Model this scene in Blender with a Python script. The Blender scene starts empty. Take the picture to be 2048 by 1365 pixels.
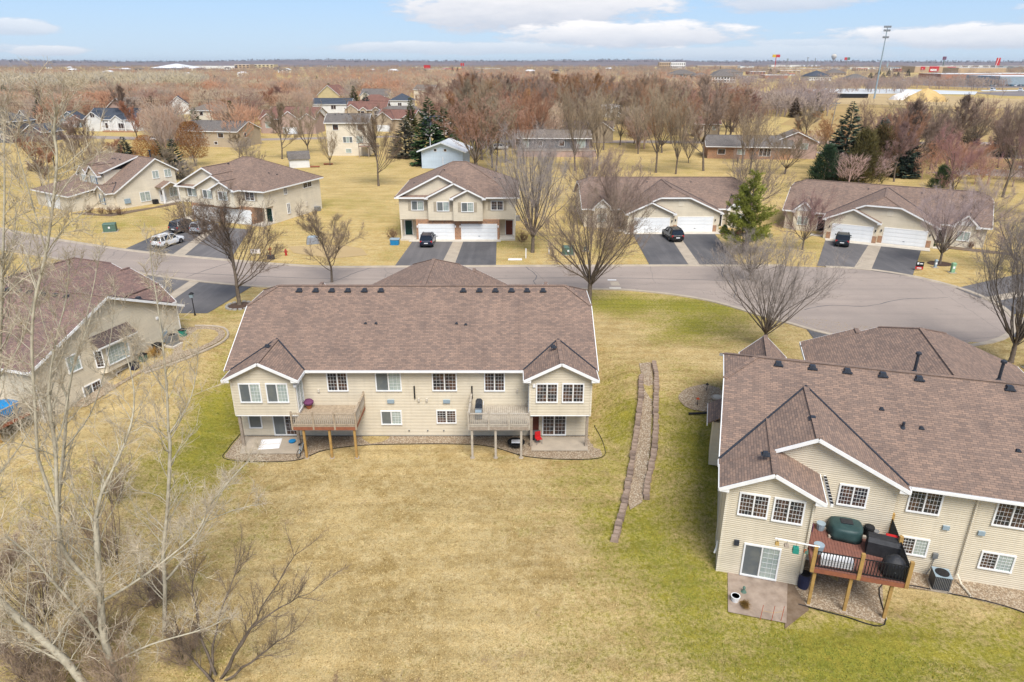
import bpy, math, random
from mathutils import Vector, Matrix, Euler, noise as mnoise
R = math.radians
C = bpy.context.scene.collection
sc = bpy.context.scene

# ---------------------------------------------------------------- camera
cam = bpy.data.cameras.new('camera'); camo = bpy.data.objects.new('camera', cam); C.objects.link(camo)
camo.location = (0, 0, 23.5); camo.rotation_euler = (R(90 - 22.2), 0, 0)
cam.sensor_width = 36; cam.lens = 24; cam.clip_start = .5; cam.clip_end = 30000
sc.camera = camo
# ---------------------------------------------------------------- exposure
sc.view_settings.view_transform = 'Standard'; sc.view_settings.look = 'None'
sc.view_settings.gamma = 1; sc.view_settings.exposure = 0.93
# ---------------------------------------------------------------- world
W = bpy.data.worlds.new('World'); sc.world = W; W.use_nodes = True
nt = W.node_tree; nt.nodes.clear()
def nd(t, typ, **kw):
    n = t.nodes.new(typ)
    for k, v in kw.items():
        if k == 'inp':
            for i, x in v.items(): n.inputs[i].default_value = x
        else: setattr(n, k, v)
    return n
def lk(t, a, b): t.links.new(a, b)
def mth(t, op, a, b=None, clamp=False):
    n = t.nodes.new('ShaderNodeMath'); n.operation = op; n.use_clamp = clamp
    for i, x in enumerate((a, b)):
        if x is None: continue
        if isinstance(x, (int, float)): n.inputs[i].default_value = x
        else: t.links.new(x, n.inputs[i])
    return n.outputs[0]
SUN_EL, SUN_AZ = 54, 164          # azimuth clockwise from +Y
sky = nd(nt, 'ShaderNodeTexSky', sky_type='NISHITA', sun_disc=False, sun_elevation=R(SUN_EL), sun_rotation=R(SUN_AZ),
         air_density=1.0, dust_density=.25, ozone_density=2.2, altitude=300)
tc = nd(nt, 'ShaderNodeTexCoord')
sep = nd(nt, 'ShaderNodeSeparateXYZ'); lk(nt, tc.outputs['Generated'], sep.inputs[0])
az = mth(nt, 'ARCTAN2', sep.outputs[0], sep.outputs[1]); el = mth(nt, 'ARCSINE', sep.outputs[2])
cmb = nd(nt, 'ShaderNodeCombineXYZ'); lk(nt, az, cmb.inputs[0]); lk(nt, mth(nt, 'MULTIPLY', el, 4.0), cmb.inputs[1])
ns1 = nd(nt, 'ShaderNodeTexNoise', inp={'Scale': 16, 'Detail': 8, 'Roughness': .62}); lk(nt, cmb.outputs[0], ns1.inputs['Vector'])
ns2 = nd(nt, 'ShaderNodeTexNoise', inp={'Scale': 45, 'Detail': 5, 'Roughness': .6}); lk(nt, cmb.outputs[0], ns2.inputs['Vector'])
fluff = mth(nt, 'ADD', mth(nt, 'MULTIPLY', mth(nt, 'SUBTRACT', ns1.outputs[0], .5), 2.9), mth(nt, 'MULTIPLY', mth(nt, 'SUBTRACT', ns2.outputs[0], .5), .9))
CL = [(.024, .070, .150, .028, 1), (.150, .034, .135, .0135, .95), (-.065, .018, .150, .0065, .6), (.350, .076, .078, .016, .8), (-.690, .051, .050, .0125, .95),
      (-.580, .036, .030, .0075, .65), (-.635, .023, .026, .006, .8), (-.560, .0125, .034, .0045, .7), (-.66, .015, .075, .005, .55), (.33, .011, .14, .008, .45),
      (.600, .028, .170, .0115, .9), (.690, .046, .085, .015, .85), (.42, .0215, .10, .005, .5), (.18, .100, .18, .020, .8), (-.35, .13, .22, .03, .7), (.75, .14, .2, .03, .7)]
mask = None; shade = None
for (a, e, sa, se, op) in CL:
    dx = mth(nt, 'DIVIDE', mth(nt, 'SUBTRACT', az, a), sa * 1.15); dy = mth(nt, 'DIVIDE', mth(nt, 'SUBTRACT', el, e), se * 1.2)
    r2 = mth(nt, 'ADD', mth(nt, 'MULTIPLY', dx, dx), mth(nt, 'MULTIPLY', dy, dy))
    m_ = mth(nt, 'ADD', mth(nt, 'SUBTRACT', 1.4, r2), fluff)
    m_ = mth(nt, 'MULTIPLY', mth(nt, 'MULTIPLY', m_, 1.5, True), op)
    s_ = mth(nt, 'MULTIPLY', m_, mth(nt, 'ADD', mth(nt, 'MULTIPLY', dy, .55), .45, True))
    mask = m_ if mask is None else mth(nt, 'MAXIMUM', mask, m_)
    shade = s_ if shade is None else mth(nt, 'MAXIMUM', shade, s_)
# broken clouds over the rest of the sky
ns3 = nd(nt, 'ShaderNodeTexNoise', inp={'Scale': 3.2, 'Detail': 9, 'Roughness': .6}); lk(nt, tc.outputs['Generated'], ns3.inputs['Vector'])
hi = mth(nt, 'MULTIPLY', mth(nt, 'MULTIPLY', mth(nt, 'SUBTRACT', ns3.outputs[0], .44), 5, True), mth(nt, 'MULTIPLY', mth(nt, 'SUBTRACT', el, .10), 8, True))
hi = mth(nt, 'MULTIPLY', hi, .85)
mask = mth(nt, 'MAXIMUM', mask, hi); shade = mth(nt, 'MAXIMUM', shade, mth(nt, 'MULTIPLY', hi, ns1.outputs[0]))
shade = mth(nt, 'MULTIPLY', mth(nt, 'ADD', shade, mth(nt, 'MULTIPLY', mth(nt, 'SUBTRACT', ns1.outputs[0], .5), .7)), 1.25, True)
ccol = nd(nt, 'ShaderNodeMixRGB'); ccol.inputs[1].default_value = (4.6, 4.95, 5.7, 1); ccol.inputs[2].default_value = (7.3, 7.2, 7.3, 1); lk(nt, shade, ccol.inputs[0])
skm = nd(nt, 'ShaderNodeMixRGB', blend_type='MULTIPLY', inp={0: 1.0, 2: (.97, 1.0, 1.04, 1)}); lk(nt, sky.outputs[0], skm.inputs[1])
# hazy pale blue of the lower sky
hz = nd(nt, 'ShaderNodeMixRGB'); lk(nt, mth(nt, 'SUBTRACT', .9, mth(nt, 'MULTIPLY', mth(nt, 'MAXIMUM', el, 0), 1.5), True), hz.inputs[0]); lk(nt, skm.outputs[0], hz.inputs[1])
hcol = nd(nt, 'ShaderNodeMixRGB'); lk(nt, mth(nt, 'MULTIPLY', mth(nt, 'MAXIMUM', el, 0), 11, True), hcol.inputs[0]); hcol.inputs[1].default_value = (3.95, 5.1, 6.4, 1); hcol.inputs[2].default_value = (2.9, 4.5, 6.95, 1); lk(nt, hcol.outputs[0], hz.inputs[2])
mx = nd(nt, 'ShaderNodeMixRGB'); lk(nt, mask, mx.inputs[0]); lk(nt, hz.outputs[0], mx.inputs[1]); lk(nt, ccol.outputs[0], mx.inputs[2])
bg = nd(nt, 'ShaderNodeBackground', inp={'Strength': .075}); lk(nt, mx.outputs[0], bg.inputs[0])
wo = nd(nt, 'ShaderNodeOutputWorld'); lk(nt, bg.outputs[0], wo.inputs[0])
# ---------------------------------------------------------------- sun
sl = bpy.data.lights.new('sun', 'SUN'); sl.energy = 2.7; sl.angle = R(32); sl.color = (1, .955, .89)
so = bpy.data.objects.new('sun', sl); C.objects.link(so)
sdir = Vector((math.sin(R(SUN_AZ)) * math.cos(R(SUN_EL)), math.cos(R(SUN_AZ)) * math.cos(R(SUN_EL)), math.sin(R(SUN_EL))))
so.rotation_euler = sdir.to_track_quat('Z', 'Y').to_euler(); so.location = (0, 0, 200)

# ---------------------------------------------------------------- materials
MT = {}
def newmat(name):
    m = bpy.data.materials.new(name); m.use_nodes = True; MT[name] = m
    t = m.node_tree; b = t.nodes['Principled BSDF']; b.inputs['Specular IOR Level'].default_value = .25
    return m, t, b
def mixc(t, fac, a, b, mode='MIX'):
    n = t.nodes.new('ShaderNodeMixRGB'); n.blend_type = mode
    for i, x in ((0, fac), (1, a), (2, b)):
        if isinstance(x, (int, float)): n.inputs[i].default_value = x
        elif isinstance(x, tuple): n.inputs[i].default_value = x + (1,) * (4 - len(x))
        else: t.links.new(x, n.inputs[i])
    return n.outputs[0]
def coord(t, kind='Object'):
    if kind == 'World': return t.nodes.new('ShaderNodeNewGeometry').outputs['Position']
    return t.nodes.new('ShaderNodeTexCoord').outputs[kind]
def noi(t, vec, scale, detail=4, rough=.55, out=0):
    n = t.nodes.new('ShaderNodeTexNoise'); n.inputs['Scale'].default_value = scale; n.inputs['Detail'].default_value = detail; n.inputs['Roughness'].default_value = rough
    t.links.new(vec, n.inputs['Vector']); return n.outputs[out]
def ramp(t, fac, lo, hi):
    n = t.nodes.new('ShaderNodeMapRange'); n.inputs[1].default_value = lo; n.inputs[2].default_value = hi; t.links.new(fac, n.inputs[0]); return n.outputs[0]
def bump(t, b, h, strength, dist=.02):
    n = t.nodes.new('ShaderNodeBump'); n.inputs['Strength'].default_value = strength; n.inputs['Distance'].default_value = dist
    t.links.new(h, n.inputs['Height']); t.links.new(n.outputs[0], b.inputs['Normal'])
def M(name, c1, c2=None, scale=3, rough=.8, bmp=0, metal=0, spec=.25, kind='Object', detail=5, lo=.35, hi=.65):
    m, t, b = newmat(name); b.inputs['Roughness'].default_value = rough; b.inputs['Metallic'].default_value = metal; b.inputs['Specular IOR Level'].default_value = spec
    if c2 is None: c2 = tuple(x * .8 for x in c1)
    v = coord(t, kind); f = noi(t, v, scale, detail, .62)
    lk(t, mixc(t, ramp(t, f, lo, hi), c1, c2), b.inputs['Base Color'])
    if bmp: bump(t, b, noi(t, v, scale * 6, 4), bmp)
    return m
def objcol(name, mul2=(.7, .7, .7), scale=2, rough=.85, rnd=.35, spec=.2, metal=0):
    m, t, b = newmat(name); b.inputs['Roughness'].default_value = rough; b.inputs['Specular IOR Level'].default_value = spec; b.inputs['Metallic'].default_value = metal
    oi = t.nodes.new('ShaderNodeObjectInfo')
    f = ramp(t, noi(t, coord(t, 'Object'), scale, 4), .35, .65)
    c = mixc(t, 1, oi.outputs['Color'], mixc(t, f, (1, 1, 1), mul2), 'MULTIPLY')
    if rnd:
        r = mth(t, 'ADD', mth(t, 'MULTIPLY', oi.outputs['Random'], rnd), 1 - rnd / 2)
        h = t.nodes.new('ShaderNodeHueSaturation'); lk(t, c, h.inputs['Color']); lk(t, r, h.inputs['Value']); c = h.outputs[0]
    lk(t, c, b.inputs['Base Color']); return m
def shingle(name, a, b_, mort):
    m, t, b = newmat(name); b.inputs['Roughness'].default_value = .9
    uv = coord(t, 'UV')
    n = t.nodes.new('ShaderNodeTexBrick'); lk(t, uv, n.inputs['Vector'])
    for k, v in {'Color1': a, 'Color2': b_, 'Mortar': mort}.items(): n.inputs[k].default_value = v + (1,)
    for k, v in {'Scale': 1, 'Mortar Size': .012, 'Mortar Smooth': .3, 'Brick Width': .34, 'Row Height': .15, 'Bias': 0}.items(): n.inputs[k].default_value = v
    n.offset = .37; n.squash = 1
    c = mixc(t, ramp(t, noi(t, uv, .45, 5), .35, .7), n.outputs[0], mixc(t, 1, n.outputs[0], (.84, .85, .87), 'MULTIPLY'))
    c = mixc(t, ramp(t, noi(t, uv, 9, 3), .3, .7), c, mixc(t, 1, c, (1.22, 1.18, 1.14), 'MULTIPLY'))
    st = t.nodes.new('ShaderNodeMapping'); st.inputs['Scale'].default_value = (1.6, .12, 1); lk(t, uv, st.inputs[0])
    c = mixc(t, mth(t, 'MULTIPLY', ramp(t, noi(t, st.outputs[0], 1, 4), .5, .72), .35), c, mixc(t, 1, c, (.72, .70, .70), 'MULTIPLY'))
    lk(t, c, b.inputs['Base Color'])
    sx = t.nodes.new('ShaderNodeSeparateXYZ'); lk(t, uv, sx.inputs[0])
    fr = mth(t, 'FRACT', mth(t, 'DIVIDE', sx.outputs[1], .15))
    bump(t, b, mth(t, 'SUBTRACT', mth(t, 'MULTIPLY', n.outputs[1], -.5), fr), .5, .02)
    return m
def siding(name, col, row=.125, dirt=.86):
    m, t, b = newmat(name); b.inputs['Roughness'].default_value = .55
    uv = coord(t, 'UV'); sx = t.nodes.new('ShaderNodeSeparateXYZ'); lk(t, uv, sx.inputs[0])
    f = ramp(t, noi(t, uv, .5, 5), .35, .7)
    st = t.nodes.new('ShaderNodeMapping'); st.inputs['Scale'].default_value = (3, .18, 1); lk(t, uv, st.inputs[0])
    bd = t.nodes.new('ShaderNodeTexBrick'); bd.offset = .43; bd.inputs['Scale'].default_value = 1; bd.inputs['Brick Width'].default_value = 3.66; bd.inputs['Row Height'].default_value = row; bd.inputs['Mortar Size'].default_value = 0; bd.inputs['Color1'].default_value = (1, 1, 1, 1); bd.inputs['Color2'].default_value = (.93, .93, .92, 1); lk(t, uv, bd.inputs['Vector'])
    c = mixc(t, f, col, tuple(x * dirt for x in col)); c = mixc(t, 1, c, bd.outputs[0], 'MULTIPLY')
    c = mixc(t, mth(t, 'MULTIPLY', ramp(t, noi(t, st.outputs[0], 1, 4), .52, .75), .4), c, tuple(x * .72 for x in col))
    lk(t, c, b.inputs['Base Color'])
    fr = mth(t, 'FRACT', mth(t, 'DIVIDE', sx.outputs[1], row))      # dutch-lap profile: ledge, flat face, cove
    h = mth(t, 'MULTIPLY', mth(t, 'MULTIPLY', fr, 5, True), mth(t, 'MULTIPLY', mth(t, 'SUBTRACT', 1, fr), 3.2, True))
    bump(t, b, h, 1, .017); return m
def brick(name, a, b_, mort, w=.4, h=.2):
    m, t, b = newmat(name); uv = coord(t, 'UV')
    n = t.nodes.new('ShaderNodeTexBrick'); lk(t, uv, n.inputs['Vector'])
    for k, v in {'Color1': a, 'Color2': b_, 'Mortar': mort}.items(): n.inputs[k].default_value = v + (1,)
    for k, v in {'Scale': 1, 'Mortar Size': .012, 'Brick Width': w, 'Row Height': h}.items(): n.inputs[k].default_value = v
    c = mixc(t, ramp(t, noi(t, uv, 3, 3), .35, .65), n.outputs[0], (a[0] * 1.3, a[1] * 1.15, a[2]))
    lk(t, c, b.inputs['Base Color']); bump(t, b, n.outputs[1], -.5, .02); b.inputs['Roughness'].default_value = .9
shingle('shingle', (.275, .188, .142), (.172, .126, .104), (.11, .083, .07))
shingle('shingle_dark', (.135, .095, .08), (.085, .066, .062), (.055, .045, .043))
shingle('shingle_brown', (.245, .155, .128), (.155, .105, .095), (.10, .07, .064))
shingle('shingle_grey', (.19, .17, .155), (.12, .11, .10), (.08, .072, .07))
shingle('shingle_tan', (.22, .185, .15), (.15, .125, .105), (.09, .08, .07))
shingle('shingle_blue', (.075, .09, .115), (.05, .06, .08), (.035, .04, .05))
shingle('shingle_red', (.24, .12, .09), (.16, .085, .07), (.1, .06, .05))
siding('siding', (.70, .62, .48)); siding('siding_cream', (.74, .665, .53)); siding('siding_white', (.74, .74, .72)); siding('siding_grey', (.15, .155, .165))
siding('siding_blue', (.52, .63, .74), .3, .95); siding('siding_tan', (.47, .38, .27)); siding('siding_pink', (.46, .33, .28)); siding('siding_yellow', (.60, .50, .28)); siding('siding_slate', (.30, .37, .42))
brick('brick', (.33, .20, .125), (.20, .12, .085), (.36, .32, .27)); brick('brick_far', (.33, .17, .115), (.27, .14, .10), (.3, .2, .16), 1.2, .5)
M('trim', (.80, .80, .79), (.72, .72, .71), 2, .5); M('garage_white', (.78, .79, .79), (.70, .72, .73), 1.2, .45)
M('metal_white', (.78, .82, .86), (.70, .75, .80), .6, .35, metal=.1)
M('dark_metal', (.022, .026, .036), (.04, .045, .055), 6, .45); M('black', (.012, .012, .013), (.02, .02, .022), 6, .6); M('grey_metal', (.30, .31, .32), (.22, .23, .24), 4, .45, metal=.5)
M('concrete', (.44, .37, .285), (.35, .295, .23), .8, .9, .3); M('concrete_pale', (.60, .55, .46), (.50, .45, .38), .9, .9, .25)
M('stone_block', (.34, .255, .195), (.24, .175, .135), 4, .95, .8); M('stone_block_dark', (.25, .185, .145), (.17, .125, .10), 4, .95, .8); M('patio_brown', (.36, .285, .225), (.25, .19, .145), 1.6, .95, .4); M('foundation', (.33, .31, .28), (.25, .235, .21), 1.5, .9)
M('wood_grey', (.36, .30, .24), (.25, .20, .155), 5, .85, .3); M('wood_deck', (.44, .35, .25), (.30, .235, .165), 5, .85, .3); M('wood_yellow', (.44, .27, .085), (.33, .20, .07), 4, .8); M('wood_red', (.30, .11, .055), (.23, .085, .05), 4, .8, .2); M('wood_pale', (.47, .42, .34), (.36, .31, .25), 4, .85)
M('red_deck', (.24, .105, .075), (.185, .085, .065), 5, .75, .25); M('mulch', (.055, .035, .025), (.10, .06, .04), 9, .95, .8); M('soil', (.14, .095, .06), (.2, .145, .1), 3, .95, .5)
M('shutter_blue', (.10, .17, .26), None, 3, .6); M('shutter_tan', (.42, .36, .27), None, 3, .6); M('door_green', (.012, .05, .042), None, 3, .45); M('door_red', (.13, .035, .02), None, 3, .5); M('door_white', (.74, .74, .73), None, 3, .5)
M('green_box', (.10, .17, .13), (.075, .13, .10), 4, .55); M('green_pale', (.24, .42, .25), None, 4, .55); M('cover_black', (.02, .021, .024), (.035, .036, .04), 3, .5, .5); M('cover_green', (.022, .050, .050), (.035, .07, .068), 2.5, .45, .5)
M('red', (.48, .018, .02), (.4, .015, .02), 3, .5); M('orange_red', (.50, .075, .02), None, 3, .5); M('blue', (.02, .22, .48), None, 3, .5); M('grey_blue', (.30, .38, .43), None, 3, .5); M('white', (.78, .78, .78), (.72, .72, .72), 3, .6); M('teal', (.03, .26, .20), None, 3, .6); M('yellow', (.60, .40, .02), None, 3, .6); M('straw', (.50, .34, .12), (.38, .24, .08), 8, .9)
M('terracotta', (.35, .12, .05), None, 3, .8); M('purple', (.16, .05, .12), None, 5, .8); M('navy', (.02, .025, .06), None, 4, .6)
M('sand', (.56, .40, .18), (.47, .32, .13), .15, .95, .4); M('tarp', (.75, .70, .66), (.6, .55, .5), .4, .7); M('ice', (.66, .67, .65), (.55, .56, .55), .02, .4); M('field', (.40, .27, .11), (.31, .22, .085), .03, .95, kind='World'); M('field_pale', (.46, .34, .18), (.38, .27, .13), .03, .95, kind='World')
M('parking', (.22, .19, .18), (.17, .15, .145), .05, .9, kind='World'); M('roof_white', (.70, .71, .73), (.60, .61, .63), .1, .6); M('tan_wall', (.45, .33, .21), (.40, .29, .18), .1, .8)
M('bark', (.185, .145, .11), (.11, .088, .068), 6, .95, .8); M('bark_birch', (.50, .455, .345), (.36, .325, .245), 2.5, .85, .4, lo=.42, hi=.62)
M('dry_leaf', (.24, .095, .025), (.33, .16, .045), 3, .9); M('brush', (.15, .10, .07), (.24, .165, .11), 3, .95)
objcol('twig', rnd=.35); objcol('needle', (.6, .66, .62), 1.5, rnd=.3); objcol('car_paint', (.97, .97, .97), 2, .22, 0, .6); objcol('plain', (.85, .85, .85), 2, .7, .1)
M('tyre', (.012, .012, .012), None, 6, .85); M('rim', (.45, .46, .48), None, 5, .3, metal=.8); M('car_glass', (.012, .014, .018), None, 3, .06, spec=.6); M('tail_light', (.5, .01, .012), None, 5, .25, spec=.5); M('head_light', (.7, .72, .75), None, 5, .15, spec=.6)
# window panes: dark glass, glass over drawn blinds, glass behind an insect screen
def pane(name, a, b_, rough, stripe=0):
    m, t, b = newmat(name); b.inputs['Roughness'].default_value = rough; b.inputs['Specular IOR Level'].default_value = .5
    oi = t.nodes.new('ShaderNodeObjectInfo'); v = coord(t, 'Object')
    va = t.nodes.new('ShaderNodeVectorMath'); va.operation = 'ADD'; lk(t, v, va.inputs[0])
    cx = t.nodes.new('ShaderNodeCombineXYZ'); lk(t, mth(t, 'MULTIPLY', oi.outputs['Random'], 50), cx.inputs[0]); lk(t, cx.outputs[0], va.inputs[1])
    f = ramp(t, noi(t, va.outputs[0], 1.6, 3), .42, .62)
    c = mixc(t, f, a, b_)
    if stripe:
        sx = t.nodes.new('ShaderNodeSeparateXYZ'); lk(t, v, sx.inputs[0])
        c = mixc(t, mth(t, 'MULTIPLY', mth(t, 'FRACT', mth(t, 'MULTIPLY', sx.outputs[0], 9)), .35), c, tuple(x * .5 for x in a))
    lk(t, c, b.inputs['Base Color'])
pane('glass_dark', (.022, .026, .032), (.10, .055, .038), .05); pane('glass_blind', (.40, .45, .40), (.30, .36, .34), .12, 1); pane('glass_screen', (.11, .125, .13), (.15, .16, .15), .35)  # dark panes: reddish reflections painted in as random brown blotches
# asphalt
def asphalt(name, a, b_, crack=True):
    m, t, b = newmat(name); b.inputs['Roughness'].default_value = .92; v = coord(t, 'World')
    c = mixc(t, ramp(t, noi(t, v, .12, 6, .6), .35, .65), a, b_)
    c = mixc(t, ramp(t, noi(t, v, 14, 3, .7), .3, .75), c, mixc(t, 1, c, (.82, .82, .82), 'MULTIPLY'))
    ms = t.nodes.new('ShaderNodeMapping'); ms.inputs['Scale'].default_value = (.05, .9, 1) if crack else (1.2, .08, 1); lk(t, v, ms.inputs[0])
    c = mixc(t, mth(t, 'MULTIPLY', ramp(t, noi(t, ms.outputs[0], 1, 4), .45, .7), .55), c, mixc(t, 1, c, (.80, .80, .81) if crack else (1.5, 1.48, 1.45), 'MULTIPLY'))
    c = mixc(t, mth(t, 'MULTIPLY', ramp(t, noi(t, v, .9, 5, .6), .62, .72), .5), c, mixc(t, 1, c, (.62, .62, .63), 'MULTIPLY'))
    if crack:
        vo = t.nodes.new('ShaderNodeTexVoronoi'); vo.feature = 'DISTANCE_TO_EDGE'; vo.inputs['Scale'].default_value = .07
        dv = t.nodes.new('ShaderNodeVectorMath'); dv.operation = 'ADD'; lk(t, v, dv.inputs[0]); lk(t, noi(t, v, .5, 5, .6, 1), dv.inputs[1]); lk(t, dv.outputs[0], vo.inputs['Vector'])
        c = mixc(t, mth(t, 'MULTIPLY', mth(t, 'LESS_THAN', vo.outputs[0], .0028), .30), c, (.08, .08, .082))
    lk(t, c, b.inputs['Base Color']); bump(t, b, noi(t, v, 40, 3), .3, .01)
asphalt('road', (.375, .308, .260), (.310, .258, .222)); asphalt('driveway', (.088, .086, .090), (.135, .128, .128), False); asphalt('driveway_old', (.165, .152, .148), (.125, .118, .117), False)
def gravel(name, a, b_, c_, sc_=16):
    m, t, b = newmat(name); b.inputs['Roughness'].default_value = .95; v = coord(t, 'World')
    vo = t.nodes.new('ShaderNodeTexVoronoi'); vo.inputs['Scale'].default_value = sc_; lk(t, v, vo.inputs['Vector'])
    sx = t.nodes.new('ShaderNodeSeparateXYZ'); lk(t, vo.outputs['Color'], sx.inputs[0])
    c = mixc(t, sx.outputs[0], a, b_); c = mixc(t, mth(t, 'GREATER_THAN', sx.outputs[1], .75), c, c_)
    lk(t, c, b.inputs['Base Color']); bump(t, b, vo.outputs[0], -1, .04)
gravel('gravel', (.33, .245, .16), (.19, .14, .092), (.42, .35, .26))
def grass_mat():
    m, t, b = newmat('grass'); b.inputs['Roughness'].default_value = .95; b.inputs['Specular IOR Level'].default_value = .1; v = coord(t, 'World')
    at = t.nodes.new('ShaderNodeAttribute'); at.attribute_name = 'green'
    n1 = noi(t, v, .22, 6, .62); n2 = noi(t, v, 1.3, 5, .65); n3 = noi(t, v, 4.5, 5, .72); n4 = noi(t, v, 15, 4, .75)
    tan = mixc(t, ramp(t, n1, .36, .64), (.49, .375, .18), (.335, .24, .098))
    tan = mixc(t, ramp(t, n2, .42, .68), tan, (.53, .42, .225))
    grn = mixc(t, ramp(t, n2, .35, .65), (.195, .205, .030), (.29, .255, .045))
    g = mth(t, 'ADD', at.outputs['Fac'], mth(t, 'MULTIPLY', mth(t, 'SUBTRACT', mth(t, 'ADD', mth(t, 'MULTIPLY', n2, .6), mth(t, 'MULTIPLY', n1, .4)), .5), 3.6))
    g = mth(t, 'ADD', g, mth(t, 'MULTIPLY', mth(t, 'SUBTRACT', n3, .5), 2.6), True)
    gd = t.nodes.new('ShaderNodeAttribute'); gd.attribute_name = 'gold'
    tan = mixc(t, mth(t, 'MULTIPLY', gd.outputs['Fac'], .55), tan, mixc(t, ramp(t, n2, .38, .66), (.52, .365, .135), (.57, .45, .22)))
    c = mixc(t, g, tan, grn)
    mp = t.nodes.new('ShaderNodeMapping'); mp.inputs['Rotation'].default_value = (0, 0, .35); mp.inputs['Scale'].default_value = (.12, 1.3, 1); lk(t, v, mp.inputs[0])
    ms = noi(t, mp.outputs[0], .9, 4, .6)
    c = mixc(t, mth(t, 'MULTIPLY', ramp(t, ms, .48, .66), .5), c, mixc(t, 1, c, (1.25, 1.22, 1.2), 'MULTIPLY')); c = mixc(t, mth(t, 'MULTIPLY', ramp(t, ms, .50, .34), .5), c, mixc(t, 1, c, (.72, .70, .66), 'MULTIPLY'))
    c = mixc(t, ramp(t, n3, .50, .74), c, mixc(t, 1, c, (.60, .55, .50), 'MULTIPLY'))
    c = mixc(t, ramp(t, n4, .32, .68), mixc(t, 1, c, (.60, .59, .56), 'MULTIPLY'), mixc(t, 1, c, (1.32, 1.3, 1.26), 'MULTIPLY'))
    bare = ramp(t, noi(t, v, .55, 6, .7), .63, .72)
    c = mixc(t, mth(t, 'MULTIPLY', bare, .65), c, (.27, .19, .115))
    lk(t, c, b.inputs['Base Color']); bump(t, b, mth(t, 'ADD', n4, n3), .9, .06)
grass_mat()
M('hill_wood', (.16, .135, .14), (.10, .10, .115), .01, .95, kind='World'); M('hill', (.20, .155, .15), (.13, .115, .125), .006, .95, kind='World', detail=8)  # bluish tinge of distance haze mixed into the hill and crest colours

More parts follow.
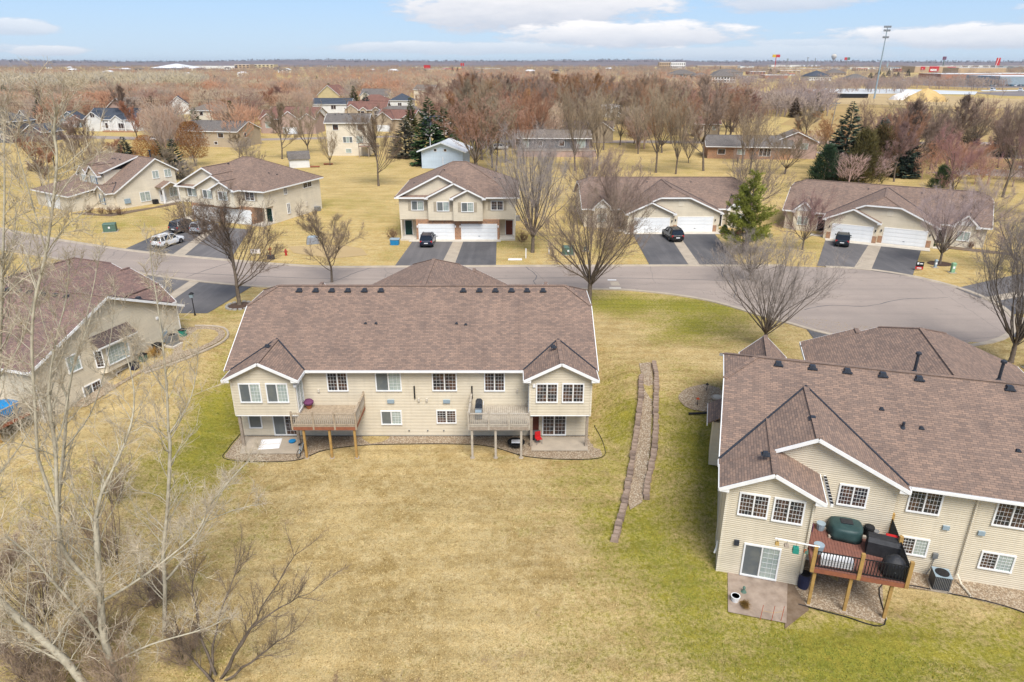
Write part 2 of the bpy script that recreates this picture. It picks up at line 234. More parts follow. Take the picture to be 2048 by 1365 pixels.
# ---------------------------------------------------------------- mesh helpers
class MB:
    def __init__(s): s.v = []; s.f = []; s.m = []; s.cur = 0
    def mat(s, i): s.cur = i; return s
    def face(s, pts):
        n = len(s.v); s.v += [tuple(p) for p in pts]; s.f.append(tuple(range(n, n + len(pts)))); s.m.append(s.cur); return s
    def add(s, vs, fs):
        n = len(s.v); s.v += [tuple(p) for p in vs]
        for f in fs: s.f.append(tuple(i + n for i in f)); s.m.append(s.cur)
        return s
    def box(s, x0, x1, y0, y1, z0, z1):
        return s.add([(x0, y0, z0), (x1, y0, z0), (x1, y1, z0), (x0, y1, z0), (x0, y0, z1), (x1, y0, z1), (x1, y1, z1), (x0, y1, z1)],
                     [(3, 2, 1, 0), (4, 5, 6, 7), (0, 1, 5, 4), (1, 2, 6, 5), (2, 3, 7, 6), (3, 0, 4, 7)])
    def taper(s, x0, x1, y0, y1, z0, z1, k, ky=None):
        ky = k if ky is None else ky
        return s.add([(x0, y0, z0), (x1, y0, z0), (x1, y1, z0), (x0, y1, z0), (x0 + k, y0 + ky, z1), (x1 - k, y0 + ky, z1), (x1 - k, y1 - ky, z1), (x0 + k, y1 - ky, z1)],
                     [(3, 2, 1, 0), (4, 5, 6, 7), (0, 1, 5, 4), (1, 2, 6, 5), (2, 3, 7, 6), (3, 0, 4, 7)])
    def slab(s, pts, th):                                   # polygon with a thickness straight down
        n = len(pts); pts = [Vector(p) for p in pts]; nv = Vector((0, 0, 0))
        for i in range(n):
            a, b = pts[i], pts[(i + 1) % n]; nv += Vector(((a.y - b.y) * (a.z + b.z), (a.z - b.z) * (a.x + b.x), (a.x - b.x) * (a.y + b.y)))
        if nv.z < 0: pts.reverse()
        lo = [p - Vector((0, 0, th)) for p in pts]
        return s.add(pts + lo, [tuple(range(n)), tuple(range(2 * n - 1, n - 1, -1))] + [(i, n + i, n + (i + 1) % n, (i + 1) % n) for i in range(n)])
    def extrude(s, prof, axis, a, b):                        # profile of (p,q) swept along an axis
        def P(p, q, t): return (t, p, q) if axis == 'x' else ((p, t, q) if axis == 'y' else (p, q, t))
        n = len(prof); vs = [P(p, q, a) for p, q in prof] + [P(p, q, b) for p, q in prof]
        ar = sum(prof[i][0] * prof[(i + 1) % n][1] - prof[(i + 1) % n][0] * prof[i][1] for i in range(n))
        fl = (ar > 0) ^ (axis == 'y') ^ (b < a)
        fs = [tuple(range(n - 1, -1, -1)), tuple(range(n, 2 * n))] + [(i, (i + 1) % n, n + (i + 1) % n, n + i) for i in range(n)]
        if not fl: fs = [tuple(reversed(f)) for f in fs]
        return s.add(vs, fs)
    def beam(s, p, q, w, h, drop=0):                        # rectangular bar, w sideways, h vertical
        p, q = Vector(p), Vector(q); d = (q - p); 
        if d.length < 1e-6: return s
        d.normalize(); sd = d.cross(Vector((0, 0, 1)))
        if sd.length < 1e-3: sd = Vector((1, 0, 0))
        sd.normalize(); up = sd.cross(d); sd *= w / 2; up *= h / 2; o = Vector((0, 0, drop))
        vs = [e + o + a * sd + b * up for e in (p, q) for a, b in ((-1, -1), (1, -1), (1, 1), (-1, 1))]
        return s.add(vs, [(3, 2, 1, 0), (4, 5, 6, 7), (0, 1, 5, 4), (1, 2, 6, 5), (2, 3, 7, 6), (3, 0, 4, 7)])
    def tube(s, pts, rad, n=6, cap=False):
        if isinstance(rad, (int, float)): rad = [rad] * len(pts)
        base = len(s.v); pts = [Vector(p) for p in pts]; L = len(pts)
        ref = None
        for i, p in enumerate(pts):
            d = (pts[min(i + 1, L - 1)] - pts[max(i - 1, 0)])
            if d.length < 1e-9: d = Vector((0, 0, 1))
            d.normalize()
            if ref is None: ref = Vector((1, 0, 0)) if abs(d.x) < .8 else Vector((0, 1, 0))
            a = d.cross(ref)
            if a.length < 1e-4: a = d.orthogonal()
            a.normalize(); b = d.cross(a); ref = b.cross(d)
            for k in range(n):
                t = 2 * math.pi * k / n; s.v.append(tuple(p + (a * math.cos(t) + b * math.sin(t)) * rad[i]))
        for i in range(L - 1):
            for k in range(n):
                j = (k + 1) % n; s.f.append((base + i * n + k, base + i * n + j, base + (i + 1) * n + j, base + (i + 1) * n + k)); s.m.append(s.cur)
        if cap:
            s.f.append(tuple(base + k for k in range(n - 1, -1, -1))); s.m.append(s.cur)
            s.f.append(tuple(base + (L - 1) * n + k for k in range(n))); s.m.append(s.cur)
        return s
    def lathe(s, c, prof, n=12):                            # prof: (radius, z)
        base = len(s.v)
        for r, z in prof:
            for k in range(n): t = 2 * math.pi * k / n; s.v.append((c[0] + r * math.cos(t), c[1] + r * math.sin(t), c[2] + z))
        for i in range(len(prof) - 1):
            for k in range(n):
                j = (k + 1) % n; s.f.append((base + i * n + k, base + i * n + j, base + (i + 1) * n + j, base + (i + 1) * n + k)); s.m.append(s.cur)
        s.f.append(tuple(base + k for k in range(n - 1, -1, -1))); s.m.append(s.cur)
        e = base + (len(prof) - 1) * n; s.f.append(tuple(e + k for k in range(n))); s.m.append(s.cur); return s
    def mesh(s, name, mats, smooth=False, uv=True):
        me = bpy.data.meshes.new(name); me.from_pydata(s.v, [], s.f)
        for m in ([mats] if isinstance(mats, str) else mats): me.materials.append(MT[m])
        if any(s.m): me.polygons.foreach_set('material_index', s.m)
        if smooth: me.polygons.foreach_set('use_smooth', [True] * len(me.polygons))
        if uv and len(me.polygons) < 6000:
            ul = me.uv_layers.new(name='UVMap').data
            for p in me.polygons:
                n = p.normal
                if abs(n.z) > .995: t, b = Vector((1, 0, 0)), Vector((0, 1, 0))
                else:
                    t = Vector((-n.y, n.x, 0)).normalized(); b = n.cross(t)
                for li in p.loop_indices:
                    co = me.vertices[me.loops[li].vertex_index].co; ul[li].uv = (co.dot(t), co.dot(b))
        me.update(); return me
    def build(s, name, mats, parent=None, smooth=False, loc=None, rz=0, uv=True):
        return put(name, s.mesh(name, mats, smooth, uv), parent, loc, rz)
def put(name, me, parent=None, loc=None, rz=0):
    o = bpy.data.objects.new(name, me); C.objects.link(o)
    if parent: o.parent = parent
    if loc is not None: o.location = loc
    o.rotation_euler = (0, 0, rz); return o
def tag(o, label=None, cat=None, group=None, kind=None):
    for k, v in (('label', label), ('category', cat), ('group', group), ('kind', kind)):
        if v: o[k] = v
    return o
def thing(name, label, cat, loc=(0, 0, 0), rz=0, group=None):
    o = put(name, None, None, loc, rz); o.empty_display_size = .5; return tag(o, label, cat, group)
def struct(name, mb, mats): return tag(mb.build(name, mats), kind='structure')
CACHE = {}
def cached(key, fn):
    if key not in CACHE: CACHE[key] = fn()
    return CACHE[key]
def sm(t): t = max(0, min(1, t)); return t * t * (3 - 2 * t)
# ---------------------------------------------------------------- ground
def gz(x, y):
    wl = sm((-21 - x) / 8); wr = sm((x - 4) / 7)
    y0 = 46 * (1 - wr) + 32 * wr; y1 = 66 * (1 - wr) + 50 * wr
    z = -2.5 * (1 - sm((y - y0) / (y1 - y0)))
    if wl:
        if y < 44: zl = -2.7 + 1.3 * sm((y - 26) / 18)
        elif y < 58: zl = -1.4 + 1.6 * sm((y - 44) / 14)
        else: zl = .2 * (1 - sm((y - 60) / 7))
        z = z * (1 - wl) + zl * wl
    z -= .5 * sm((36 - y) / 14) * (1 - wr)
    if y < 64 : z += .05 * mnoise.noise((x * .25, y * .25, 0)) * min(1, (64 - y) / 8)
    return z
def axis(dense0, dense1, step, lo, hi, g=1.22):
    a = [dense0 + i * step for i in range(int((dense1 - dense0) / step) + 1)]
    s_ = step; x = a[-1]
    while x < hi: s_ *= g; x += s_; a.append(x)
    s_ = step; x = a[0]; b = []
    while x > lo: s_ *= g; x -= s_; b.append(x)
    return b[::-1] + a
xs = axis(-60, 60, .8, -9000, 9000); ys = axis(14, 70, .8, -3000, 12000)
GREEN = [(13.0, 39, 3.8, 9, 1.25), (4.5, 27, 4, 4, .35), (9.5, 30, 3, 5, .6), (16, 25, 6, 3.5, .6), (20, 22, 7, 4, .5), (11, 24, 4, 4, .4), (-23.5, 51, 2.8, 9, .9), (-24, 38, 5, 4, .35), (8, 47, 2.0, 8, .85), (7, 33, 2.4, 4, .75), (14, 68, 10, 3.4, 1.1), (14, 57, 4, 5, .5), (19, 62, 4, 4, .5), (-22, 44, 2.5, 4, .8), (26, 24.5, 6, 2.5, .6), (5, 38, 1.8, 8, .5), (-14, 33, 3, 2, .4), (2, 25, 3, 2, .35), (17, 61, 5, 3, .25),
         (-1, 30, 12, 6, -.3), (-8, 38, 12, 4, -.2), (15, 55, 6, 3, -.35), (-58, 106, 6, 4, .45), (-30, 120, 12, 6, .25), (-24, 92, 8, 3, -.5), (-17, 104, 4, 6, .3)]
def green(x, y):
    g = -.12 + (.12 if y > 62 else 0)
    g += .42 * mnoise.noise((x * .07, y * .07, 1)) + .30 * mnoise.noise((x * .28, y * .22, 5))
    for a, b, sx, sy, k in GREEN: g += k * math.exp(-((x - a) / sx) ** 2 - ((y - b) / sy) ** 2)
    return g
gm = MB()
nx = len(xs)
gm.v = [(x, y, gz(x, y)) for y in ys for x in xs]
gm.f = [(j * nx + i, j * nx + i + 1, (j + 1) * nx + i + 1, (j + 1) * nx + i) for j in range(len(ys) - 1) for i in range(nx - 1)]; gm.m = [0] * len(gm.f)
me = gm.mesh('ground', 'grass', True, False)
at = me.attributes.new('green', 'FLOAT', 'POINT'); at.data.foreach_set('value', [green(x, y) for x, y, z in gm.v])
at = me.attributes.new('gold', 'FLOAT', 'POINT'); at.data.foreach_set('value', [sm((y - 58 - 6 * mnoise.noise((x * .05, y * .05, 4))) / 16) for x, y, z in gm.v])
tag(put('ground', me), kind='structure')

def smooth_line(pts, n=6):                                   # Catmull-Rom
    out = []; P = [Vector((a, b)) for a, b in pts]
    for i in range(len(P) - 1):
        p0, p1, p2, p3 = P[max(i - 1, 0)], P[i], P[i + 1], P[min(i + 2, len(P) - 1)]
        for k in range(n):
            t = k / n; out.append(.5 * ((2 * p1) + (p2 - p0) * t + (2 * p0 - 5 * p1 + 4 * p2 - p3) * t * t + (3 * p1 - p0 - 3 * p2 + p3) * t ** 3))
    out.append(P[-1]); return [(p.x, p.y) for p in out]
def sheet(pts, z, follow=None): return [(x, y, (follow(x, y) if follow else 0) + z) for x, y in pts]
from mathutils.geometry import tessellate_polygon
def flat(name, pts, mat, z, parent=None, kind='structure', th=.0, follow=False):
    mb = MB(); P = [Vector((x, y, (gz(x, y) if follow else 0) + z)) for x, y in pts]
    mb.add(P, [tuple(t) for t in tessellate_polygon([P])])
    o = mb.build(name, mat, parent)
    if kind: tag(o, kind=kind)
    return o
ring = [(38 + 12.7 * math.cos(R(a)), 69 + 12.7 * math.sin(R(a))) for a in range(214, 450, 8)]
near = smooth_line([(-150, 139), (-112, 115), (-80, 96), (-60, 86.5), (-44.4, 79.2), (-36, 76.0), (-27.4, 73.9), (-14, 73.2), (8, 73.2), (15, 72.2), (21, 69.2), (25, 64.6)]) + ring
far = smooth_line([(34, 82.2), (20, 82.2), (0, 82), (-15, 81.7), (-25, 81.9), (-40.4, 85.9), (-54.9, 91), (-76, 101.5), (-108, 120.5), (-146, 145)])
flat('road', near + far, 'road', .02)
def kerb(name, line, parent=None, w=.5, h=.1, side=1, mat='concrete'):
    mb = MB(); n = len(line); rows = []
    for i in range(n):
        a, b = Vector(line[max(i - 1, 0)]), Vector(line[min(i + 1, n - 1)]); d = (b - a).normalized(); nn = Vector((-d.y, d.x)) * side; p = Vector(line[i])
        rows.append([(p.x - nn.x * .12, p.y - nn.y * .12, .024), (p.x, p.y, .034), (p.x + nn.x * .05, p.y + nn.y * .05, h), (p.x + nn.x * w, p.y + nn.y * w, h + .01), (p.x + nn.x * (w + .02), p.y + nn.y * (w + .02), -.1)])
    vs = [q for r in rows for q in r]; fs = [(i * 5 + k, i * 5 + k + 1, (i + 1) * 5 + k + 1, (i + 1) * 5 + k) for i in range(n - 1) for k in range(4)]
    mb.add(vs, fs); return tag(mb.build(name, mat), kind='structure')
kerb('kerb', near, side=-1); kerb('kerb', far, side=-1)
# driveways (two asphalt lanes with a concrete strip between)
def quad(name, pts, mat, z): return flat(name, pts, mat, z)
DZ = .045
quad('driveway', [(17.9, 101), (23.3, 101), (22.2, 82.5), (17.2, 82.5)], 'driveway', DZ); quad('driveway', [(24.5, 101), (30.1, 101), (28.4, 82.5), (23.4, 82.5)], 'driveway', DZ)
quad('concrete_strip', [(23.2, 101), (24.6, 101), (23.5, 82.5), (22.1, 82.5)], 'concrete', DZ + .006)
quad('garage_apron', [(16.6, 101.5), (30.8, 101.5), (30.8, 99.2), (16.6, 99.2)], 'concrete_pale', DZ + .012)
quad('driveway', [(-14.0, 97), (-8.0, 97), (-8.6, 82.3), (-14.6, 82.3)], 'driveway_old', DZ); quad('driveway', [(-7.1, 97), (-2.2, 97), (-2.0, 82.4), (-7.4, 82.4)], 'driveway', DZ)
quad('concrete_strip', [(-8.25, 97), (-6.85, 97), (-7.2, 82.3), (-8.9, 82.3)], 'concrete', DZ + .006)
quad('garage_apron', [(-14.6, 97.4), (-1.6, 97.4), (-1.6, 94.6), (-14.6, 94.6)], 'concrete_pale', DZ + .012)
quad('driveway', [(45.3, 96.8), (50.6, 94.0), (42.2, 81.0), (38.0, 82.3)], 'driveway_old', DZ); quad('driveway', [(51.5, 93.5), (55.9, 91.0), (47.4, 77.7), (43.5, 80.3)], 'driveway', DZ)
quad('concrete_strip', [(50.4, 94.2), (51.7, 93.4), (43.7, 80.2), (42.0, 81.1)], 'concrete', DZ + .006)
quad('garage_apron', [(45.3, 97.4), (57.0, 91.0), (56.0, 89.2), (44.6, 95.3)], 'concrete_pale', DZ + .012)
quad('driveway', [(-52.0, 106.5), (-46.2, 104.6), (-44.6, 87.8), (-52.6, 90.6)], 'driveway', DZ); quad('driveway', [(-45.4, 104.2), (-39.8, 102.2), (-36.2, 85.2), (-43.2, 87.3)], 'driveway_old', DZ)
quad('concrete_strip', [(-46.3, 104.6), (-45.2, 104.2), (-43.0, 87.2), (-44.8, 87.9)], 'concrete', DZ + .006)
quad('driveway', [(-43.4, 66.0), (-37.4, 64.6), (-37.3, 76.1), (-43.4, 78.6)], 'driveway_old', DZ); quad('driveway', [(-36.4, 64.4), (-31.0, 63.2), (-29.4, 73.9), (-36.2, 75.7)], 'driveway', DZ)
quad('concrete_strip', [(-37.5, 64.7), (-36.3, 64.3), (-36.1, 75.6), (-37.4, 76.2)], 'concrete', DZ + .006)
quad('driveway', [(-13.2, 62), (-7.9, 62), (-7.9, 73.1), (-13.2, 73.1)], 'driveway', DZ); quad('driveway', [(-6.7, 62), (-1.2, 62), (-1.2, 73.1), (-6.7, 73.1)], 'driveway', DZ)
quad('driveway', [(28.0, 60.5), (32.4, 57.4), (31.0, 50), (26.6, 50)], 'driveway', DZ); quad('driveway', [(33.6, 57.0), (38.6, 56.2), (38, 47), (33, 48)], 'driveway', DZ)
quad('driveway', [(49.8, 73.2), (50.3, 69.6), (75, 80.0), (75, 86.0)], 'driveway_old', DZ); quad('driveway', [(50.7, 68.5), (50.4, 64.6), (75, 70.6), (75, 78.4)], 'driveway', DZ)
quad('concrete_strip', [(50.4, 69.7), (50.7, 68.4), (75, 78.4), (75, 80.1)], 'concrete', DZ + .006); quad('driveway', [(49.0, 61.9), (45.9, 58.5), (70, 55.5), (70, 62.0)], 'driveway', DZ); quad('concrete_strip', [(49.9, 63.6), (48.9, 61.8), (75, 63.0), (75, 66.6)], 'concrete', DZ + .006)
# far streets of the neighbourhood
quad('street', [(-2, 224), (250, 214), (250, 221), (-2, 232)], 'road', .03); quad('street', [(-20, 236), (-2, 224), (-2, 232), (-14, 262), (-24, 262)], 'road', .034)
quad('street', [(-260, 262), (-95, 226), (-30, 243), (-22, 250), (-95, 234), (-260, 272)], 'road', .03); quad('street', [(95, 160), (138, 143), (150, 155), (112, 166)], 'road', .03); quad('street', [(84, 190), (190, 178), (200, 186), (86, 200)], 'road', .032)
# patios, gravel beds (rear yards)
flat('patio', [(-20.0, 44.6), (-19.5, 42.2), (-15.2, 42.2), (-15.2, 44.6)], 'concrete', .05, follow=False).location.z = -2.48
flat('patio', [(1.4, 44.6), (1.4, 42.6), (5.5, 42.6), (5.6, 44.6)], 'concrete', .05).location.z = -2.48
flat('gravel_bed', smooth_line([(-20.4, 45.2), (-20.5, 43), (-20.0, 41.6), (-15.5, 41.4), (-13.5, 42.9), (-10, 43.6), (-4, 43.7), (-1.5, 43.3), (1.0, 42.0), (4, 41.6), (6.3, 41.9), (6.6, 43.5), (6.2, 46)], 5) + [(6, 44.9), (-20, 44.9)], 'gravel', .015).location.z = -2.5
ed = MB(); el_ = smooth_line([(-20.5, 45.2), (-20.6, 43), (-20.1, 41.5), (-15.5, 41.3), (-13.5, 42.8), (-10, 43.5), (-4, 43.6), (-1.5, 43.2), (1.0, 41.9), (4, 41.5), (6.4, 41.8), (6.7, 43.5), (6.3, 46)], 6)
ed.tube([(x, y, gz(x, y) + .03) for x, y in el_], .028, 5)
tag(ed.build('lawn_edging', 'black'), 'long black plastic edging around the gravel behind the middle house', 'edging')
def H2p(u, v): a = R(-15.9); return (24.47 + u * math.cos(a) - v * math.sin(a), 29.33 + u * math.sin(a) + v * math.cos(a))
flat('patio', [H2p(*q) for q in ((-12.3, -2.8), (-9.2, -2.8), (-9.5, -5.9), (-12.3, -5.9))], 'patio_brown', .055).location.z = -2.5
flat('gravel_bed', [H2p(*q) for q in ((-8.8, -2.7), (-8.9, -4.3), (-4.8, -4.6), (-4.3, -1.5), (-.8, -1.3), (2, -1.7), (4.5, -3.2), (4.8, .1), (-8, .1))], 'gravel', .03).location.z = -2.5
flat('soil_bed', [H2p(*q) for q in ((-9.0, -2.6), (-8.3, -4.6), (-9.6, -6.3), (-9.3, -3))], 'soil', .045).location.z = -2.5
ed = MB(); ln = smooth_line([H2p(*q) for q in ((-8.8, -4.35), (-6.7, -4.6), (-4.8, -4.65), (-4.3, -1.55), (-.8, -1.35), (2, -1.75), (4.6, -3.3), (5, -6))], 6)
ed.tube([(x, y, -2.44) for x, y in ln], .03, 5); tag(ed.build('lawn_edging', 'black'), 'black plastic edging around the gravel under the red deck', 'edging')
flat('gravel_bed', smooth_line([(15.2, 48.6), (13.6, 47.9), (12.7, 46.6), (13.2, 45.2), (15, 44.7)], 5) + [(16.5, 46), (16.2, 48)], 'gravel', .05, follow=True)
flat('gravel_bed', smooth_line([(-30.6, 60.5), (-27.5, 60.2), (-26.6, 57.8), (-28.3, 54), (-31, 51.5), (-33, 47)], 5) + [(-34.3, 47), (-31, 58)], 'gravel', .06, follow=True)
kl = smooth_line([(-30.2, 60.8), (-27.3, 60.4), (-26.3, 57.8), (-28.1, 53.8), (-30.6, 51.6)], 5); ed = MB(); ed.tube([(x, y, gz(x, y) + .06) for x, y in kl], .12, 6); tag(ed.build('stone_edging', 'concrete'), 'curved pale edging of the bed beside the left house', 'edging')
flat('mulch_bed', [(-63, 119.5), (-68.5, 113.2), (-72, 115.5), (-74, 114), (-66, 111.8), (-60, 122), (-61, 124)], 'soil', .04)
flat('mulch_bed', [(53.9 + 1.5 * math.cos(a * .4), 83.3 + 1.2 * math.sin(a * .4)) for a in range(16)], 'mulch', .05)
flat('mulch_bed', [(58, 91.5), (66, 87), (66.5, 88.6), (59, 93)], 'soil', .04); flat('mulch_bed', [(30.5, 100.5), (38, 100.5), (37, 97.8), (31, 98.6)], 'mulch', .04)
flat('storm_inlet', [(10.9, 73.3), (12.2, 73.3), (12.2, 72.7), (10.9, 72.7)], 'concrete_pale', .118); flat('road_patch', [(11.3, 75.8), (12.3, 75.8), (12.3, 74.2), (11.3, 74.2)], 'concrete', .03)
flat('manhole_plate', [(11.15, 76.5), (12.15, 76.5), (12.15, 76.2), (11.15, 76.2)], 'trim', .035)
flat('bare_ground', [(-24, 93), (-20.5, 91), (-19, 87.5), (-23, 85.8), (-29, 88.5), (-31, 92)], 'field_pale', .03)
# tree ring with stones and mulch by the road
def tree_ring(x, y, r, label):
    t = thing('tree_ring', label, 'planting bed', (x, y, gz(x, y)))
    m = MB(); m.lathe((0, 0, -.05), [(r, 0), (r * .9, .12), (r * .3, .2), (.05, .22)], 16); m.build('mulch', 'mulch', t)
    sm_ = cached(('ringstone',), lambda: MB().taper(-.14, .14, -.2, .2, -.05, .16, .03).mesh('stone', 'foundation'))
    for k in range(16): a = k * math.pi / 8; put('stone', sm_, t, ((r + .05) * math.cos(a), (r + .05) * math.sin(a), 0), a)
tree_ring(-28.35, 67.2, 1.25, 'stone-edged mulch ring around the tree left of the road')
# retaining walls of the swale between the two rear yards
def stone_wall(label, pts, step, levels):
    L = smooth_line(pts, 8); t = thing('retaining_wall', label, 'stone wall', (L[0][0], L[0][1], 0)); acc = 0; rnd = random.Random(len(pts))
    mes = [cached(('wb', k), lambda: MB().taper(-.22, .22, -.17, .17, 0, .3, .03 + .012 * k).mesh('stone', 'stone_block' if k else 'stone_block_dark')) for k in range(3)]
    for i in range(len(L) - 1):
        a, b = Vector(L[i]), Vector(L[i + 1]); d = b - a; n = d.length; ang = math.atan2(d.y, d.x); s_ = step - acc
        while s_ <= n:
            p = a + d * (s_ / n); z0 = gz(p.x, p.y)
            o = put('stone', rnd.choice(mes), t, (p.x - L[0][0] + rnd.uniform(-.03, .03), p.y - L[0][1] + rnd.uniform(-.03, .03), z0 + levels + rnd.uniform(-.06, .08)), ang + rnd.uniform(-.18, .18) + math.pi / 2); o.scale = (rnd.uniform(.9, 1.1), rnd.uniform(.92, 1.05), 1.25)
            s_ += step
        acc = n - (s_ - step)
stone_wall('right row of brown stone blocks along the gravel swale', [(11.95, 52.8), (11.55, 49.5), (10.75, 45.5), (10.0, 41.5), (8.9, 38.0), (8.6, 36.6)], .41, -.04)
stone_wall('left row of brown stone blocks along the gravel swale, reaching farthest down the lawn', [(10.45, 50.2), (9.9, 47.0), (9.0, 43.2), (8.0, 39.5), (7.25, 36.6), (6.5, 34.2), (5.95, 32.5)], .40, -.04)
flat('gravel_bed', [(10.7, 52.5), (11.7, 52.7), (11.3, 49.5), (10.5, 45.5), (9.7, 41.5), (8.6, 37.5), (8.3, 36.4), (7.4, 35.6), (7.4, 36.6), (8.2, 39.5), (9.2, 43.2), (10.1, 47.0), (10.5, 50.2)], 'gravel', .06, follow=True)

# sealed cracks in the road
for pts in (((-13.6, 73.3), (-11.2, 75.6), (-9.6, 78.2), (-8.2, 80.2), (-7.0, 81.8)), ((-22.8, 74.0), (-20.2, 76.6), (-19.0, 79.2), (-17.2, 81.7)), ((3.2, 73.3), (2.5, 75.5), (2.9, 78), (1.7, 81.9)), ((30, 66), (33, 67.4), (37, 67.2), (42, 69.4), (47, 69.9)), ((24, 70.2), (25.3, 74), (25, 78.2), (26.3, 82)), ((-38.5, 77.5), (-37.3, 80.6), (-35.4, 84.4)), ((-46, 80.3), (-20, 76.8), (10, 77.2), (26, 76.0))):
    L_ = smooth_line(pts, 6); mb = MB(); rk = random.Random(len(pts)); a_ = []; b_ = []
    for i, (x, y) in enumerate(L_):
        q = L_[min(i + 1, len(L_) - 1)]; p_ = L_[max(i - 1, 0)]; d = Vector((q[0] - p_[0], q[1] - p_[1])).normalized(); w_ = .035 + .03 * rk.random(); j = rk.uniform(-.07, .07); a_.append((x - d.y * (w_ + j), y + d.x * (w_ + j), .024)); b_.append((x + d.y * (w_ - j), y - d.x * (w_ - j), .024))
    mb.add(a_ + b_, [(i, i + 1, len(L_) + i + 1, len(L_) + i) for i in range(len(L_) - 1)]); tag(mb.build('crack_seal', 'driveway'), kind='structure')
# grass tufts over the near lawns
def tufts():
    rt = random.Random(17); mb = MB(); n = 0
    while n < 62000:
        y = 21 + 50 * rt.random() ** 1.35; x = rt.uniform(-.78, .80) * (y + 4); 
        if -20.9 < x < 6.9 and 41.0 < y < 63: continue
        if 6.0 < x < 12.3 and 32 < y < 53 and abs(x - (5.9 + (y - 32.5) * .29)) < 1.6: continue
        a = R(-15.9); u = (x - 24.47) * math.cos(a) + (y - 29.33) * math.sin(a); v = -(x - 24.47) * math.sin(a) + (y - 29.33) * math.cos(a)
        if u > -13.2 and -3.2 < v < 20: continue
        if u > -12.6 and -6.4 < v < 0 and u < 6: continue
        if y > 72.4 - .5 * max(0, x - 12) or (x < -26 and y > 40): continue
        z = gz(x, y); h = rt.uniform(.04, .10); r_ = rt.uniform(.02, .045); b = Vector((x, y, z - .01)); q = b + Vector((rt.gauss(0, .05), rt.gauss(0, .05), h)); k = len(mb.v)
        mb.v += [(x + r_, y, z - .01), (x - r_ * .5, y + r_ * .87, z - .01), (x - r_ * .5, y - r_ * .87, z - .01), tuple(q)]; mb.f += [(k, k + 1, k + 3), (k + 1, k + 2, k + 3), (k + 2, k, k + 3)]; mb.m += [0, 0, 0]; n += 1
    me = mb.mesh('grass_tufts', 'grass_tuft', False, False); at = me.attributes.new('green', 'FLOAT', 'POINT'); at.data.foreach_set('value', [green(x, y) for x, y, z in mb.v])
    tag(put('grass_tufts', me), 'short dry grass tufts scattered over the lawns', 'grass', kind='stuff')
m, t, b = newmat('grass_tuft'); b.inputs['Roughness'].default_value = .95; b.inputs['Specular IOR Level'].default_value = .1
v_ = coord(t, 'World'); at_ = t.nodes.new('ShaderNodeAttribute'); at_.attribute_name = 'green'; g_ = mth(t, 'ADD', at_.outputs['Fac'], mth(t, 'MULTIPLY', mth(t, 'SUBTRACT', noi(t, v_, 1.7, 4, .7), .5), 3.2), True)
lk(t, mixc(t, g_, mixc(t, ramp(t, noi(t, v_, 5, 3), .35, .65), (.56, .43, .21), (.30, .205, .085)), (.21, .22, .04)), b.inputs['Base Color'])
tufts()
# ---------------------------------------------------------------- house parts
FT = .07
def window(parent, loc, rz, w, h, style='dd', cols=3, rows=3, frame='trim', mull=True, shutters=None, grille=True):
    """a slider window whose outside faces local -Y; style gives each sash: d dark, b blinds, s screen, n dark without grille"""
    ns = len(style)
    def mf():
        m = MB(); e = .085
        m.box(-w / 2, w / 2, -FT, 0, h / 2 - e, h / 2); m.box(-w / 2, w / 2, -FT - .02, 0, -h / 2, -h / 2 + e)
        m.box(-w / 2, -w / 2 + e, -FT, 0, -h / 2 + e, h / 2 - e); m.box(w / 2 - e, w / 2, -FT, 0, -h / 2 + e, h / 2 - e)
        for k in range(1, ns): x = -w / 2 + w * k / ns; m.box(x - .035, x + .035, -FT + .003, 0, -h / 2 + e, h / 2 - e)
        return m.mesh('window', frame)
    o = put('window', cached(('wf', w, h, ns, frame), mf), parent, loc, rz)
    pw = w / ns - .12; ph = h - .17
    for k, s_ in enumerate(style):
        mt = {'d': 'glass_dark', 'n': 'glass_dark', 'b': 'glass_blind', 's': 'glass_screen'}[s_]
        cx = -w / 2 + w * (k + .5) / ns
        put('pane', cached(('wp', pw, ph, mt), lambda: MB().box(-pw / 2, pw / 2, -.025, -.012, -ph / 2, ph / 2).mesh('pane', mt)), o, (cx, 0, 0))
        if grille and s_ != 'n' and s_ != 's':
            def gr():
                g = MB(); b = .0065
                for i in range(1, cols): x = -pw / 2 + pw * i / cols; g.box(x - b, x + b, -.04, -.028, -ph / 2, ph / 2)
                for i in range(1, rows + 1 if rows > 3 else rows): 
                    z = -ph / 2 + ph * i / (rows + 1 if rows > 3 else rows); g.box(-pw / 2, pw / 2, -.043, -.031, z - b, z + b)
                return g.mesh('grille', 'trim')
            put('grille', cached(('wg', pw, ph, cols, rows), gr), o, (cx, 0, 0))
    if shutters:
        for sx in (-1, 1):
            sh = cached(('sh', h, shutters), lambda: MB().box(-.2, .2, -.045, 0, -h / 2, h / 2).mesh('shutter', shutters)); put('shutter', sh, o, (sx * (w / 2 + .24), 0, 0))
    return o
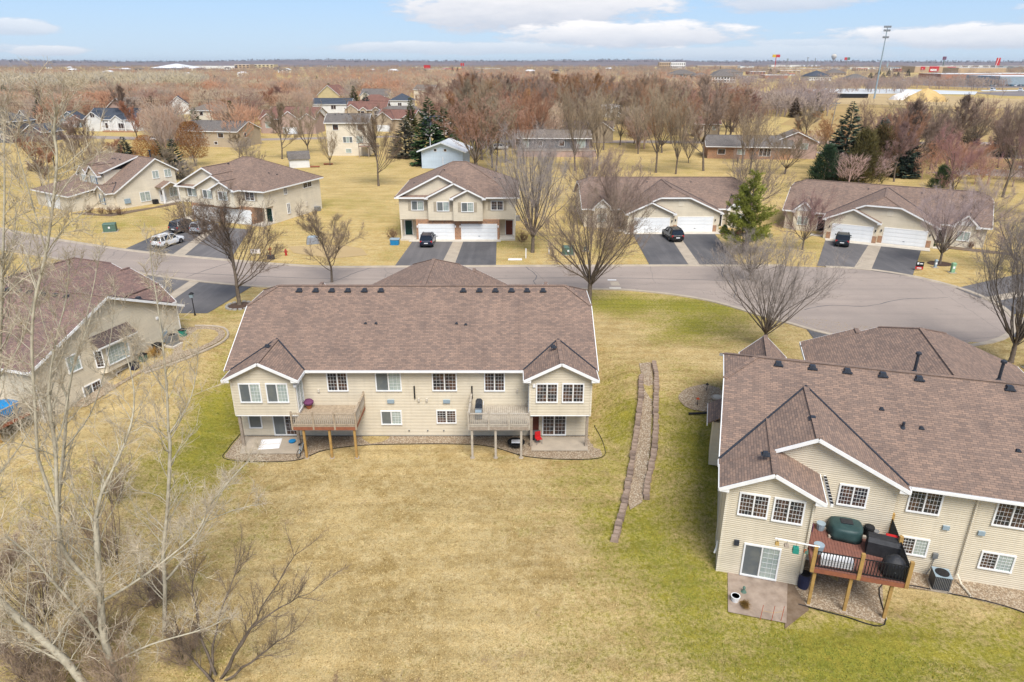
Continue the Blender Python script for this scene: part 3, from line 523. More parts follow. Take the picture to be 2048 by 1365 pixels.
def garage_door(parent, loc, rz, w, h=2.15, mat='garage_white'):
    m = MB(); m.box(-w / 2 - .12, w / 2 + .12, -.05, 0, h, h + .14); m.box(-w / 2 - .12, -w / 2, -.05, 0, 0, h); m.box(w / 2, w / 2 + .12, -.05, 0, 0, h)
    o = put('garage_door', cached(('gd', w, h), lambda: m.mesh('garage_door', 'trim')), parent, loc, rz)
    def pn():
        p = MB(); p.box(-w / 2 + .01, w / 2 - .01, -.03, -.005, .012, h / 4 - .012)
        n = 8
        for i in range(n): x = -w / 2 + w * (i + .5) / n; p.taper(x - w / n * .4, x + w / n * .4, -.03, -.03, .07, h / 4 - .07, 0) if 0 else p.box(x - w / n * .4, x + w / n * .4, -.04, -.03, .09, h / 4 - .09)
        return p.mesh('panel', mat)
    for k in range(4): put('panel', cached(('gp', w, h, mat), pn), o, (0, 0, k * h / 4))
    put('door_handle', cached(('gh',), lambda: MB().box(-.12, .12, -.07, -.03, .5, .56).mesh('door_handle', 'dark_metal')), o, (0, 0, 0))
    return o
def door(parent, loc, rz, w=.95, h=2.1, mat='door_green', lite=False):
    m = MB(); m.box(-w / 2 - .1, w / 2 + .1, -.05, 0, h, h + .1); m.box(-w / 2 - .1, -w / 2, -.05, 0, 0, h); m.box(w / 2, w / 2 + .1, -.05, 0, 0, h)
    o = put('door_frame', m.mesh('door_frame', 'trim'), parent, loc, rz)
    d = MB(); d.box(-w / 2, w / 2, -.03, -.005, 0, h)
    for zz in ((.15, .75), (.95, h - .15)):
        for sx in (-1, 1): d.box(sx * w * .24 - w * .17, sx * w * .24 + w * .17, -.042, -.03, *zz)
    d.build('door', mat, o)
    MB().box(w / 2 - .14, w / 2 - .07, -.09, -.03, .95, 1.05).build('door_handle', 'grey_metal', o)
    if lite: MB().box(-w * .3, w * .3, -.05, -.042, h * .55, h * .9).build('pane', 'glass_dark', o)
    return o
def patio_door(parent, loc, rz, w=1.85, h=2.1, style='sb'): return window(parent, (loc[0], loc[1], loc[2] + h / 2), rz, w, h, style, 3, 5)
VENT = lambda: cached(('vent',), lambda: MB().taper(-.2, .2, -.2, .2, .02, .2, .05).box(-.28, .28, -.28, .28, -.02, .02).mesh('roof_vent', 'dark_metal'))
def vent(parent, p, s_=1, rz=0): o = put('roof_vent', VENT(), parent, p, rz); o.scale = (s_, s_, s_); return o
def pipe(parent, p, h=1, r=.09, cap=True, name='vent_pipe'):
    m = MB(); m.lathe((0, 0, 0), [(r, -.2), (r, h)], 10)
    if cap: m.lathe((0, 0, h), [(r * .7, 0), (r * 1.9, .03), (r * 1.9, .14), (r * .8, .2)], 10)
    m.lathe((0, 0, 0), [(r * 2.6, -.12), (r * 1.05, .12)], 8); return m.build(name, 'dark_metal', parent, False, p)
class Roof:
    """collects roof planes, fascia boards, ridge caps and valley strips of one house"""
    def __init__(s, th=.07): s.r = MB(); s.fa = MB(); s.cap = MB(); s.val = []; s.th = th
    def plane(s, pts): s.r.slab(pts, s.th)
    def fascia(s, p, q, out=(0, 0), h=.2, w=.05):
        o = Vector((out[0], out[1], 0)); s.fa.beam(Vector(p) + o, Vector(q) + o, w, h, -h / 2 - .02)
    def ridge(s, p, q): s.cap.beam(Vector(p) , Vector(q), .3, .05, .0)
    def valley(s, p, q): s.val.append(MB().beam(Vector(p), Vector(q), .11, .03, .045))
    def build(s, parent, mat='shingle', trim='trim'):
        ro = s.r.build('roof', mat, parent)
        if s.fa.v: s.fa.build('fascia', trim, parent)
        if s.cap.v: s.cap.build('ridge_cap', mat, ro)
        for v in s.val: v.build('valley_flashing', 'dark_metal', ro)
        return ro
def gable_main(rf, u0, u1, v0, v1, ze, s, k0=0, k1=0, bseg=None):
    """ridge along u; k = share of the gable clipped by a hip (jerkinhead) at either end"""
    vc = (v0 + v1) / 2; hd = (v1 - v0) / 2; zr = ze + s * hd
    def end(u, k, sg):
        if not k: return [(u, v0, ze)], [(u, v1, ze)], (u, vc, zr), None
        zc = ze + s * hd * (1 - k); d = hd * k; hl = (zr - zc) / s * .95
        return [(u, v0, ze), (u, vc - d, zc)], [(u, v1, ze), (u, vc + d, zc)], (u - sg * hl, vc, zr), zc
    f0, b0, r0, c0 = end(u0, k0, -1); f1, b1, r1, c1 = end(u1, k1, 1)
    rf.plane(f0[:1] + f1[:1] + f1[1:] + [r1, r0] + f0[1:][::-1]); rf.plane(b0[:1] + b1[:1] + b1[1:] + [r1, r0] + b0[1:][::-1])
    rf.ridge(r0, r1)
    for f, b, r, sg in ((f0, b0, r0, -1), (f1, b1, r1, 1)):
        o = (sg * .03, 0)
        if len(f) > 1:
            rf.plane([f[1], b[1], r]); rf.ridge(f[1], r); rf.ridge(b[1], r)
            rf.fascia(f[0], f[1], o); rf.fascia(b[0], b[1], o); rf.fascia(f[1], b[1], o)
        else: rf.fascia(f[0], r, o); rf.fascia(b[0], r, o)
    for a, b in (bseg or ((u0, u1),)): rf.fascia((a, v0, ze), (b, v0, ze), (0, -.03))
    rf.fascia(b0[0], b1[0], (0, .03))
    return zr
def wing(rf, wl, sg, uc, hw, vw, vin, ze, s, vE, zE, sE, z0, oh=.42, k=0, ret=True, valley=True, ofs=.03, lcut=0):
    """gabled wing projecting towards sg*v from the main slope (eave line vE at zE, slope sE)"""
    h = hw + oh; zr = ze + s * h; vf = vw + sg * oh
    ins = lambda z: vE - sg * max(0, (z - zE) / sE)
    zc = ze + s * h * (1 - k); d = h * k; hl = (zr - zc) / s * .95 if k else 0
    rr = (uc, ins(zr) - sg * .05, zr); rf_ = (uc, vf - sg * hl, zr)
    for q in (-1, 1):
        a = (uc + q * h, vf, ze); b = (uc + q * h, ins(ze), ze); c = (uc + q * d, vf, zc)
        pl = [a] + ([c] if k else []) + [rf_, rr, b]; rf.plane(pl)
        a0 = Vector(a).lerp(Vector(rf_), lcut) if q == -1 and lcut else a
        rf.fascia(a0, c if k else rf_, (0, sg * ofs)); rf.fascia(a, (uc + q * h, vE, ze), (q * .03, 0))
        if ret and not (q == -1 and lcut): rf.fa.extrude([(uc + q * (h - .5), ze - .22), (uc + q * h, ze - .22), (uc + q * h, ze - .05), (uc + q * (h - .5), ze - .05 + s * .5 - .06)], 'y', vf - sg * .02, vf + sg * .025)
        if valley: rf.valley(b, rr)
    if k: rf.plane([(uc - d, vf, zc), (uc + d, vf, zc), rf_]); rf.fascia((uc - d, vf, zc), (uc + d, vf, zc), (0, sg * ofs)); rf.ridge((uc - d, vf, zc), rf_); rf.ridge((uc + d, vf, zc), rf_)
    rf.ridge(rf_, rr)
    t = s * oh - .09; zt = zr - .09
    prof = [(uc - hw, z0), (uc + hw, z0), (uc + hw, ze + t)]
    if k:
        zk = zc - .12; x = (zr - .09 - zk) / s; prof += [(uc + x, zk), (uc - x, zk)]
    else: prof += [(uc, zt)]
    prof += [(uc - hw, ze + t)]
    wl.extrude(prof, 'y', vw, vin)
    return zr
def body(wl, u0, u1, v0, v1, z0, ze, s, oh, k=0):
    vc = (v0 + v1) / 2; hd = (v1 - v0) / 2; t = s * oh - .1; zr = ze + t + s * hd
    prof = [(v0, z0), (v1, z0), (v1, ze + t)]
    if k: zc = ze + s * (hd + oh) * (1 - k) - .15; x = (zr - zc) / s; prof += [(vc + x, zc), (vc - x, zc)]
    else: prof += [(vc, zr)]
    prof += [(v0, ze + t)]; wl.extrude(prof, 'x', u0, u1)
def corner(parent, pts, z0, z1, mat='trim', s_=.07):
    for x, y in pts: MB().box(x - s_, x + s_, y - s_, y + s_, z0, z1).build('corner_trim', mat, parent)
def downspout(parent, pts, mat='siding_cream'): return MB().tube(pts, .055, 6).build('downspout', mat, parent)
def deck(parent, u0, u1, v0, v1, zt, gz0, posts, floor='wood_grey', rail='wood_grey', postm='wood_yellow', fascia='wood_red', bal='wood_grey', open_sides=('f', 'r'), iron=False, rail_h=1.0, nsec=3):
    f = MB(); n = int((u1 - u0) / .145)
    for i in range(n): x = u0 + (u1 - u0) * i / n; f.box(x + .006, x + (u1 - u0) / n - .006, v0, v1, zt - .04 + .002 * (i % 2), zt + .002 * (i % 2))
    d = f.build('deck', floor, parent)
    j = MB(); j.box(u0, u1, v0 + .0, v0 + .05, zt - .3, zt - .045); j.box(u0, u0 + .05, v0 + .06, v1, zt - .3, zt - .045); j.box(u1 - .05, u1, v0 + .06, v1, zt - .3, zt - .045)
    k = 6
    for i in range(k): y = v0 + .4 + (v1 - v0 - .6) * i / (k - 1); j.box(u0 + .05, u1 - .05, y - .02, y + .02, zt - .26, zt - .05)
    j.build('deck_frame', fascia, d)
    for x, y in posts:
        m = MB(); m.box(x - .075, x + .075, y - .075, y + .075, gz0, zt - .3); m.build('post', postm, d)
        MB().lathe((x, y, gz0), [(.17, -.1), (.17, .04)], 10).build('footing', 'concrete', d)
    bm = cached(('bal', bal, rail_h), lambda: MB().box(-.018, .018, -.018, .018, .1, rail_h - .06).mesh('baluster', bal))
    sides = {'f': ((u0, v0 + .05), (u1, v0 + .05)), 'r': ((u1 - .05, v0 + .05), (u1 - .05, v1)), 'l': ((u0 + .05, v0 + .05), (u0 + .05, v1))}
    for sd in open_sides:
        (xa, ya), (xb, yb) = sides[sd]; L = math.hypot(xb - xa, yb - ya); rl = MB()
        w_ = .03 if iron else .09
        rl.beam((xa, ya, zt + rail_h - .03), (xb, yb, zt + rail_h - .03), .14 if not iron else .04, .045); rl.beam((xa, ya, zt + .1), (xb, yb, zt + .1), .05, w_)
        rl.build('railing', 'black' if iron else rail, d)
        ns = nsec if sd == 'f' else 2
        for i in range(ns + 1):
            t = i / ns; x, y = xa + (xb - xa) * t, ya + (yb - ya) * t
            if sd != 'f' and i == 0: continue
            ph = rail_h + (.12 if not iron else .28); q = .055 if not iron else .085
            MB().box(x - q, x + q, y - q, y + q, zt - .28, zt + ph).build('rail_post', postm if iron else rail, d)
        nb = int(L / .135)
        for i in range(1, nb):
            t = i / nb; put('baluster', bm, d, (xa + (xb - xa) * t, ya + (yb - ya) * t, zt))
    return d
# ---------------------------------------------------------------- single-storey twin homes (three seen from behind, two from the front)
def ranch(name, label, loc, rz, s, k=(.24, .24), rear=(), mirror=1, front=True, hw=12.9, wallmat='siding', roofmat='shingle', extra=None, bays=(-10.3, 10.3), z0=-.3, bseg=None):
    t = thing(name, label, 'house', loc, rz); rf = Roof(); wl = MB(); ZE = 5.66; OH = .45; D = 14.6
    body(wl, -hw, hw, 0, D, z0, ZE, s, OH, max(k)); gable_main(rf, -hw - OH, hw + OH, -OH, D + OH, ZE, s, *k, bseg)
    slope_b = (-OH, ZE, s); slope_f = (D + OH, ZE, s)
    for (uc, w_, vw, se, zb, kk, *lc) in rear: wing(rf, wl, -1, uc, w_, vw, .2, ZE, se, *slope_b, zb, k=kk, lcut=lc[0] if lc else 0)
    # garage wing: a wide clipped gable and a lower gable in front of it
    zf = 2.2
    wing(rf, wl, 1, 0, 6.9, 18.0, D - .2, ZE, s * .98, *slope_f, zf, k=.30, oh=.4)
    wl2 = MB(); rf2 = Roof(); m = mirror
    wing(rf, wl, 1, m * 3.55, 3.35, 18.7, 17.9, ZE, s, 18.1, ZE, 1e6, zf, oh=.4, valley=False)
    if bays:
        for b in bays:
            wing(rf, wl, 1, b, 1.35, 15.3, D - .2, ZE, .95, *slope_f, zf, oh=.3)
            window(t, (b, 15.3, 4.3), math.pi, 1.5, 1.3, 'bb', 2, 2)
            MB().extrude([(b - 1.05, ZE + .1), (b + 1.05, ZE + .1), (b, ZE + 1.15)], 'y', 15.32, 15.34).build('gable_panel', 'trim', t)
            MB().box(b - .75, b + .75, 15.3, 15.36, 2.4, 3.4).build('panel', 'siding_cream', t)
    for sx in (-1, 1):
        v = 18.7 if sx == m else 18.0
        garage_door(t, (sx * 3.3, v, 2.76), math.pi, 5.1)
        for q in (-1, 1):
            MB().box(sx * 3.3 + q * 2.95 - .28, sx * 3.3 + q * 2.95 + .28, v - .02, v + .07, 2.4, 3.75).build('stone_veneer', 'brick', t)
            MB().box(sx * 3.3 + q * 2.95 - .07, sx * 3.3 + q * 2.95 + .07, v, v + .14, 4.4, 4.68).build('wall_lamp', 'dark_metal', t)
    MB().box(-m * 1.0 - .4, -m * 1.0 + .4, 18.0, 18.03, 6.6, 7.4).build('gable_vent', 'siding_cream', t)
    for sx in (-1, 1): door(t, (sx * 7.75, D, 2.9), math.pi, .95, 2.1, 'black')
    wl.build('wall', wallmat, t); ro = rf.build(t, roofmat)
    MB().box(-hw + .01, hw - .01, .01, D - .01, z0 - .2, .05).build('foundation', 'foundation', t)
    if extra: extra(t, rf)
    return t, ro
SL1 = .5
# --- middle house
def mid_extra(t, rf):
    ZR = 5.66 + .5 * 7.75
    for u in (-9.63, -8.32, -7.05, -5.78, -4.47, -3.16, 3.35, 4.62, 5.89, 7.16, 8.39, 9.66): vent(t, (u, 6.75, ZR - .27), .95)
    for u, v in ((-3.9, 3.6), (-3.1, 3.6), (3.0, 3.6), (3.7, 3.5)): vent(t, (u, v, 5.66 + .5 * (v + .45)), .45)
    vent(t, (-10.45, 0.6, 7.05), .75); vent(t, (10.2, 0.6, 7.0), .75)
    for (a, b, z0, z1, st) in ((-6.24, -4.72, 3.77, 5.3, 'dd'), (-2.72, -.83, 3.77, 5.3, 'sb'), (1.39, 3.2, 3.79, 5.28, 'dd'), (5.17, 6.69, 3.77, 5.3, 'dd'), (-2.53, -.97, .99, 2.17, 'sb'), (1.59, 3.08, 1.1, 2.23, 'dd')):
        window(t, ((a + b) / 2, 0, (z0 + z1) / 2), 0, b - a, z1 - z0, st, 3, 4)
    for (a, b, st) in ((-12.0, -10.42, 'sb'), (-10.13, -8.48, 'sb'), (8.92, 10.4, 'dd'), (10.75, 12.23, 'dd')): window(t, ((a + b) / 2, -1.7, 4.47), 0, 1.55, 1.52, st, 3, 4)
    # sunroom side glass onto the deck, lower patio doors
    patio_door(t, (-8.05, -.85, 2.85), math.pi / 2, 1.45, 2.1, 'bb'); patio_door(t, (8.45, -.85, 2.85), -math.pi / 2, 1.45, 2.1, 'bb')
    patio_door(t, (-9.7, 0, .1), 0, 1.8, 2.05, 'sd'); patio_door(t, (10.35, 0, .1), 0, 1.8, 2.05, 'dd'); window(t, (-11.9, 0, 1.4), 0, 1.0, 1.4, 's', grille=False)
    MB().box(8.5, 9.2, -.06, 0, .05, 2.1).build('door', 'door_red', t)
    for u in (-12.35, -8.3, 8.6, 12.6):
        MB().box(u - .09, u + .09, -1.6, -1.42, -.05, 2.7).build('post', 'wood_grey', t)
    for u0, u1 in ((-12.5, -8.05), (8.45, 12.8)): MB().box(u0 - .01, u1 + .01, -1.71, -.005, 2.62, 2.7).build('floor_beam', 'trim', t)
    deck(t, -8.05, -3.62, -3.2, -.02, 2.62, 0, ((-7.35, -3.05), (-5.55, -3.05), (-3.8, -3.05)), bal='wood_pale', floor='wood_deck', rail='wood_deck', open_sides=('f', 'r'))
    deck(t, 4.18, 8.4, -3.2, -.02, 2.62, 0, ((4.4, -3.05), (6.05, -3.05), (7.85, -3.05)), postm='wood_pale', floor='wood_pale', rail='wood_pale', bal='wood_pale', fascia='wood_grey', open_sides=('f', 'l'))
    for u, v, z in ((-1.7, 0, 2.95), (2.4, 0, 2.95)): MB().box(u - .25, u + .25, -.12, 0, z - .13, z + .13).build('wall_vent', 'grey_blue', t)
    for u in (.08, 4.28): MB().tube([(u, -.07, 3.2), (u, -.07, 4.2)], .055, 8, True).build('flue_pipe', 'black', t)
    for u in (.36, .95): MB().box(u - .07, u + .07, -.14, 0, 2.98, 3.2).build('wall_cap', 'concrete_pale', t)
    for u in (-6.9, 7.6): MB().box(u - .07, u + .07, -.12, 0, 3.72, 3.95).build('wall_lamp', 'concrete_pale', t)
    for u in (-8.0, 8.75): MB().box(u - .1, u + .1, -1.82, -1.7, 4.95, 5.15).build('wall_lamp', 'white', t)
    for u in (-.5, .9, 2.1): MB().lathe((u, -.04, .5), [(.05, -.05), (.05, .05)], 8).build('spigot', 'grey_metal', t)
    corner(t, ((-12.47, -1.68), (-8.07, -1.68), (8.47, -1.68), (12.77, -1.68)), 2.7, 5.62, 'siding_cream', .06)
    gt = MB(); gt.box(-7.3, 7.9, -.6, -.48, 5.5, 5.64); gt.build('gutter', 'trim', t)
    MB().box(-13.2, 13.2, -.03, -.005, -.1, .06).build('base_trim', 'dark_metal', t)
t1, r1 = ranch('twin_house', 'large tan twin house with brown roof and two decks in the middle of the lawn', (-7.2, 44.8, -2.5), 0, SL1, (.26, .26),
      rear=((-10.27, 2.22, -1.7, .5, 2.62, 0), (10.62, 2.18, -1.7, .5, 2.62, 0)), extra=mid_extra, bseg=((-7.65, 8.0),))
# --- right-hand house with the red deck
SL2 = .41
def right_extra(t, rf):
    ZR = 5.66 + SL2 * 7.75
    for u in (-10.19, -8.22, -6.26, -4.3, -2.35, 2.32, 4.3): vent(t, (u, 6.85, ZR - .2), 1)
    for u, v, s_ in ((-4.65, 4.3, .5), (-2.75, 3.3, .5), (1.75, 2.6, .5), (-8.7, 1.3, .8), (-11.2, -1.7, .8)):
        vent(t, (u, v, 5.66 + SL2 * (v + .45) if v > 2 else (7.95 if v > 0 else 7.05)), s_)
    pipe(t, (-2.33, 8.0, ZR - .2), 1.1, .09); pipe(t, (2.14, 8.0, ZR - .2), 1.1, .09); pipe(t, (-3.7, 3.2, 5.66 + SL2 * 3.6), .35, .08, False)
    for (u, v, z, w_, h_, st) in ((-11.53, -2.87, 4.62, 1.5, 1.42, 'dd'), (-9.82, -2.87, 4.6, 1.52, 1.45, 'dd'), (-6.42, -.55, 4.63, 1.45, 1.32, 'dd'), (-2.83, 0, 4.6, 1.6, 1.5, 'dd'), (-2.77, 0, 1.7, 1.36, 1.15, 'db'), (1.2, 0, 4.54, 1.62, 1.52, 'dd'), (1.18, 0, 1.57, 1.6, 1.12, 'db'), (5.4, 0, 4.54, 1.6, 1.5, 'dd')):
        window(t, (u, v, z), 0, w_, h_, st, 4, 4)
    patio_door(t, (-10.74, -2.87, .1), 0, 1.88, 2.1, 'sb'); patio_door(t, (-8.62, -1.6, 2.6), math.pi / 2, 1.6, 2.0, 'ss')
    d = deck(t, -8.5, -4.2, -4.35, -.35, 2.5, 0, ((-8.3, -4.15), (-6.6, -4.15), (-4.75, -4.15)), floor='red_deck', fascia='wood_red', postm='wood_yellow', bal='black', open_sides=('f', 'r'), iron=True, nsec=2)
    MB().box(-12.2, -11.95, -3.0, -2.87, 2.0, 2.3).build('wall_lamp', 'dark_metal', t)
    for u, v, z in ((-1.55, 0, 3.2), (.1, 0, 3.2)): MB().box(u - .16, u + .16, -.1, 0, z - .12, z + .12).build('wall_vent', 'grey_blue', t)
    MB().box(-1.8, -1.55, -.12, 0, 1.2, 1.5).build('meter_box', 'grey_metal', t); MB().tube([(-1.68, -.05, 1.2), (-1.75, -.12, .6), (-1.9, -.15, .1)], .03, 5).build('conduit', 'grey_metal', t)
    downspout(t, [(-.55, -.52, 5.5), (-.5, -.1, 5.2), (-.45, -.09, .5), (-.3, -.5, .15), (-.05, -1.3, .1)])
    downspout(t, [(-8.7, -3.2, 5.5), (-8.68, -2.95, 5.2), (-8.66, -2.95, .3)]); downspout(t, [(-4.35, -.38, 5.5), (-4.3, -.12, 5.2), (-4.3, -.1, .3)])
    downspout(t, [(-13.0, -2.3, 1.6), (-13.02, -2.4, 1.2), (-13.1, -2.5, .9)], 'trim')
    g = MB(); g.box(-3.8, 13.3, -.62, -.48, 5.5, 5.64); g.build('gutter', 'trim', t)
    g = MB(); g.box(-8.02, -7.9, -3.3, -.6, 5.5, 5.66); g.build('gutter', 'trim', t)
    gs = cached(('gst',), lambda: MB().box(-.07, .07, -.1, .1, 0, .02).mesh('gutter_guard', 'black'))
    for i in range(9): put('gutter_guard', gs, t, (-7.96, -3.15 + i * .29, 5.67))
    corner(t, ((-12.87, -2.84), (-8.64, -2.84)), -.1, 5.66, 'siding_cream', .06)
    # side bump with its own little roof, dish and pipe on the left wall
    b = MB(); b.box(-13.6, -12.85, 6.2, 8.4, 1.2, 4.4); b.build('bay', 'siding', t); b = MB(); b.slab([(-14.0, 5.9, 4.45), (-14.0, 8.7, 4.45), (-12.95, 8.7, 5.1), (-12.95, 5.9, 5.1)], .08); b.build('bay_roof', 'shingle', t)
    b = MB(); b.box(-14.03, -13.98, 5.85, 8.75, 4.25, 4.44); b.build('bay_fascia', 'trim', t)
    MB().box(-13.1, -12.9, 2.6, 2.85, 2.3, 2.7).build('meter_box', 'dark_metal', t)
t2, r2 = ranch('twin_house', 'tan twin house with a red deck at the right edge of the picture', (24.47, 29.33, -2.5), R(-15.9), SL2, (.26, .26), mirror=-1,
      rear=((-10.78, 2.15, -2.87, .5, -.3, 0), (-8.65, 4.32, -.55, .5, -.3, 0, .58)), extra=right_extra, bseg=((-3.9, 13.35),))
# --- left-hand house behind the cottonwoods
def left_extra(t, rf):
    for u in (3.55, 4.8, 5.92, 7.4, 8.6, 9.77): vent(t, (u, 6.8, 5.66 + .42 * 7.2), .9)
    vent(t, (12.3, 11.2, 7.35), .9)
    hp = math.pi / 2
    b = MB(); b.extrude([(12.85, 5.3), (13.35, 5.7), (13.35, 8.5), (12.85, 8.9)], 'z', 2.9, 5.35); b.build('bay', 'siding', t)
    window(t, (13.36, 7.1, 4.2), hp, 2.2, 1.6, 'b', 6, 5); window(t, (13.12, 5.47, 4.2), R(38), .62, 1.5, 'd', 2, 5)
    b = MB(); b.slab([(13.75, 5.1, 5.35), (13.75, 9.0, 5.35), (12.9, 9.0, 6.1), (12.9, 5.1, 6.1)], .08); b.build('bay_roof', 'shingle_dark', t)
    b = MB(); b.box(13.7, 13.76, 5.08, 9.02, 5.16, 5.3); b.build('bay_fascia', 'trim', t)
    window(t, (12.9, 4.4, 1.9), hp, 1.7, 1.25, 'sd', 3, 3); window(t, (12.9, 3.4, 4.7), hp, 1.2, 1.4, 'b', 3, 3); window(t, (12.9, 7.4, 2.0), hp, 1.2, .8, 'n', 2, 2)
    MB().box(12.9, 13.0, 12.0, 12.25, 5.2, 5.4).build('wall_lamp', 'white', t)
    MB().box(12.9, 13.1, 12.2, 12.8, 3.0, 3.9).build('meter_box', 'grey_blue', t); MB().tube([(12.95, 12.4, 3.9), (12.95, 12.4, 4.8)], .04, 5).build('conduit', 'grey_metal', t)
    corner(t, ((12.88, .03), (12.88, 14.57)), .6, 5.7, 'trim', .05)
    MB().extrude([(-.1, .9), (14.6, 2.75), (14.6, 2.95), (-.1, 1.15)], 'x', 12.9, 12.93).build('base_trim', 'dark_metal', t)
    deck(t, 8.0, 12.7, -3.3, -.02, 2.62, 1.0, ((8.3, -3.1), (12.4, -3.1)), fascia='wood_red', open_sides=('f', 'r'))
t3, r3 = ranch('twin_house', 'tan twin house half hidden by the bare cottonwood trees at the left', (-47.15, 48.57, -2.66), R(-16.8), .42, (0, 0), extra=left_extra, roofmat='shingle_brown')
# --- the two seen from the front
def front_extra(t, rf):
    for u in (-4.5, 2.5): vent(t, (u, 8.6, 5.66 + .46 * 6.4), .5)
    MB().box(-8.7, -6.9, 16.9, 18.0, 2.6, 2.86).build('step', 'concrete_pale', t); MB().box(6.9, 8.7, 16.9, 18.0, 2.6, 2.86).build('step', 'concrete_pale', t)
    for sx in (-1, 1): window(t, (sx * 12.9, 10, 4.4), sx * math.pi / 2, 1.3, 1.3, 'dd', 2, 2)
ranch('twin_house', 'brown-roofed twin house with a dark car between its two white garage doors', (24.0, 118.9, -2.76), math.pi, .46, (.26, .26), mirror=1, extra=front_extra)
a5 = R(-28.8); cx5, cy5 = 51.2, 94.1
ranch('twin_house', 'turned brown-roofed twin house behind the end of the cul-de-sac', (cx5 + math.sin(-a5) * 18.2, cy5 + math.cos(a5) * 18.2, -2.76), math.pi + a5, .46, (.26, .26), mirror=1, extra=front_extra)
# ---------------------------------------------------------------- two-storey twin homes
def town(name, label, loc, rz, eave=6.1, mirror=1, car=None):
    t = thing(name, label, 'house', loc, rz); rf = Roof(); wl = MB(); OH = .5; D = 14.5; hw = 8.2; s = .5; Z2 = 2.9 if eave > 6 else 2.75; x = mirror
    # hip roof, front at v=0 facing -v
    a, b, c, d = (-hw - OH, -OH, eave), (hw + OH, -OH, eave), (hw + OH, D + OH, eave), (-hw - OH, D + OH, eave)
    hd = D / 2 + OH; zr = eave + s * hd; rl = (-hw - OH + hd, D / 2, zr); rr = (hw + OH - hd, D / 2, zr)
    rf.plane([a, b, rr, rl]); rf.plane([b, c, rr]); rf.plane([c, d, rl, rr]); rf.plane([d, a, rl])
    for p, q, o in ((a, b, (0, -.03)), (b, c, (.03, 0)), (c, d, (0, .03)), (d, a, (-.03, 0))): rf.fascia(p, q, o)
    for p in (a, d): rf.ridge(p, rl)
    for p in (b, c): rf.ridge(p, rr)
    rf.ridge(rl, rr)
    wl.box(-hw, hw, 0, D, Z2, eave + .1); wl.box(-hw, hw, 1.9, D, -.3, Z2)
    for i, (uc, w_, vw) in enumerate(((-2.5, 5.7, -.05), (-.35, 3.7, -.7), (1.56, 2.05, -1.2))):
        wing(rf, wl, -1, x * uc, w_, vw, .5, eave, s, -OH, eave, s, Z2 if i else Z2 + .02, oh=.42, valley=False)
    br = MB(); br.box(-5.9, 5.9, -.3, 2.0, -.3, Z2 - .01); br.build('brick_base', 'brick', t)
    for sx in (-1, 1):
        garage_door(t, (sx * 3.03, -.3, .02), 0, 4.9); door(t, (sx * 7.3, 1.9, .25), 0, 1.0, 2.1, 'door_green' if sx == -1 or eave < 6 else 'door_red')
        MB().box(sx * 7.05 - 1.1, sx * 7.05 + 1.1, -.8, 1.9, -.1, .22).build('step', 'concrete_pale', t); MB().box(sx * 8.05 - .1, sx * 8.05 + .1, .02, .22, -.1, Z2).build('porch_post', 'siding_cream', t)
        for q in (-2.7, 2.7): MB().box(sx * 3.03 + q - .07, sx * 3.03 + q + .07, -.45, -.3, 1.8, 2.1).build('wall_lamp', 'white', t)
    zw = (eave + Z2) / 2 + .35
    for uc, v, st in ((-5.6, -.05, 'sb'), (-1.95, -.7, 'sb'), (1.5, -1.2, 'sb'), (5.6, 0, 'dd')): window(t, (x * uc, v, zw), 0, 1.75, 1.35, st, 3, 3, shutters='shutter_tan')
    for sx in (-1, 1):
        for v, z, w_, h_ in ((5.2, zw + .2, .8, 1.3), (11.0, zw + .3, 2.4, 1.1), (5.5, 1.7, .8, 1.7)): window(t, (sx * hw, v, z), sx * math.pi / 2, w_, h_, 'dd', 2, 3, shutters=None)
        MB().box(sx * hw - .15, sx * hw + .15, 10, 10.5, 1.2, 1.9).build('meter_box', 'concrete_pale', t); MB().box(sx * (hw + .4) - .4, sx * (hw + .4) + .4, 12.2, 13, -.2, .75).build('air_conditioner', 'grey_metal', t)
    for i in range(4): vent(t, (rl[0] - 1.2 + .3 * i, D / 2 - 2.2 + .75 * i, zr - .95 + .02 * i), .55)
    for u, v in ((5.2, 5.5), (5.9, 6.6), (-6.6, 5)): vent(t, (u, v, eave + s * (hw + OH - abs(u))), .5)
    wl.build('wall', 'siding' if eave > 6 else 'siding_cream', t); rf.build(t, 'shingle')
    return t
town('town_house', 'two-storey tan twin house with brick around its white garage doors', (-7.7, 96.2, 0), 0)
town('town_house', 'two-storey cream twin house angled beside the white car on its driveway', (-45.6, 107.6, 0), R(-20), 5.4)
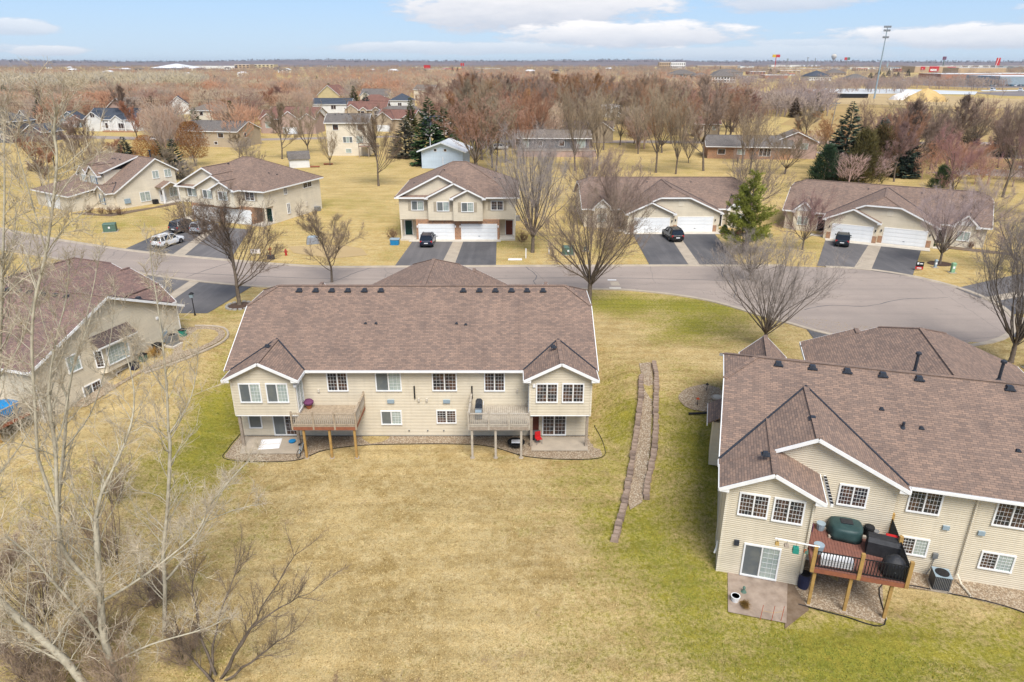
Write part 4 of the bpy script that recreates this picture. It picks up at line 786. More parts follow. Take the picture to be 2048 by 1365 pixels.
# --- cottage-style house with blue shutters (front right corner at origin; x to its left is negative)
def cottage():
    w = math.atan2(.83, .555); rz = w - math.pi / 2
    t = thing('cottage_house', 'cream house with steep brown roof and blue shutters at the upper left', 'house', (-67.8, 117.6, 0), rz); rf = Roof(); wl = MB()
    L = 17.0; pr = [(-.0, -.3), (11.3, -.3), (11.3, 5.55), (7.8, 7.65), (0, 3.05)]; wl.extrude(pr, 'x', -L, 0)
    A, B_, C_ = (-.45, 2.9), (7.8, 7.85), (11.75, 5.45)
    for p, q in ((A, B_), (B_, C_)): rf.plane([(-L - .4, p[0], p[1]), (.4, p[0], p[1]), (.4, q[0], q[1]), (-L - .4, q[0], q[1])]); [rf.fascia((u, p[0], p[1]), (u, q[0], q[1]), (o, 0)) for u, o in ((-L - .4, -.03), (.4, .03))]
    rf.fascia((-L - .4, *A), (.4, *A), (0, -.03)); rf.fascia((-L - .4, *C_), (.4, *C_), (0, .03)); rf.ridge((-L - .4, *B_), (.4, *B_))
    wing(rf, wl, -1, -2.2, 1.7, -1.3, .3, 2.9, .6, -.45, 2.9, .6, -.3, oh=.35)                        # small front bay
    wl.box(-12.5, -5.2, 1.2, 6, 2.5, 5.9); rf.plane([(-13, .7, 5.75), (-4.8, .7, 5.75), (-4.8, 7.8, 7.95), (-13, 7.8, 7.95)]); rf.fascia((-13, .7, 5.75), (-4.8, .7, 5.75), (0, -.03)); rf.fascia((-4.8, .7, 5.75), (-4.8, 7.8, 7.95), (.03, 0))
    wing(rf, wl, -1, -7.2, 1.75, .4, 1.3, 5.2, .8, .7, 5.75, .31, 2.6, oh=.35); wing(rf, wl, -1, -10.9, 1.75, .6, 1.3, 5.0, .8, .7, 5.75, .31, 2.6, oh=.35)
    wl.box(-16.5, -4.2, -5.5, 0, -.3, 2.8); rf.plane([(-17, -6, 2.75), (-3.7, -6, 2.75), (-3.7, .5, 3.75), (-17, .5, 3.75)]); rf.fascia((-17, -6, 2.75), (-3.7, -6, 2.75), (0, -.03)); rf.fascia((-3.7, -6, 2.75), (-3.7, .5, 3.75), (.03, 0))
    wl.build('wall', 'siding_cream', t); rf.build(t, 'shingle')
    for u, v, z, sh in ((-2.2, -1.3, 1.7, 'shutter_blue'), (-7.2, .4, 4.3, 'shutter_blue'), (-10.9, .6, 4.2, 'shutter_tan')): window(t, (u, v, z), 0, 1.35 if u < -3 else 1.0, 1.6, 'bb' if u < -3 else 'b', 2, 3, shutters=sh)
    for v, z, w_ in ((5.0, 1.5, 1.9), (7.6, 5.0, 1.2), (9.9, 5.0, 1.3), (10.3, 1.6, 1.5)): window(t, (0, v, z), math.pi / 2, w_, 1.7 if z < 3 else 1.4, 'bb', 2, 3)
    garage_door(t, (-10.5, -5.5, 0), 0, 4.9); door(t, (0, 8.2, .2), math.pi / 2, 1.0, 2.1, 'door_white', True)
    p = Roof(); p.plane([(0, 7.0, 2.9), (2.0, 7.0, 2.9), (2.0, 8.9, 3.8), (0, 8.9, 3.8)]); p.plane([(0, 10.8, 2.9), (2.0, 10.8, 2.9), (2.0, 8.9, 3.8), (0, 8.9, 3.8)]); p.fascia((2, 7.0, 2.9), (2, 8.9, 3.8), (.03, 0)); p.fascia((2, 10.8, 2.9), (2, 8.9, 3.8), (.03, 0))
    p.r.build('porch_roof', 'shingle', t); p.fa.build('porch_fascia', 'trim', t)
    for v in (7.4, 10.4): MB().box(1.6, 1.85, v - .12, v + .12, 0, 2.8).build('porch_post', 'trim', t)
    MB().box(0, 2.2, 6.9, 10.9, -.1, .15).build('step', 'concrete_pale', t); MB().box(.1, .8, 6.0, 6.8, -.1, .8).build('air_conditioner', 'black', t)
    MB().box(0, .2, 1.2, 2.2, .8, 1.6).build('meter_box', 'grey_blue', t); pipe(t, (-1.6, 8.2, 7.6), 1.3, .14)
    for u, v in ((-3.0, 1.4), (-2.4, 1.6), (-7, 5.5), (-8.5, 5.4), (-9.5, 5.5)): vent(t, (u, v, 2.95 + .6 * (v + .45) if v < 3 else 7.35), .5)
    return t
cottage()
# ---------------------------------------------------------------- trees
def rot_about(d, ax, ang): return Matrix.Rotation(ang, 3, ax) @ d
def side_dir(d, ang, rnd):
    ax = d.orthogonal().normalized(); ax = rot_about(ax, d, rnd.uniform(0, 6.283)); return rot_about(d, ax, ang)
def cone(mb, p, q, r):
    """a twig: a three-sided spike, three triangles"""
    d = (q - p); a = d.orthogonal().normalized() * r; b = d.cross(a).normalized() * r; n = len(mb.v)
    mb.v += [tuple(p + a), tuple(p - a * .5 + b * .87), tuple(p - a * .5 - b * .87), tuple(q)]
    mb.f += [(n, n + 1, n + 3), (n + 1, n + 2, n + 3), (n + 2, n, n + 3)]; mb.m += [0, 0, 0]
def path(p, d, L, n, wob, up, rnd):
    pts = [p.copy()]; d = d.copy()
    for i in range(n):
        d = (d + Vector((rnd.gauss(0, wob), rnd.gauss(0, wob), rnd.gauss(0, wob) + up))).normalized(); p = p + d * (L / n); pts.append(p)
    return pts, d
def at_path(pts, t):
    f = t * (len(pts) - 1); i = min(int(f), len(pts) - 2); return pts[i].lerp(pts[i + 1], f - i), (pts[i + 1] - pts[i]).normalized()
def twigs(cr, pts, L, rnd, n, tl, tr, ang=.75, up=.15, sub=3, t0=.15):
    """fine twigs with their own side shoots along a branch"""
    for i in range(n):
        t = t0 + (1 - t0) * (i + rnd.random()) / n; p, d = at_path(pts, t); e = side_dir(d, rnd.uniform(.5, 1.1) * ang, rnd); e.z += up; e.normalize()
        l = tl * rnd.uniform(.55, 1.2) * (1.15 - .5 * t); q = p + e * l; cone(cr, p, q, tr)
        for k in range(sub):
            s_ = rnd.uniform(.25, .95); e2 = side_dir(e, rnd.uniform(.4, .9), rnd); e2.z += up; b = p.lerp(q, s_); cone(cr, b, b + e2.normalized() * l * rnd.uniform(.3, .6), tr * .75)
def bare_tree(seed, H, half, trunk=.18, nl=6, style='vase', r0=.2, dens=1.0, tr=.012, lev2=7, sub=3):
    """returns (trunk mesh, crown mesh) of a leafless tree about H tall and 2*half wide"""
    rnd = random.Random(seed); tk = MB(); cr = MB(); th = H * trunk
    lean = Vector((rnd.gauss(0, .04), rnd.gauss(0, .04), 1)).normalized()
    tp, td = path(Vector((0, 0, -.3)), lean, th + .3, 4, .03, .05, rnd)
    if style == 'spread':                                       # a leader that runs on through the crown
        tp2, td = path(tp[-1], td, H * .55, 6, .10, .12, rnd); full = tp + tp2[1:]
    else: full = tp
    n = len(full); tk.tube(full, [r0 * (1.35 if i == 0 else 1) * (1 - .72 * i / max(n - 1, 1) * (1 if style == 'spread' else .3)) for i in range(n)], 8)
    limbs = []
    for i in range(nl):
        a = 6.283 * (i + rnd.uniform(-.25, .25)) / nl
        if style == 'vase': t = rnd.uniform(.82, 1); tilt = rnd.uniform(.28, .75) * half / H * 2.6; L = (H - th) * rnd.uniform(.82, 1.05); up = .045
        elif style == 'oval': t = rnd.uniform(.75, 1); tilt = rnd.uniform(.35, 1.0) * half / H * 2.4; L = (H - th) * rnd.uniform(.7, .98); up = .07
        else: t = .33 + .6 * (i + rnd.random()) / nl; tilt = rnd.uniform(.75, 1.15); L = half * rnd.uniform(.9, 1.25) * (1.25 - .5 * t); up = .10
        p, d = at_path(full, t); dd = Vector((math.cos(a) * math.sin(tilt), math.sin(a) * math.sin(tilt), math.cos(tilt)))
        pts, _ = path(p, dd, L, 7, .11, up, rnd); rl = r0 * (rnd.uniform(.24, .40) if style != 'spread' else .34 * (1.2 - .5 * t)); tk.tube(pts, [max(.012, rl * (1 - .88 * k / 7)) for k in range(8)], 5); limbs.append((pts, L, rl))
    if style == 'vase':
        for i in range(3):
            pts, _ = path(tp[-1], Vector((rnd.gauss(0, .12), rnd.gauss(0, .12), 1)).normalized(), (H - th) * rnd.uniform(.9, 1), 7, .06, .06, rnd); tk.tube(pts, [max(.012, r0 * .4 * (1 - .9 * k / 7)) for k in range(8)], 5); limbs.append((pts, H - th, r0 * .4))
    if style == 'spread': limbs.append((tp2, H * .55, r0 * .4))
    for pts, L, rl in limbs:
        for j in range(lev2):
            t = .22 + .76 * (j + rnd.random()) / lev2; p, d = at_path(pts, t); e = side_dir(d, rnd.uniform(.35, .8), rnd); e.z += .22; e.normalize()
            l2 = L * rnd.uniform(.28, .48) * (1.2 - .65 * t); b, _ = path(p, e, l2, 4, .12, .07, rnd); r2 = max(.010, rl * .32 * (1.1 - .6 * t)); cr.tube(b, [r2, r2 * .8, r2 * .6, r2 * .45, r2 * .25], 3)
            for m in range(3):
                t3 = rnd.uniform(.25, .95); p3, d3 = at_path(b, t3); e3 = side_dir(d3, rnd.uniform(.4, .8), rnd); e3.z += .2; l3 = l2 * rnd.uniform(.35, .6); c, _ = path(p3, e3.normalized(), l3, 3, .12, .06, rnd); cr.tube(c, [r2 * .5, r2 * .42, r2 * .3, .004], 3)
                twigs(cr, c, l3, rnd, max(2, int(4 * dens)), .62 * half / 4.5, tr, sub=sub)
            twigs(cr, b, l2, rnd, max(3, int(6 * dens)), .68 * half / 4.5, tr, sub=sub)
        twigs(cr, pts, L, rnd, int(10 * dens), .6 * half / 4.5, tr, sub=sub, t0=.35)
    zt = sorted(v[2] for v in cr.v)[int(len(cr.v) * .99)]; k = H / zt
    for mb in (tk, cr): mb.v = [(x, y, z * k if z > 0 else z) for x, y, z in mb.v]
    return tk.mesh('trunk', 'bark', True, False), cr.mesh('crown', 'twig', False, False)
TT = {}
def proto(key, *a, **k): TT[key] = (bare_tree(*a, **k), a[1], a[2])
proto('vaseA', 11, 14, 5.2, .16, 26, 'vase', .27, 1.8, .011, 7, 3)
proto('vaseB', 12, 10, 4.2, .17, 22, 'vase', .19, 1.6, .009, 7, 3)
proto('ovalA', 13, 12, 5.2, .22, 20, 'oval', .27, 2.2, .011, 8, 3)
proto('ovalB', 14, 10, 4.4, .20, 17, 'oval', .2, 1.9, .011, 8, 3)
proto('spreadA', 15, 11, 5.6, .2, 18, 'spread', .24, 1.9, .011, 8, 3)
proto('spreadB', 16, 9, 4.4, .2, 14, 'spread', .16, 1.8, .010, 7, 3)
proto('farA', 21, 15, 5.2, .26, 13, 'oval', .26, 1.7, .022, 7, 3)
proto('farB', 22, 14, 5.6, .20, 11, 'spread', .26, 2.2, .026, 7, 3)
proto('farC', 23, 16, 4.4, .22, 13, 'vase', .26, 1.7, .022, 7, 3)
proto('farE', 25, 13, 5.4, .30, 12, 'spread', .24, 2.0, .022, 7, 3)
proto('farF', 26, 15, 4.6, .34, 12, 'oval', .24, 1.8, .022, 7, 3)
proto('farD', 24, 12, 5.2, .16, 14, 'oval', .22, 1.8, .022, 7, 3)
RND = random.Random(5)
RED, TAN, GREY, ORG, PUR = (.37, .195, .12), (.35, .275, .19), (.32, .265, .215), (.40, .215, .10), (.30, .215, .165)
def tree(key, x, y, H, half, col=GREY, label=None, group=None, z=None, rz=None, name='bare_tree', cat='tree'):
    (mt_, mc), h0, w0 = TT[key]; t = thing(name, label, cat, (x, y, gz(x, y) if z is None else z), RND.uniform(0, 6.28) if rz is None else rz, group)
    sx = half / w0; t.scale = (sx, sx, H / h0)
    put('trunk', mt_, t); c = put('crown', mc, t); c.color = (*col, 1); return t
tree('vaseA', 2.74, 88.9, 16, 5.4, (0.362, 0.312, 0.283), 'tall fan-shaped bare tree beside the brick-fronted twin house')
tree('ovalA', 8.06, 67.6, 12.4, 5.3, (0.319, 0.239, 0.181), 'bare tree just behind the right end of the middle house roof')
tree('vaseB', 22.4, 55.7, 9.8, 4.3, (0.334, 0.283, 0.246), 'bare fan-shaped tree on the lawn at the near side of the cul-de-sac')
tree('spreadA', -28.35, 67.2, 12.4, 5.8, (0.246, 0.181, 0.138), 'wide bare tree standing in the stone ring left of the road')
tree('spreadB', -20.8, 75.5, 8.8, 4.4, (0.225, 0.167, 0.123), 'small bare tree at the road edge above the left end of the middle roof')
tree('spreadA', -27.4, 141.9, 15.3, 6.0, (0.275, 0.203, 0.145), 'old bare tree alone in the yard left of the blue barn')
tree('vaseB', 53.9, 83.3, 9.6, 3.6, (0.392, 0.304, 0.290), 'slim bare tree in the round mulch bed by the yard sign')
tree('ovalB', 15.8, 103.0, 11.0, 4.4, (0.304, 0.225, 0.189), 'bare tree before the left end of the dark-car house roof')
tree('vaseB', 27.8, 76.4, 5.6, 3.6, (0.319, 0.268, 0.232), 'low bare shrubby tree on the road edge below the green pine', z=0)
tree('ovalB', 39.3, 90.2, 8.0, 3.0, (0.392, 0.239, 0.217), 'reddish bare tree between the two brown-roofed twin houses')
tree('vaseA', 42.2, 52.8, 12.2, 4.3, (0.334, 0.283, 0.246), 'bare tree at the right edge behind the right-hand roof')
tree('ovalB', 66.7, 96.5, 9.2, 4.2, (0.392, 0.304, 0.261), 'pale bare tree on the lawn right of the cul-de-sac house')
tree('ovalB', 60.5, 79.5, 8.0, 4.0, (0.319, 0.246, 0.217), 'bare tree beside the driveways at the right edge')
tree('vaseB', 14.0, 121, 11, 4.5, (0.290, 0.210, 0.174), 'bare tree rising behind the left part of the dark-car house')
tree('ovalB', 37.5, 108, 12.0, 4.2, (0.334, 0.261, 0.210), 'bare tree behind the green pine')
tree('spreadB', 75.5, 118, 13.5, 5.5, (0.362, 0.203, 0.181), 'reddish bare tree behind the right end of the cul-de-sac house')
tree('spreadA', 92.2, 129, 19.0, 6.4, (0.290, 0.210, 0.174), 'big dark forked bare tree at the upper right edge')
tree('ovalA', 86, 112, 16, 5, (0.348, 0.217, 0.203), 'tall bare tree at the right edge beyond the lawn')
# ---------------------------------------------------------------- evergreens
def spruce(seed, H, half, drop=.25, nb=12, dens=1.0):
    rnd = random.Random(seed); tk = MB(); cr = MB(); tk.tube([(0, 0, -.3), (0, 0, H * .5), (0, 0, H)], [half * .07, half * .045, .01], 6)
    lv = int(H * 3)
    for i in range(lv):
        f = (i + .5) / lv; z = H * (.06 + .93 * f); rad = half * (1 - f) ** .85 + .12; n = max(5, int(nb * (1 - f * .6)))
        for k in range(n):
            a = 6.283 * (k + rnd.random()) / n; l = rad * rnd.uniform(.72, 1.12); d = Vector((math.cos(a), math.sin(a), -drop + .5 * f + rnd.uniform(-.12, .12))); p = Vector((0, 0, z + rnd.uniform(-.15, .15)))
            for s_ in range(int(max(5, l * 11) * dens)):
                t = rnd.uniform(.15, 1) ** .7; c = p + d * (l * t); c.z += .18 * l * t * t; w = Vector((-math.sin(a), math.cos(a), 0)); sp = rnd.choice((-1, 1)); sz = .62 * rnd.uniform(.7, 1.25) * (.55 + .45 * rad / half)
                q = c + d.normalized() * sz + w * sp * sz * rnd.uniform(.1, .9) + Vector((0, 0, rnd.uniform(-.25, .12) * sz)); v = (q - c).cross(Vector((rnd.gauss(0, .4), rnd.gauss(0, .4), 1))).normalized() * sz * .24; m_ = c.lerp(q, .35)
                n0 = len(cr.v); cr.v += [tuple(c), tuple(m_ + v), tuple(q), tuple(m_ - v)]; cr.f.append((n0, n0 + 1, n0 + 2, n0 + 3)); cr.m.append(0)
    return tk.mesh('trunk', 'bark', True, False), cr.mesh('crown', 'needle', False, False)
TT['spruceA'] = (spruce(31, 10, 3, .25, 15, 1.5), 10, 3); TT['spruceB'] = (spruce(32, 8, 2.6, .1, 13, 1.4), 8, 2.6)
def pine(seed, H=10, half=4.6):
    rnd = random.Random(seed); tk = MB(); cr = MB()
    stems = []
    for (dx, dy, h, b) in ((0, 0, H, .14), (1.1, .3, H * .82, .1), (-1.0, -.2, H * .7, .1)):
        pts, _ = path(Vector((dx * .2, dy * .2, -.3)), Vector((dx * .16, dy * .16, 1)).normalized(), h, 6, .03, .05, rnd); tk.tube(pts, [b * (1 - .8 * i / 6) for i in range(7)], 6); stems.append((pts, h))
    for pts, h in stems:
        for i in range(30):
            t = .14 + .86 * (i + rnd.random()) / 30; p, _ = at_path(pts, t); a = rnd.uniform(0, 6.28); l = half * (1.02 - t) ** .7 * rnd.uniform(.5, 1.05) + .3; e = Vector((math.cos(a), math.sin(a), .18 + .4 * t)); b, _ = path(p, e.normalized(), l, 4, .1, .06, rnd); tk.tube(b, [.035, .03, .022, .016, .008], 4)
            for j in range(int(9 + 12 * l)):
                c, d = at_path(b, rnd.uniform(.25, 1)); c = c + Vector((rnd.gauss(0, .22), rnd.gauss(0, .22), rnd.gauss(.08, .16)))
                for m in range(7):
                    q = c + (d + Vector((rnd.gauss(0, .8), rnd.gauss(0, .8), rnd.gauss(.25, .6)))).normalized() * rnd.uniform(.25, .48); cone(cr, c, q, .035)
    return tk.mesh('trunk', 'bark', True, False), cr.mesh('crown', 'needle', False, False)
TT['pine'] = (pine(41), 10, 4.6)
def cedar(seed, H=10, half=4):
    rnd = random.Random(seed); tk = MB(); cr = MB(); tk.tube([(0, 0, -.3), (0, 0, H * .8)], [.2, .04], 6)
    for i in range(150):
        f = rnd.random(); z = H * (.05 + .9 * f); a = rnd.uniform(0, 6.28); r = half * (1 - f) ** .6 * rnd.uniform(.45, 1); c0 = Vector((math.cos(a) * r, math.sin(a) * r, z))
        for j in range(34):
            c = c0 + Vector((rnd.gauss(0, .38), rnd.gauss(0, .38), rnd.gauss(0, .5))); q = c + Vector((math.cos(a) * .35, math.sin(a) * .35, .45)) * rnd.uniform(.6, 1.2) + Vector((rnd.gauss(0, .15), rnd.gauss(0, .15), 0)); cone(cr, c, q, .075)
    return tk.mesh('trunk', 'bark', True, False), cr.mesh('crown', 'needle', False, False)
TT['cedar'] = (cedar(43), 10, 4)
GRN, BLU, DKG, OLV, BRZ = (.065, .115, .040), (.085, .135, .12), (.040, .072, .036), (.14, .135, .035), (.16, .10, .055)
def ever(key, x, y, H, half, col, label, group=None): return tree(key, x, y, H, half, col, label, group, 0, None, 'evergreen_tree')
tree('pine', 30.9, 88.6, 10.6, 4.7, (.30, .31, .06), 'bright green pine in front of the gap between the brown-roofed houses', z=0, name='pine_tree')
ever('spruceA', -20.1, 173, 15.8, 4.6, GRN, 'tall dark green spruce behind the blue barn'); ever('spruceA', -17.0, 178, 13.2, 4.2, GRN, 'second green spruce behind the blue barn, the shorter right one'); ever('spruceB', -28.3, 187, 10.2, 4.0, (0.160, 0.145, 0.102), 'brownish spruce left of the tall spruce by the blue barn')
ever('spruceB', -104, 189, 5.2, 2.6, (0.145, 0.160, 0.116), 'small pale spruce behind the cottage roof'); ever('spruceB', -92.8, 184, 4.6, 2.4, DKG, 'small green spruce behind the cottage roof ridge'); ever('spruceB', -73.3, 152, 8.2, 2.6, (0.041, 0.087, 0.052), 'green spruce between the cottage and the cream twin house'); ever('spruceB', -200, 330, 8.6, 3.6, BLU, 'blue-green spruce beside the dark-roofed house'); ever('spruceB', -138.8, 278, 11.6, 3.0, BRZ, 'narrow bronze conifer right of the dark-roofed house')
ever('spruceA', 72.0, 152, 15.8, 4.4, (.095, .125, .085), 'blue spruce with a tall pointed top at the right'); ever('cedar', 72.6, 145, 10.8, 4.4, (0.138, 0.113, 0.041), 'bushy olive cedar behind the cul-de-sac house, left one'); ever('cedar', 80.5, 154, 10.8, 4.4, (0.152, 0.109, 0.043), 'bushy bronze cedar behind the cul-de-sac house, right one'); ever('cedar', 66.5, 148, 7.5, 3.6, DKG, 'low dark cedar at the left of the cedar clump')
ever('spruceA', 82.5, 158, 12.6, 3.4, BLU, 'blue spruce just right of the cedars'); ever('spruceA', 90, 160, 12.4, 3.2, (0.087, 0.104, 0.087), 'grey-green spruce among the bare trees on the right'); ever('spruceB', 86.5, 153, 7.0, 2.8, (0.072, 0.102, 0.072), 'short spruce right of the bronze cedar'); ever('spruceB', 146.5, 346, 10.2, 3.0, OLV, 'small olive spruce by the leaning utility pole'); ever('spruceB', 130, 330, 8.6, 2.9, BRZ, 'small bronze spruce far behind the brown house')
ever('cedar', 86.8, 140, 4.4, 2.3, (0.072, 0.109, 0.043), 'green shrub behind the right part of the cul-de-sac house'); ever('spruceB', 123, 190, 7.0, 3.6, (0.072, 0.072, 0.065), 'dark broad spruce at the far right, left of two'); ever('spruceB', 132, 190, 7.0, 4.0, (0.087, 0.065, 0.065), 'dark broad spruce at the far right, right of two')
CR = random.Random(23)
for i in range(40):
    cy = 240 + 520 * CR.random(); cx = cy * CR.uniform(-.78, .25)
    ever('spruceB', cx, cy, CR.uniform(7, 13), CR.uniform(2.4, 3.8), CR.choice((DKG, GRN, BLU, OLV)), 'conifer scattered among the far leafless woods', 'conifers among the far woods')
ever('spruceA', -22, 365, 11, 4, DKG, 'dark spruce beside the white house roof far back'); ever('spruceB', -116, 262, 8.5, 2.6, OLV, 'olive conifer before the pinkish gabled house'); ever('spruceB', 8, 215, 8, 3, DKG, 'dark conifer behind the low ranch with the long deck')
for k, (px, py, pz) in enumerate(((31.6, 100.3, 1.2), (33.4, 99.4, .9), (57.8, 92.2, .8))):
    ever('cedar', px, py, pz, .7, DKG, ('round dark evergreen bush near the entry of the dark-car house', 'small evergreen bush beside the pine by the dark-car house', 'small evergreen bush by the entry of the cul-de-sac house')[k])
# trees that keep their dead leaves
def leafy(seed, H, half):
    rnd = random.Random(seed); (a, b) = bare_tree(seed, H, half, .2, 9, 'oval', .16, .6, .012, 6, 2); cr = MB()
    for i in range(5200):
        f = rnd.random(); z = H * (.2 + .8 * f); r = half * math.sqrt(max(.02, 1 - ((f - .4) / .62) ** 2)) * rnd.random() ** .45; an = rnd.uniform(0, 6.28); c = Vector((math.cos(an) * r, math.sin(an) * r, z)) + Vector((rnd.gauss(0, .15), rnd.gauss(0, .15), 0))
        u = Vector((rnd.gauss(0, 1), rnd.gauss(0, 1), rnd.gauss(0, 1))).normalized(); v = u.orthogonal().normalized(); s_ = rnd.uniform(.07, .15); n0 = len(cr.v)
        cr.v += [tuple(c + u * s_), tuple(c + v * s_ * .6), tuple(c - u * s_), tuple(c - v * s_ * .6)]; cr.f.append((n0, n0 + 1, n0 + 2, n0 + 3)); cr.m.append(0)
    return a, b, cr.mesh('leaves', 'dry_leaf', False, False)
LF = leafy(51, 9, 3.4)
def oak(x, y, H, half, label):
    t = thing('oak_tree', label, 'tree', (x, y, 0), RND.uniform(0, 6)); t.scale = (half / 3.4, half / 3.4, H / 9)
    put('trunk', LF[0], t); c = put('crown', LF[1], t); c.color = (*ORG, 1); put('leaves', LF[2], t)
oak(-83.5, 160.5, 8.3, 2.9, 'orange-leaved oak behind the cottage, left one'); oak(-77.5, 171, 10.4, 3.9, 'larger orange-leaved oak between the cottage and the tan ranch'); oak(-130, 520, 9, 6, 'orange-leaved tree among the far roofs')
# ---------------------------------------------------------------- cottonwoods and brush in the left foreground
def px(x, y, d):                                              # survey of the trunks: sight line (image column, row) and distance along Y
    u, v = (x - 1024) / 1365, (682.5 - y) / 1365; c, s = math.cos(R(22.2)), math.sin(R(22.2)); k = d / (c + v * s)
    return Vector((u * k, d, 23.5 + (v * c - s) * k))
def cottonwood(label, limbs, seed, tl=.75, dens=1.0):
    """limbs: (base radius, tip radius, [(column,row,distance)...])"""
    rnd = random.Random(seed); b0 = px(*limbs[0][2][0]); base = Vector((b0.x, b0.y, gz(b0.x, b0.y))); t = thing('cottonwood_tree', label, 'tree', base); tk = MB(); cr = MB()
    for li, (ra, rb, pts) in enumerate(limbs):
        P = [px(*q) - base for q in pts]
        if li == 0: P = [Vector((P[0].x * .9, P[0].y, -.4))] + P if P[0].z > .2 else P
        Q = []
        for i in range(len(P) - 1):
            n = 4; p0, p1, p2, p3 = P[max(i - 1, 0)], P[i], P[i + 1], P[min(i + 2, len(P) - 1)]
            for k in range(n): s_ = k / n; Q.append(.5 * ((2 * p1) + (p2 - p0) * s_ + (2 * p0 - 5 * p1 + 4 * p2 - p3) * s_ * s_ + (3 * p1 - p0 - 3 * p2 + p3) * s_ ** 3))
        Q.append(P[-1]); m = len(Q) - 1; tk.tube(Q, [max(.013, .72 * (ra + (rb - ra) * (k / m) ** .7)) * rnd.uniform(.94, 1.07) for k in range(m + 1)], 8)
        L = sum((Q[k + 1] - Q[k]).length for k in range(m)); nb = int(L * 2.95 * dens)
        for j in range(nb):
            f = .12 + .87 * (j + rnd.random()) / nb; p, d = at_path(Q, f); e = side_dir(d, rnd.uniform(.6, 1.15), rnd); e.z += .35; e.normalize(); r = (ra + (rb - ra) * f); l = min(3.6, .8 + r * 16) * rnd.uniform(.5, 1.15)
            b, _ = path(p, e, l, 5, .14, .09, rnd); r2 = max(.009, min(.03, r * .28)); tk.tube(b, [r2 * (1 - .8 * k / 5) for k in range(6)], 4)
            for q in range(5):
                f2 = rnd.uniform(.2, 1); p2, d2 = at_path(b, f2); e2 = side_dir(d2, rnd.uniform(.5, 1), rnd); e2.z += .2; l2 = l * rnd.uniform(.25, .5); c, _ = path(p2, e2.normalized(), l2, 4, .2, .07, rnd); cr.tube(c, [.013, .0115, .010, .008, .005], 3)
                twigs(cr, c, l2, rnd, 4, tl * .6, .0075, .9, .15, 2)
            twigs(cr, b, l, rnd, 7, tl * .75, .008, .9, .15, 2)
    tk.build('trunk', 'bark_birch', t, True, uv=False); c = cr.build('crown', 'twig', t, uv=False); c.color = (.54, .46, .34, 1); return t
cottonwood('large pale cottonwood with leaning limbs at the bottom left', [
    (.30, .15, [(235, 1365, 23.2), (208, 1275, 23.2), (201, 1190, 23.3), (194, 1091, 23.5), (192, 1036, 23.7)]),
    (.13, .03, [(192, 1036, 23.7), (204, 985, 23.9), (235, 920, 24.3), (262, 850, 24.6), (268, 780, 24.8), (250, 700, 25)]),
    (.16, .09, [(201, 1200, 23.3), (184, 1172, 23.2), (129, 1104, 23.0), (116, 1029, 22.9), (111, 900, 23.0), (101, 834, 23.1), (97, 790, 23.2)]),
    (.075, .025, [(97, 790, 23.2), (103, 732, 23.3), (117, 659, 23.5), (132, 600, 23.7), (140, 520, 23.8)]), (.07, .02, [(108, 893, 23.0), (126, 849, 23.4), (144, 746, 23.9), (164, 688, 24.2), (190, 610, 24.5)]),
    (.09, .06, [(116, 1029, 22.9), (82, 934, 22.7), (75, 900, 22.6), (70, 805, 22.6), (64, 700, 22.6), (69, 609, 22.7), (92, 508, 22.8), (106, 409, 22.9), (114, 317, 23), (108, 262, 23), (115, 215, 23)]),
    (.045, .015, [(92, 505, 22.8), (62, 397, 22.5), (37, 308, 22.3), (30, 270, 22.2)]), (.035, .012, [(106, 409, 22.9), (140, 360, 23.2), (168, 335, 23.4)]), (.04, .012, [(92, 508, 22.8), (130, 455, 22.4), (170, 425, 22.2)]),
    (.085, .03, [(225, 1326, 23.2), (300, 1290, 22.8), (409, 1258, 22.4), (455, 1235, 22.2)]), (.10, .03, [(204, 1203, 23.3), (262, 1169, 23.6), (334, 1118, 24.0), (395, 1063, 24.4), (426, 1002, 24.8), (500, 917, 25.2)]),
    (.11, .05, [(201, 1278, 23.2), (163, 1227, 22.8), (102, 1159, 22.3), (68, 1118, 22.0), (10, 1070, 21.6)])], 61)
cottonwood('straight slim cottonwood in front of the left house', [
    (.16, .10, [(329, 1262, 26.2), (330, 1172, 26.2), (327, 1104, 26.2), (335, 1019, 26.3), (340, 900, 26.4), (337, 864, 26.4)]), (.09, .02, [(337, 864, 26.4), (334, 787, 26.4), (327, 702, 26.5), (316, 615, 26.6), (305, 545, 26.7), (300, 500, 26.7)]),
    (.055, .015, [(341, 866, 26.4), (378, 805, 26.7), (393, 746, 26.9), (398, 690, 27)]), (.10, .02, [(335, 1159, 26.2), (378, 1104, 26.3), (412, 1043, 26.5), (450, 975, 26.8), (500, 920, 27.1)]), (.05, .015, [(334, 787, 26.4), (290, 720, 26.0), (262, 660, 25.8)]), (.05, .015, [(412, 1043, 26.5), (470, 1020, 26.2), (520, 1008, 26)])], 62, dens=.9)
cottonwood('thick diagonal cottonwood trunk leaning out of the bottom left corner', [
    (.27, .2, [(190, 1400, 22.3), (140, 1332, 22.2), (102, 1295, 22.1), (51, 1250, 22.0), (0, 1203, 21.8), (-60, 1130, 21.6)]), (.09, .03, [(140, 1332, 22.2), (60, 1290, 21.8), (0, 1262, 21.6)]), (.06, .02, [(102, 1295, 22.1), (150, 1225, 22.6), (215, 1160, 23.0), (290, 1120, 23.4)])], 63)
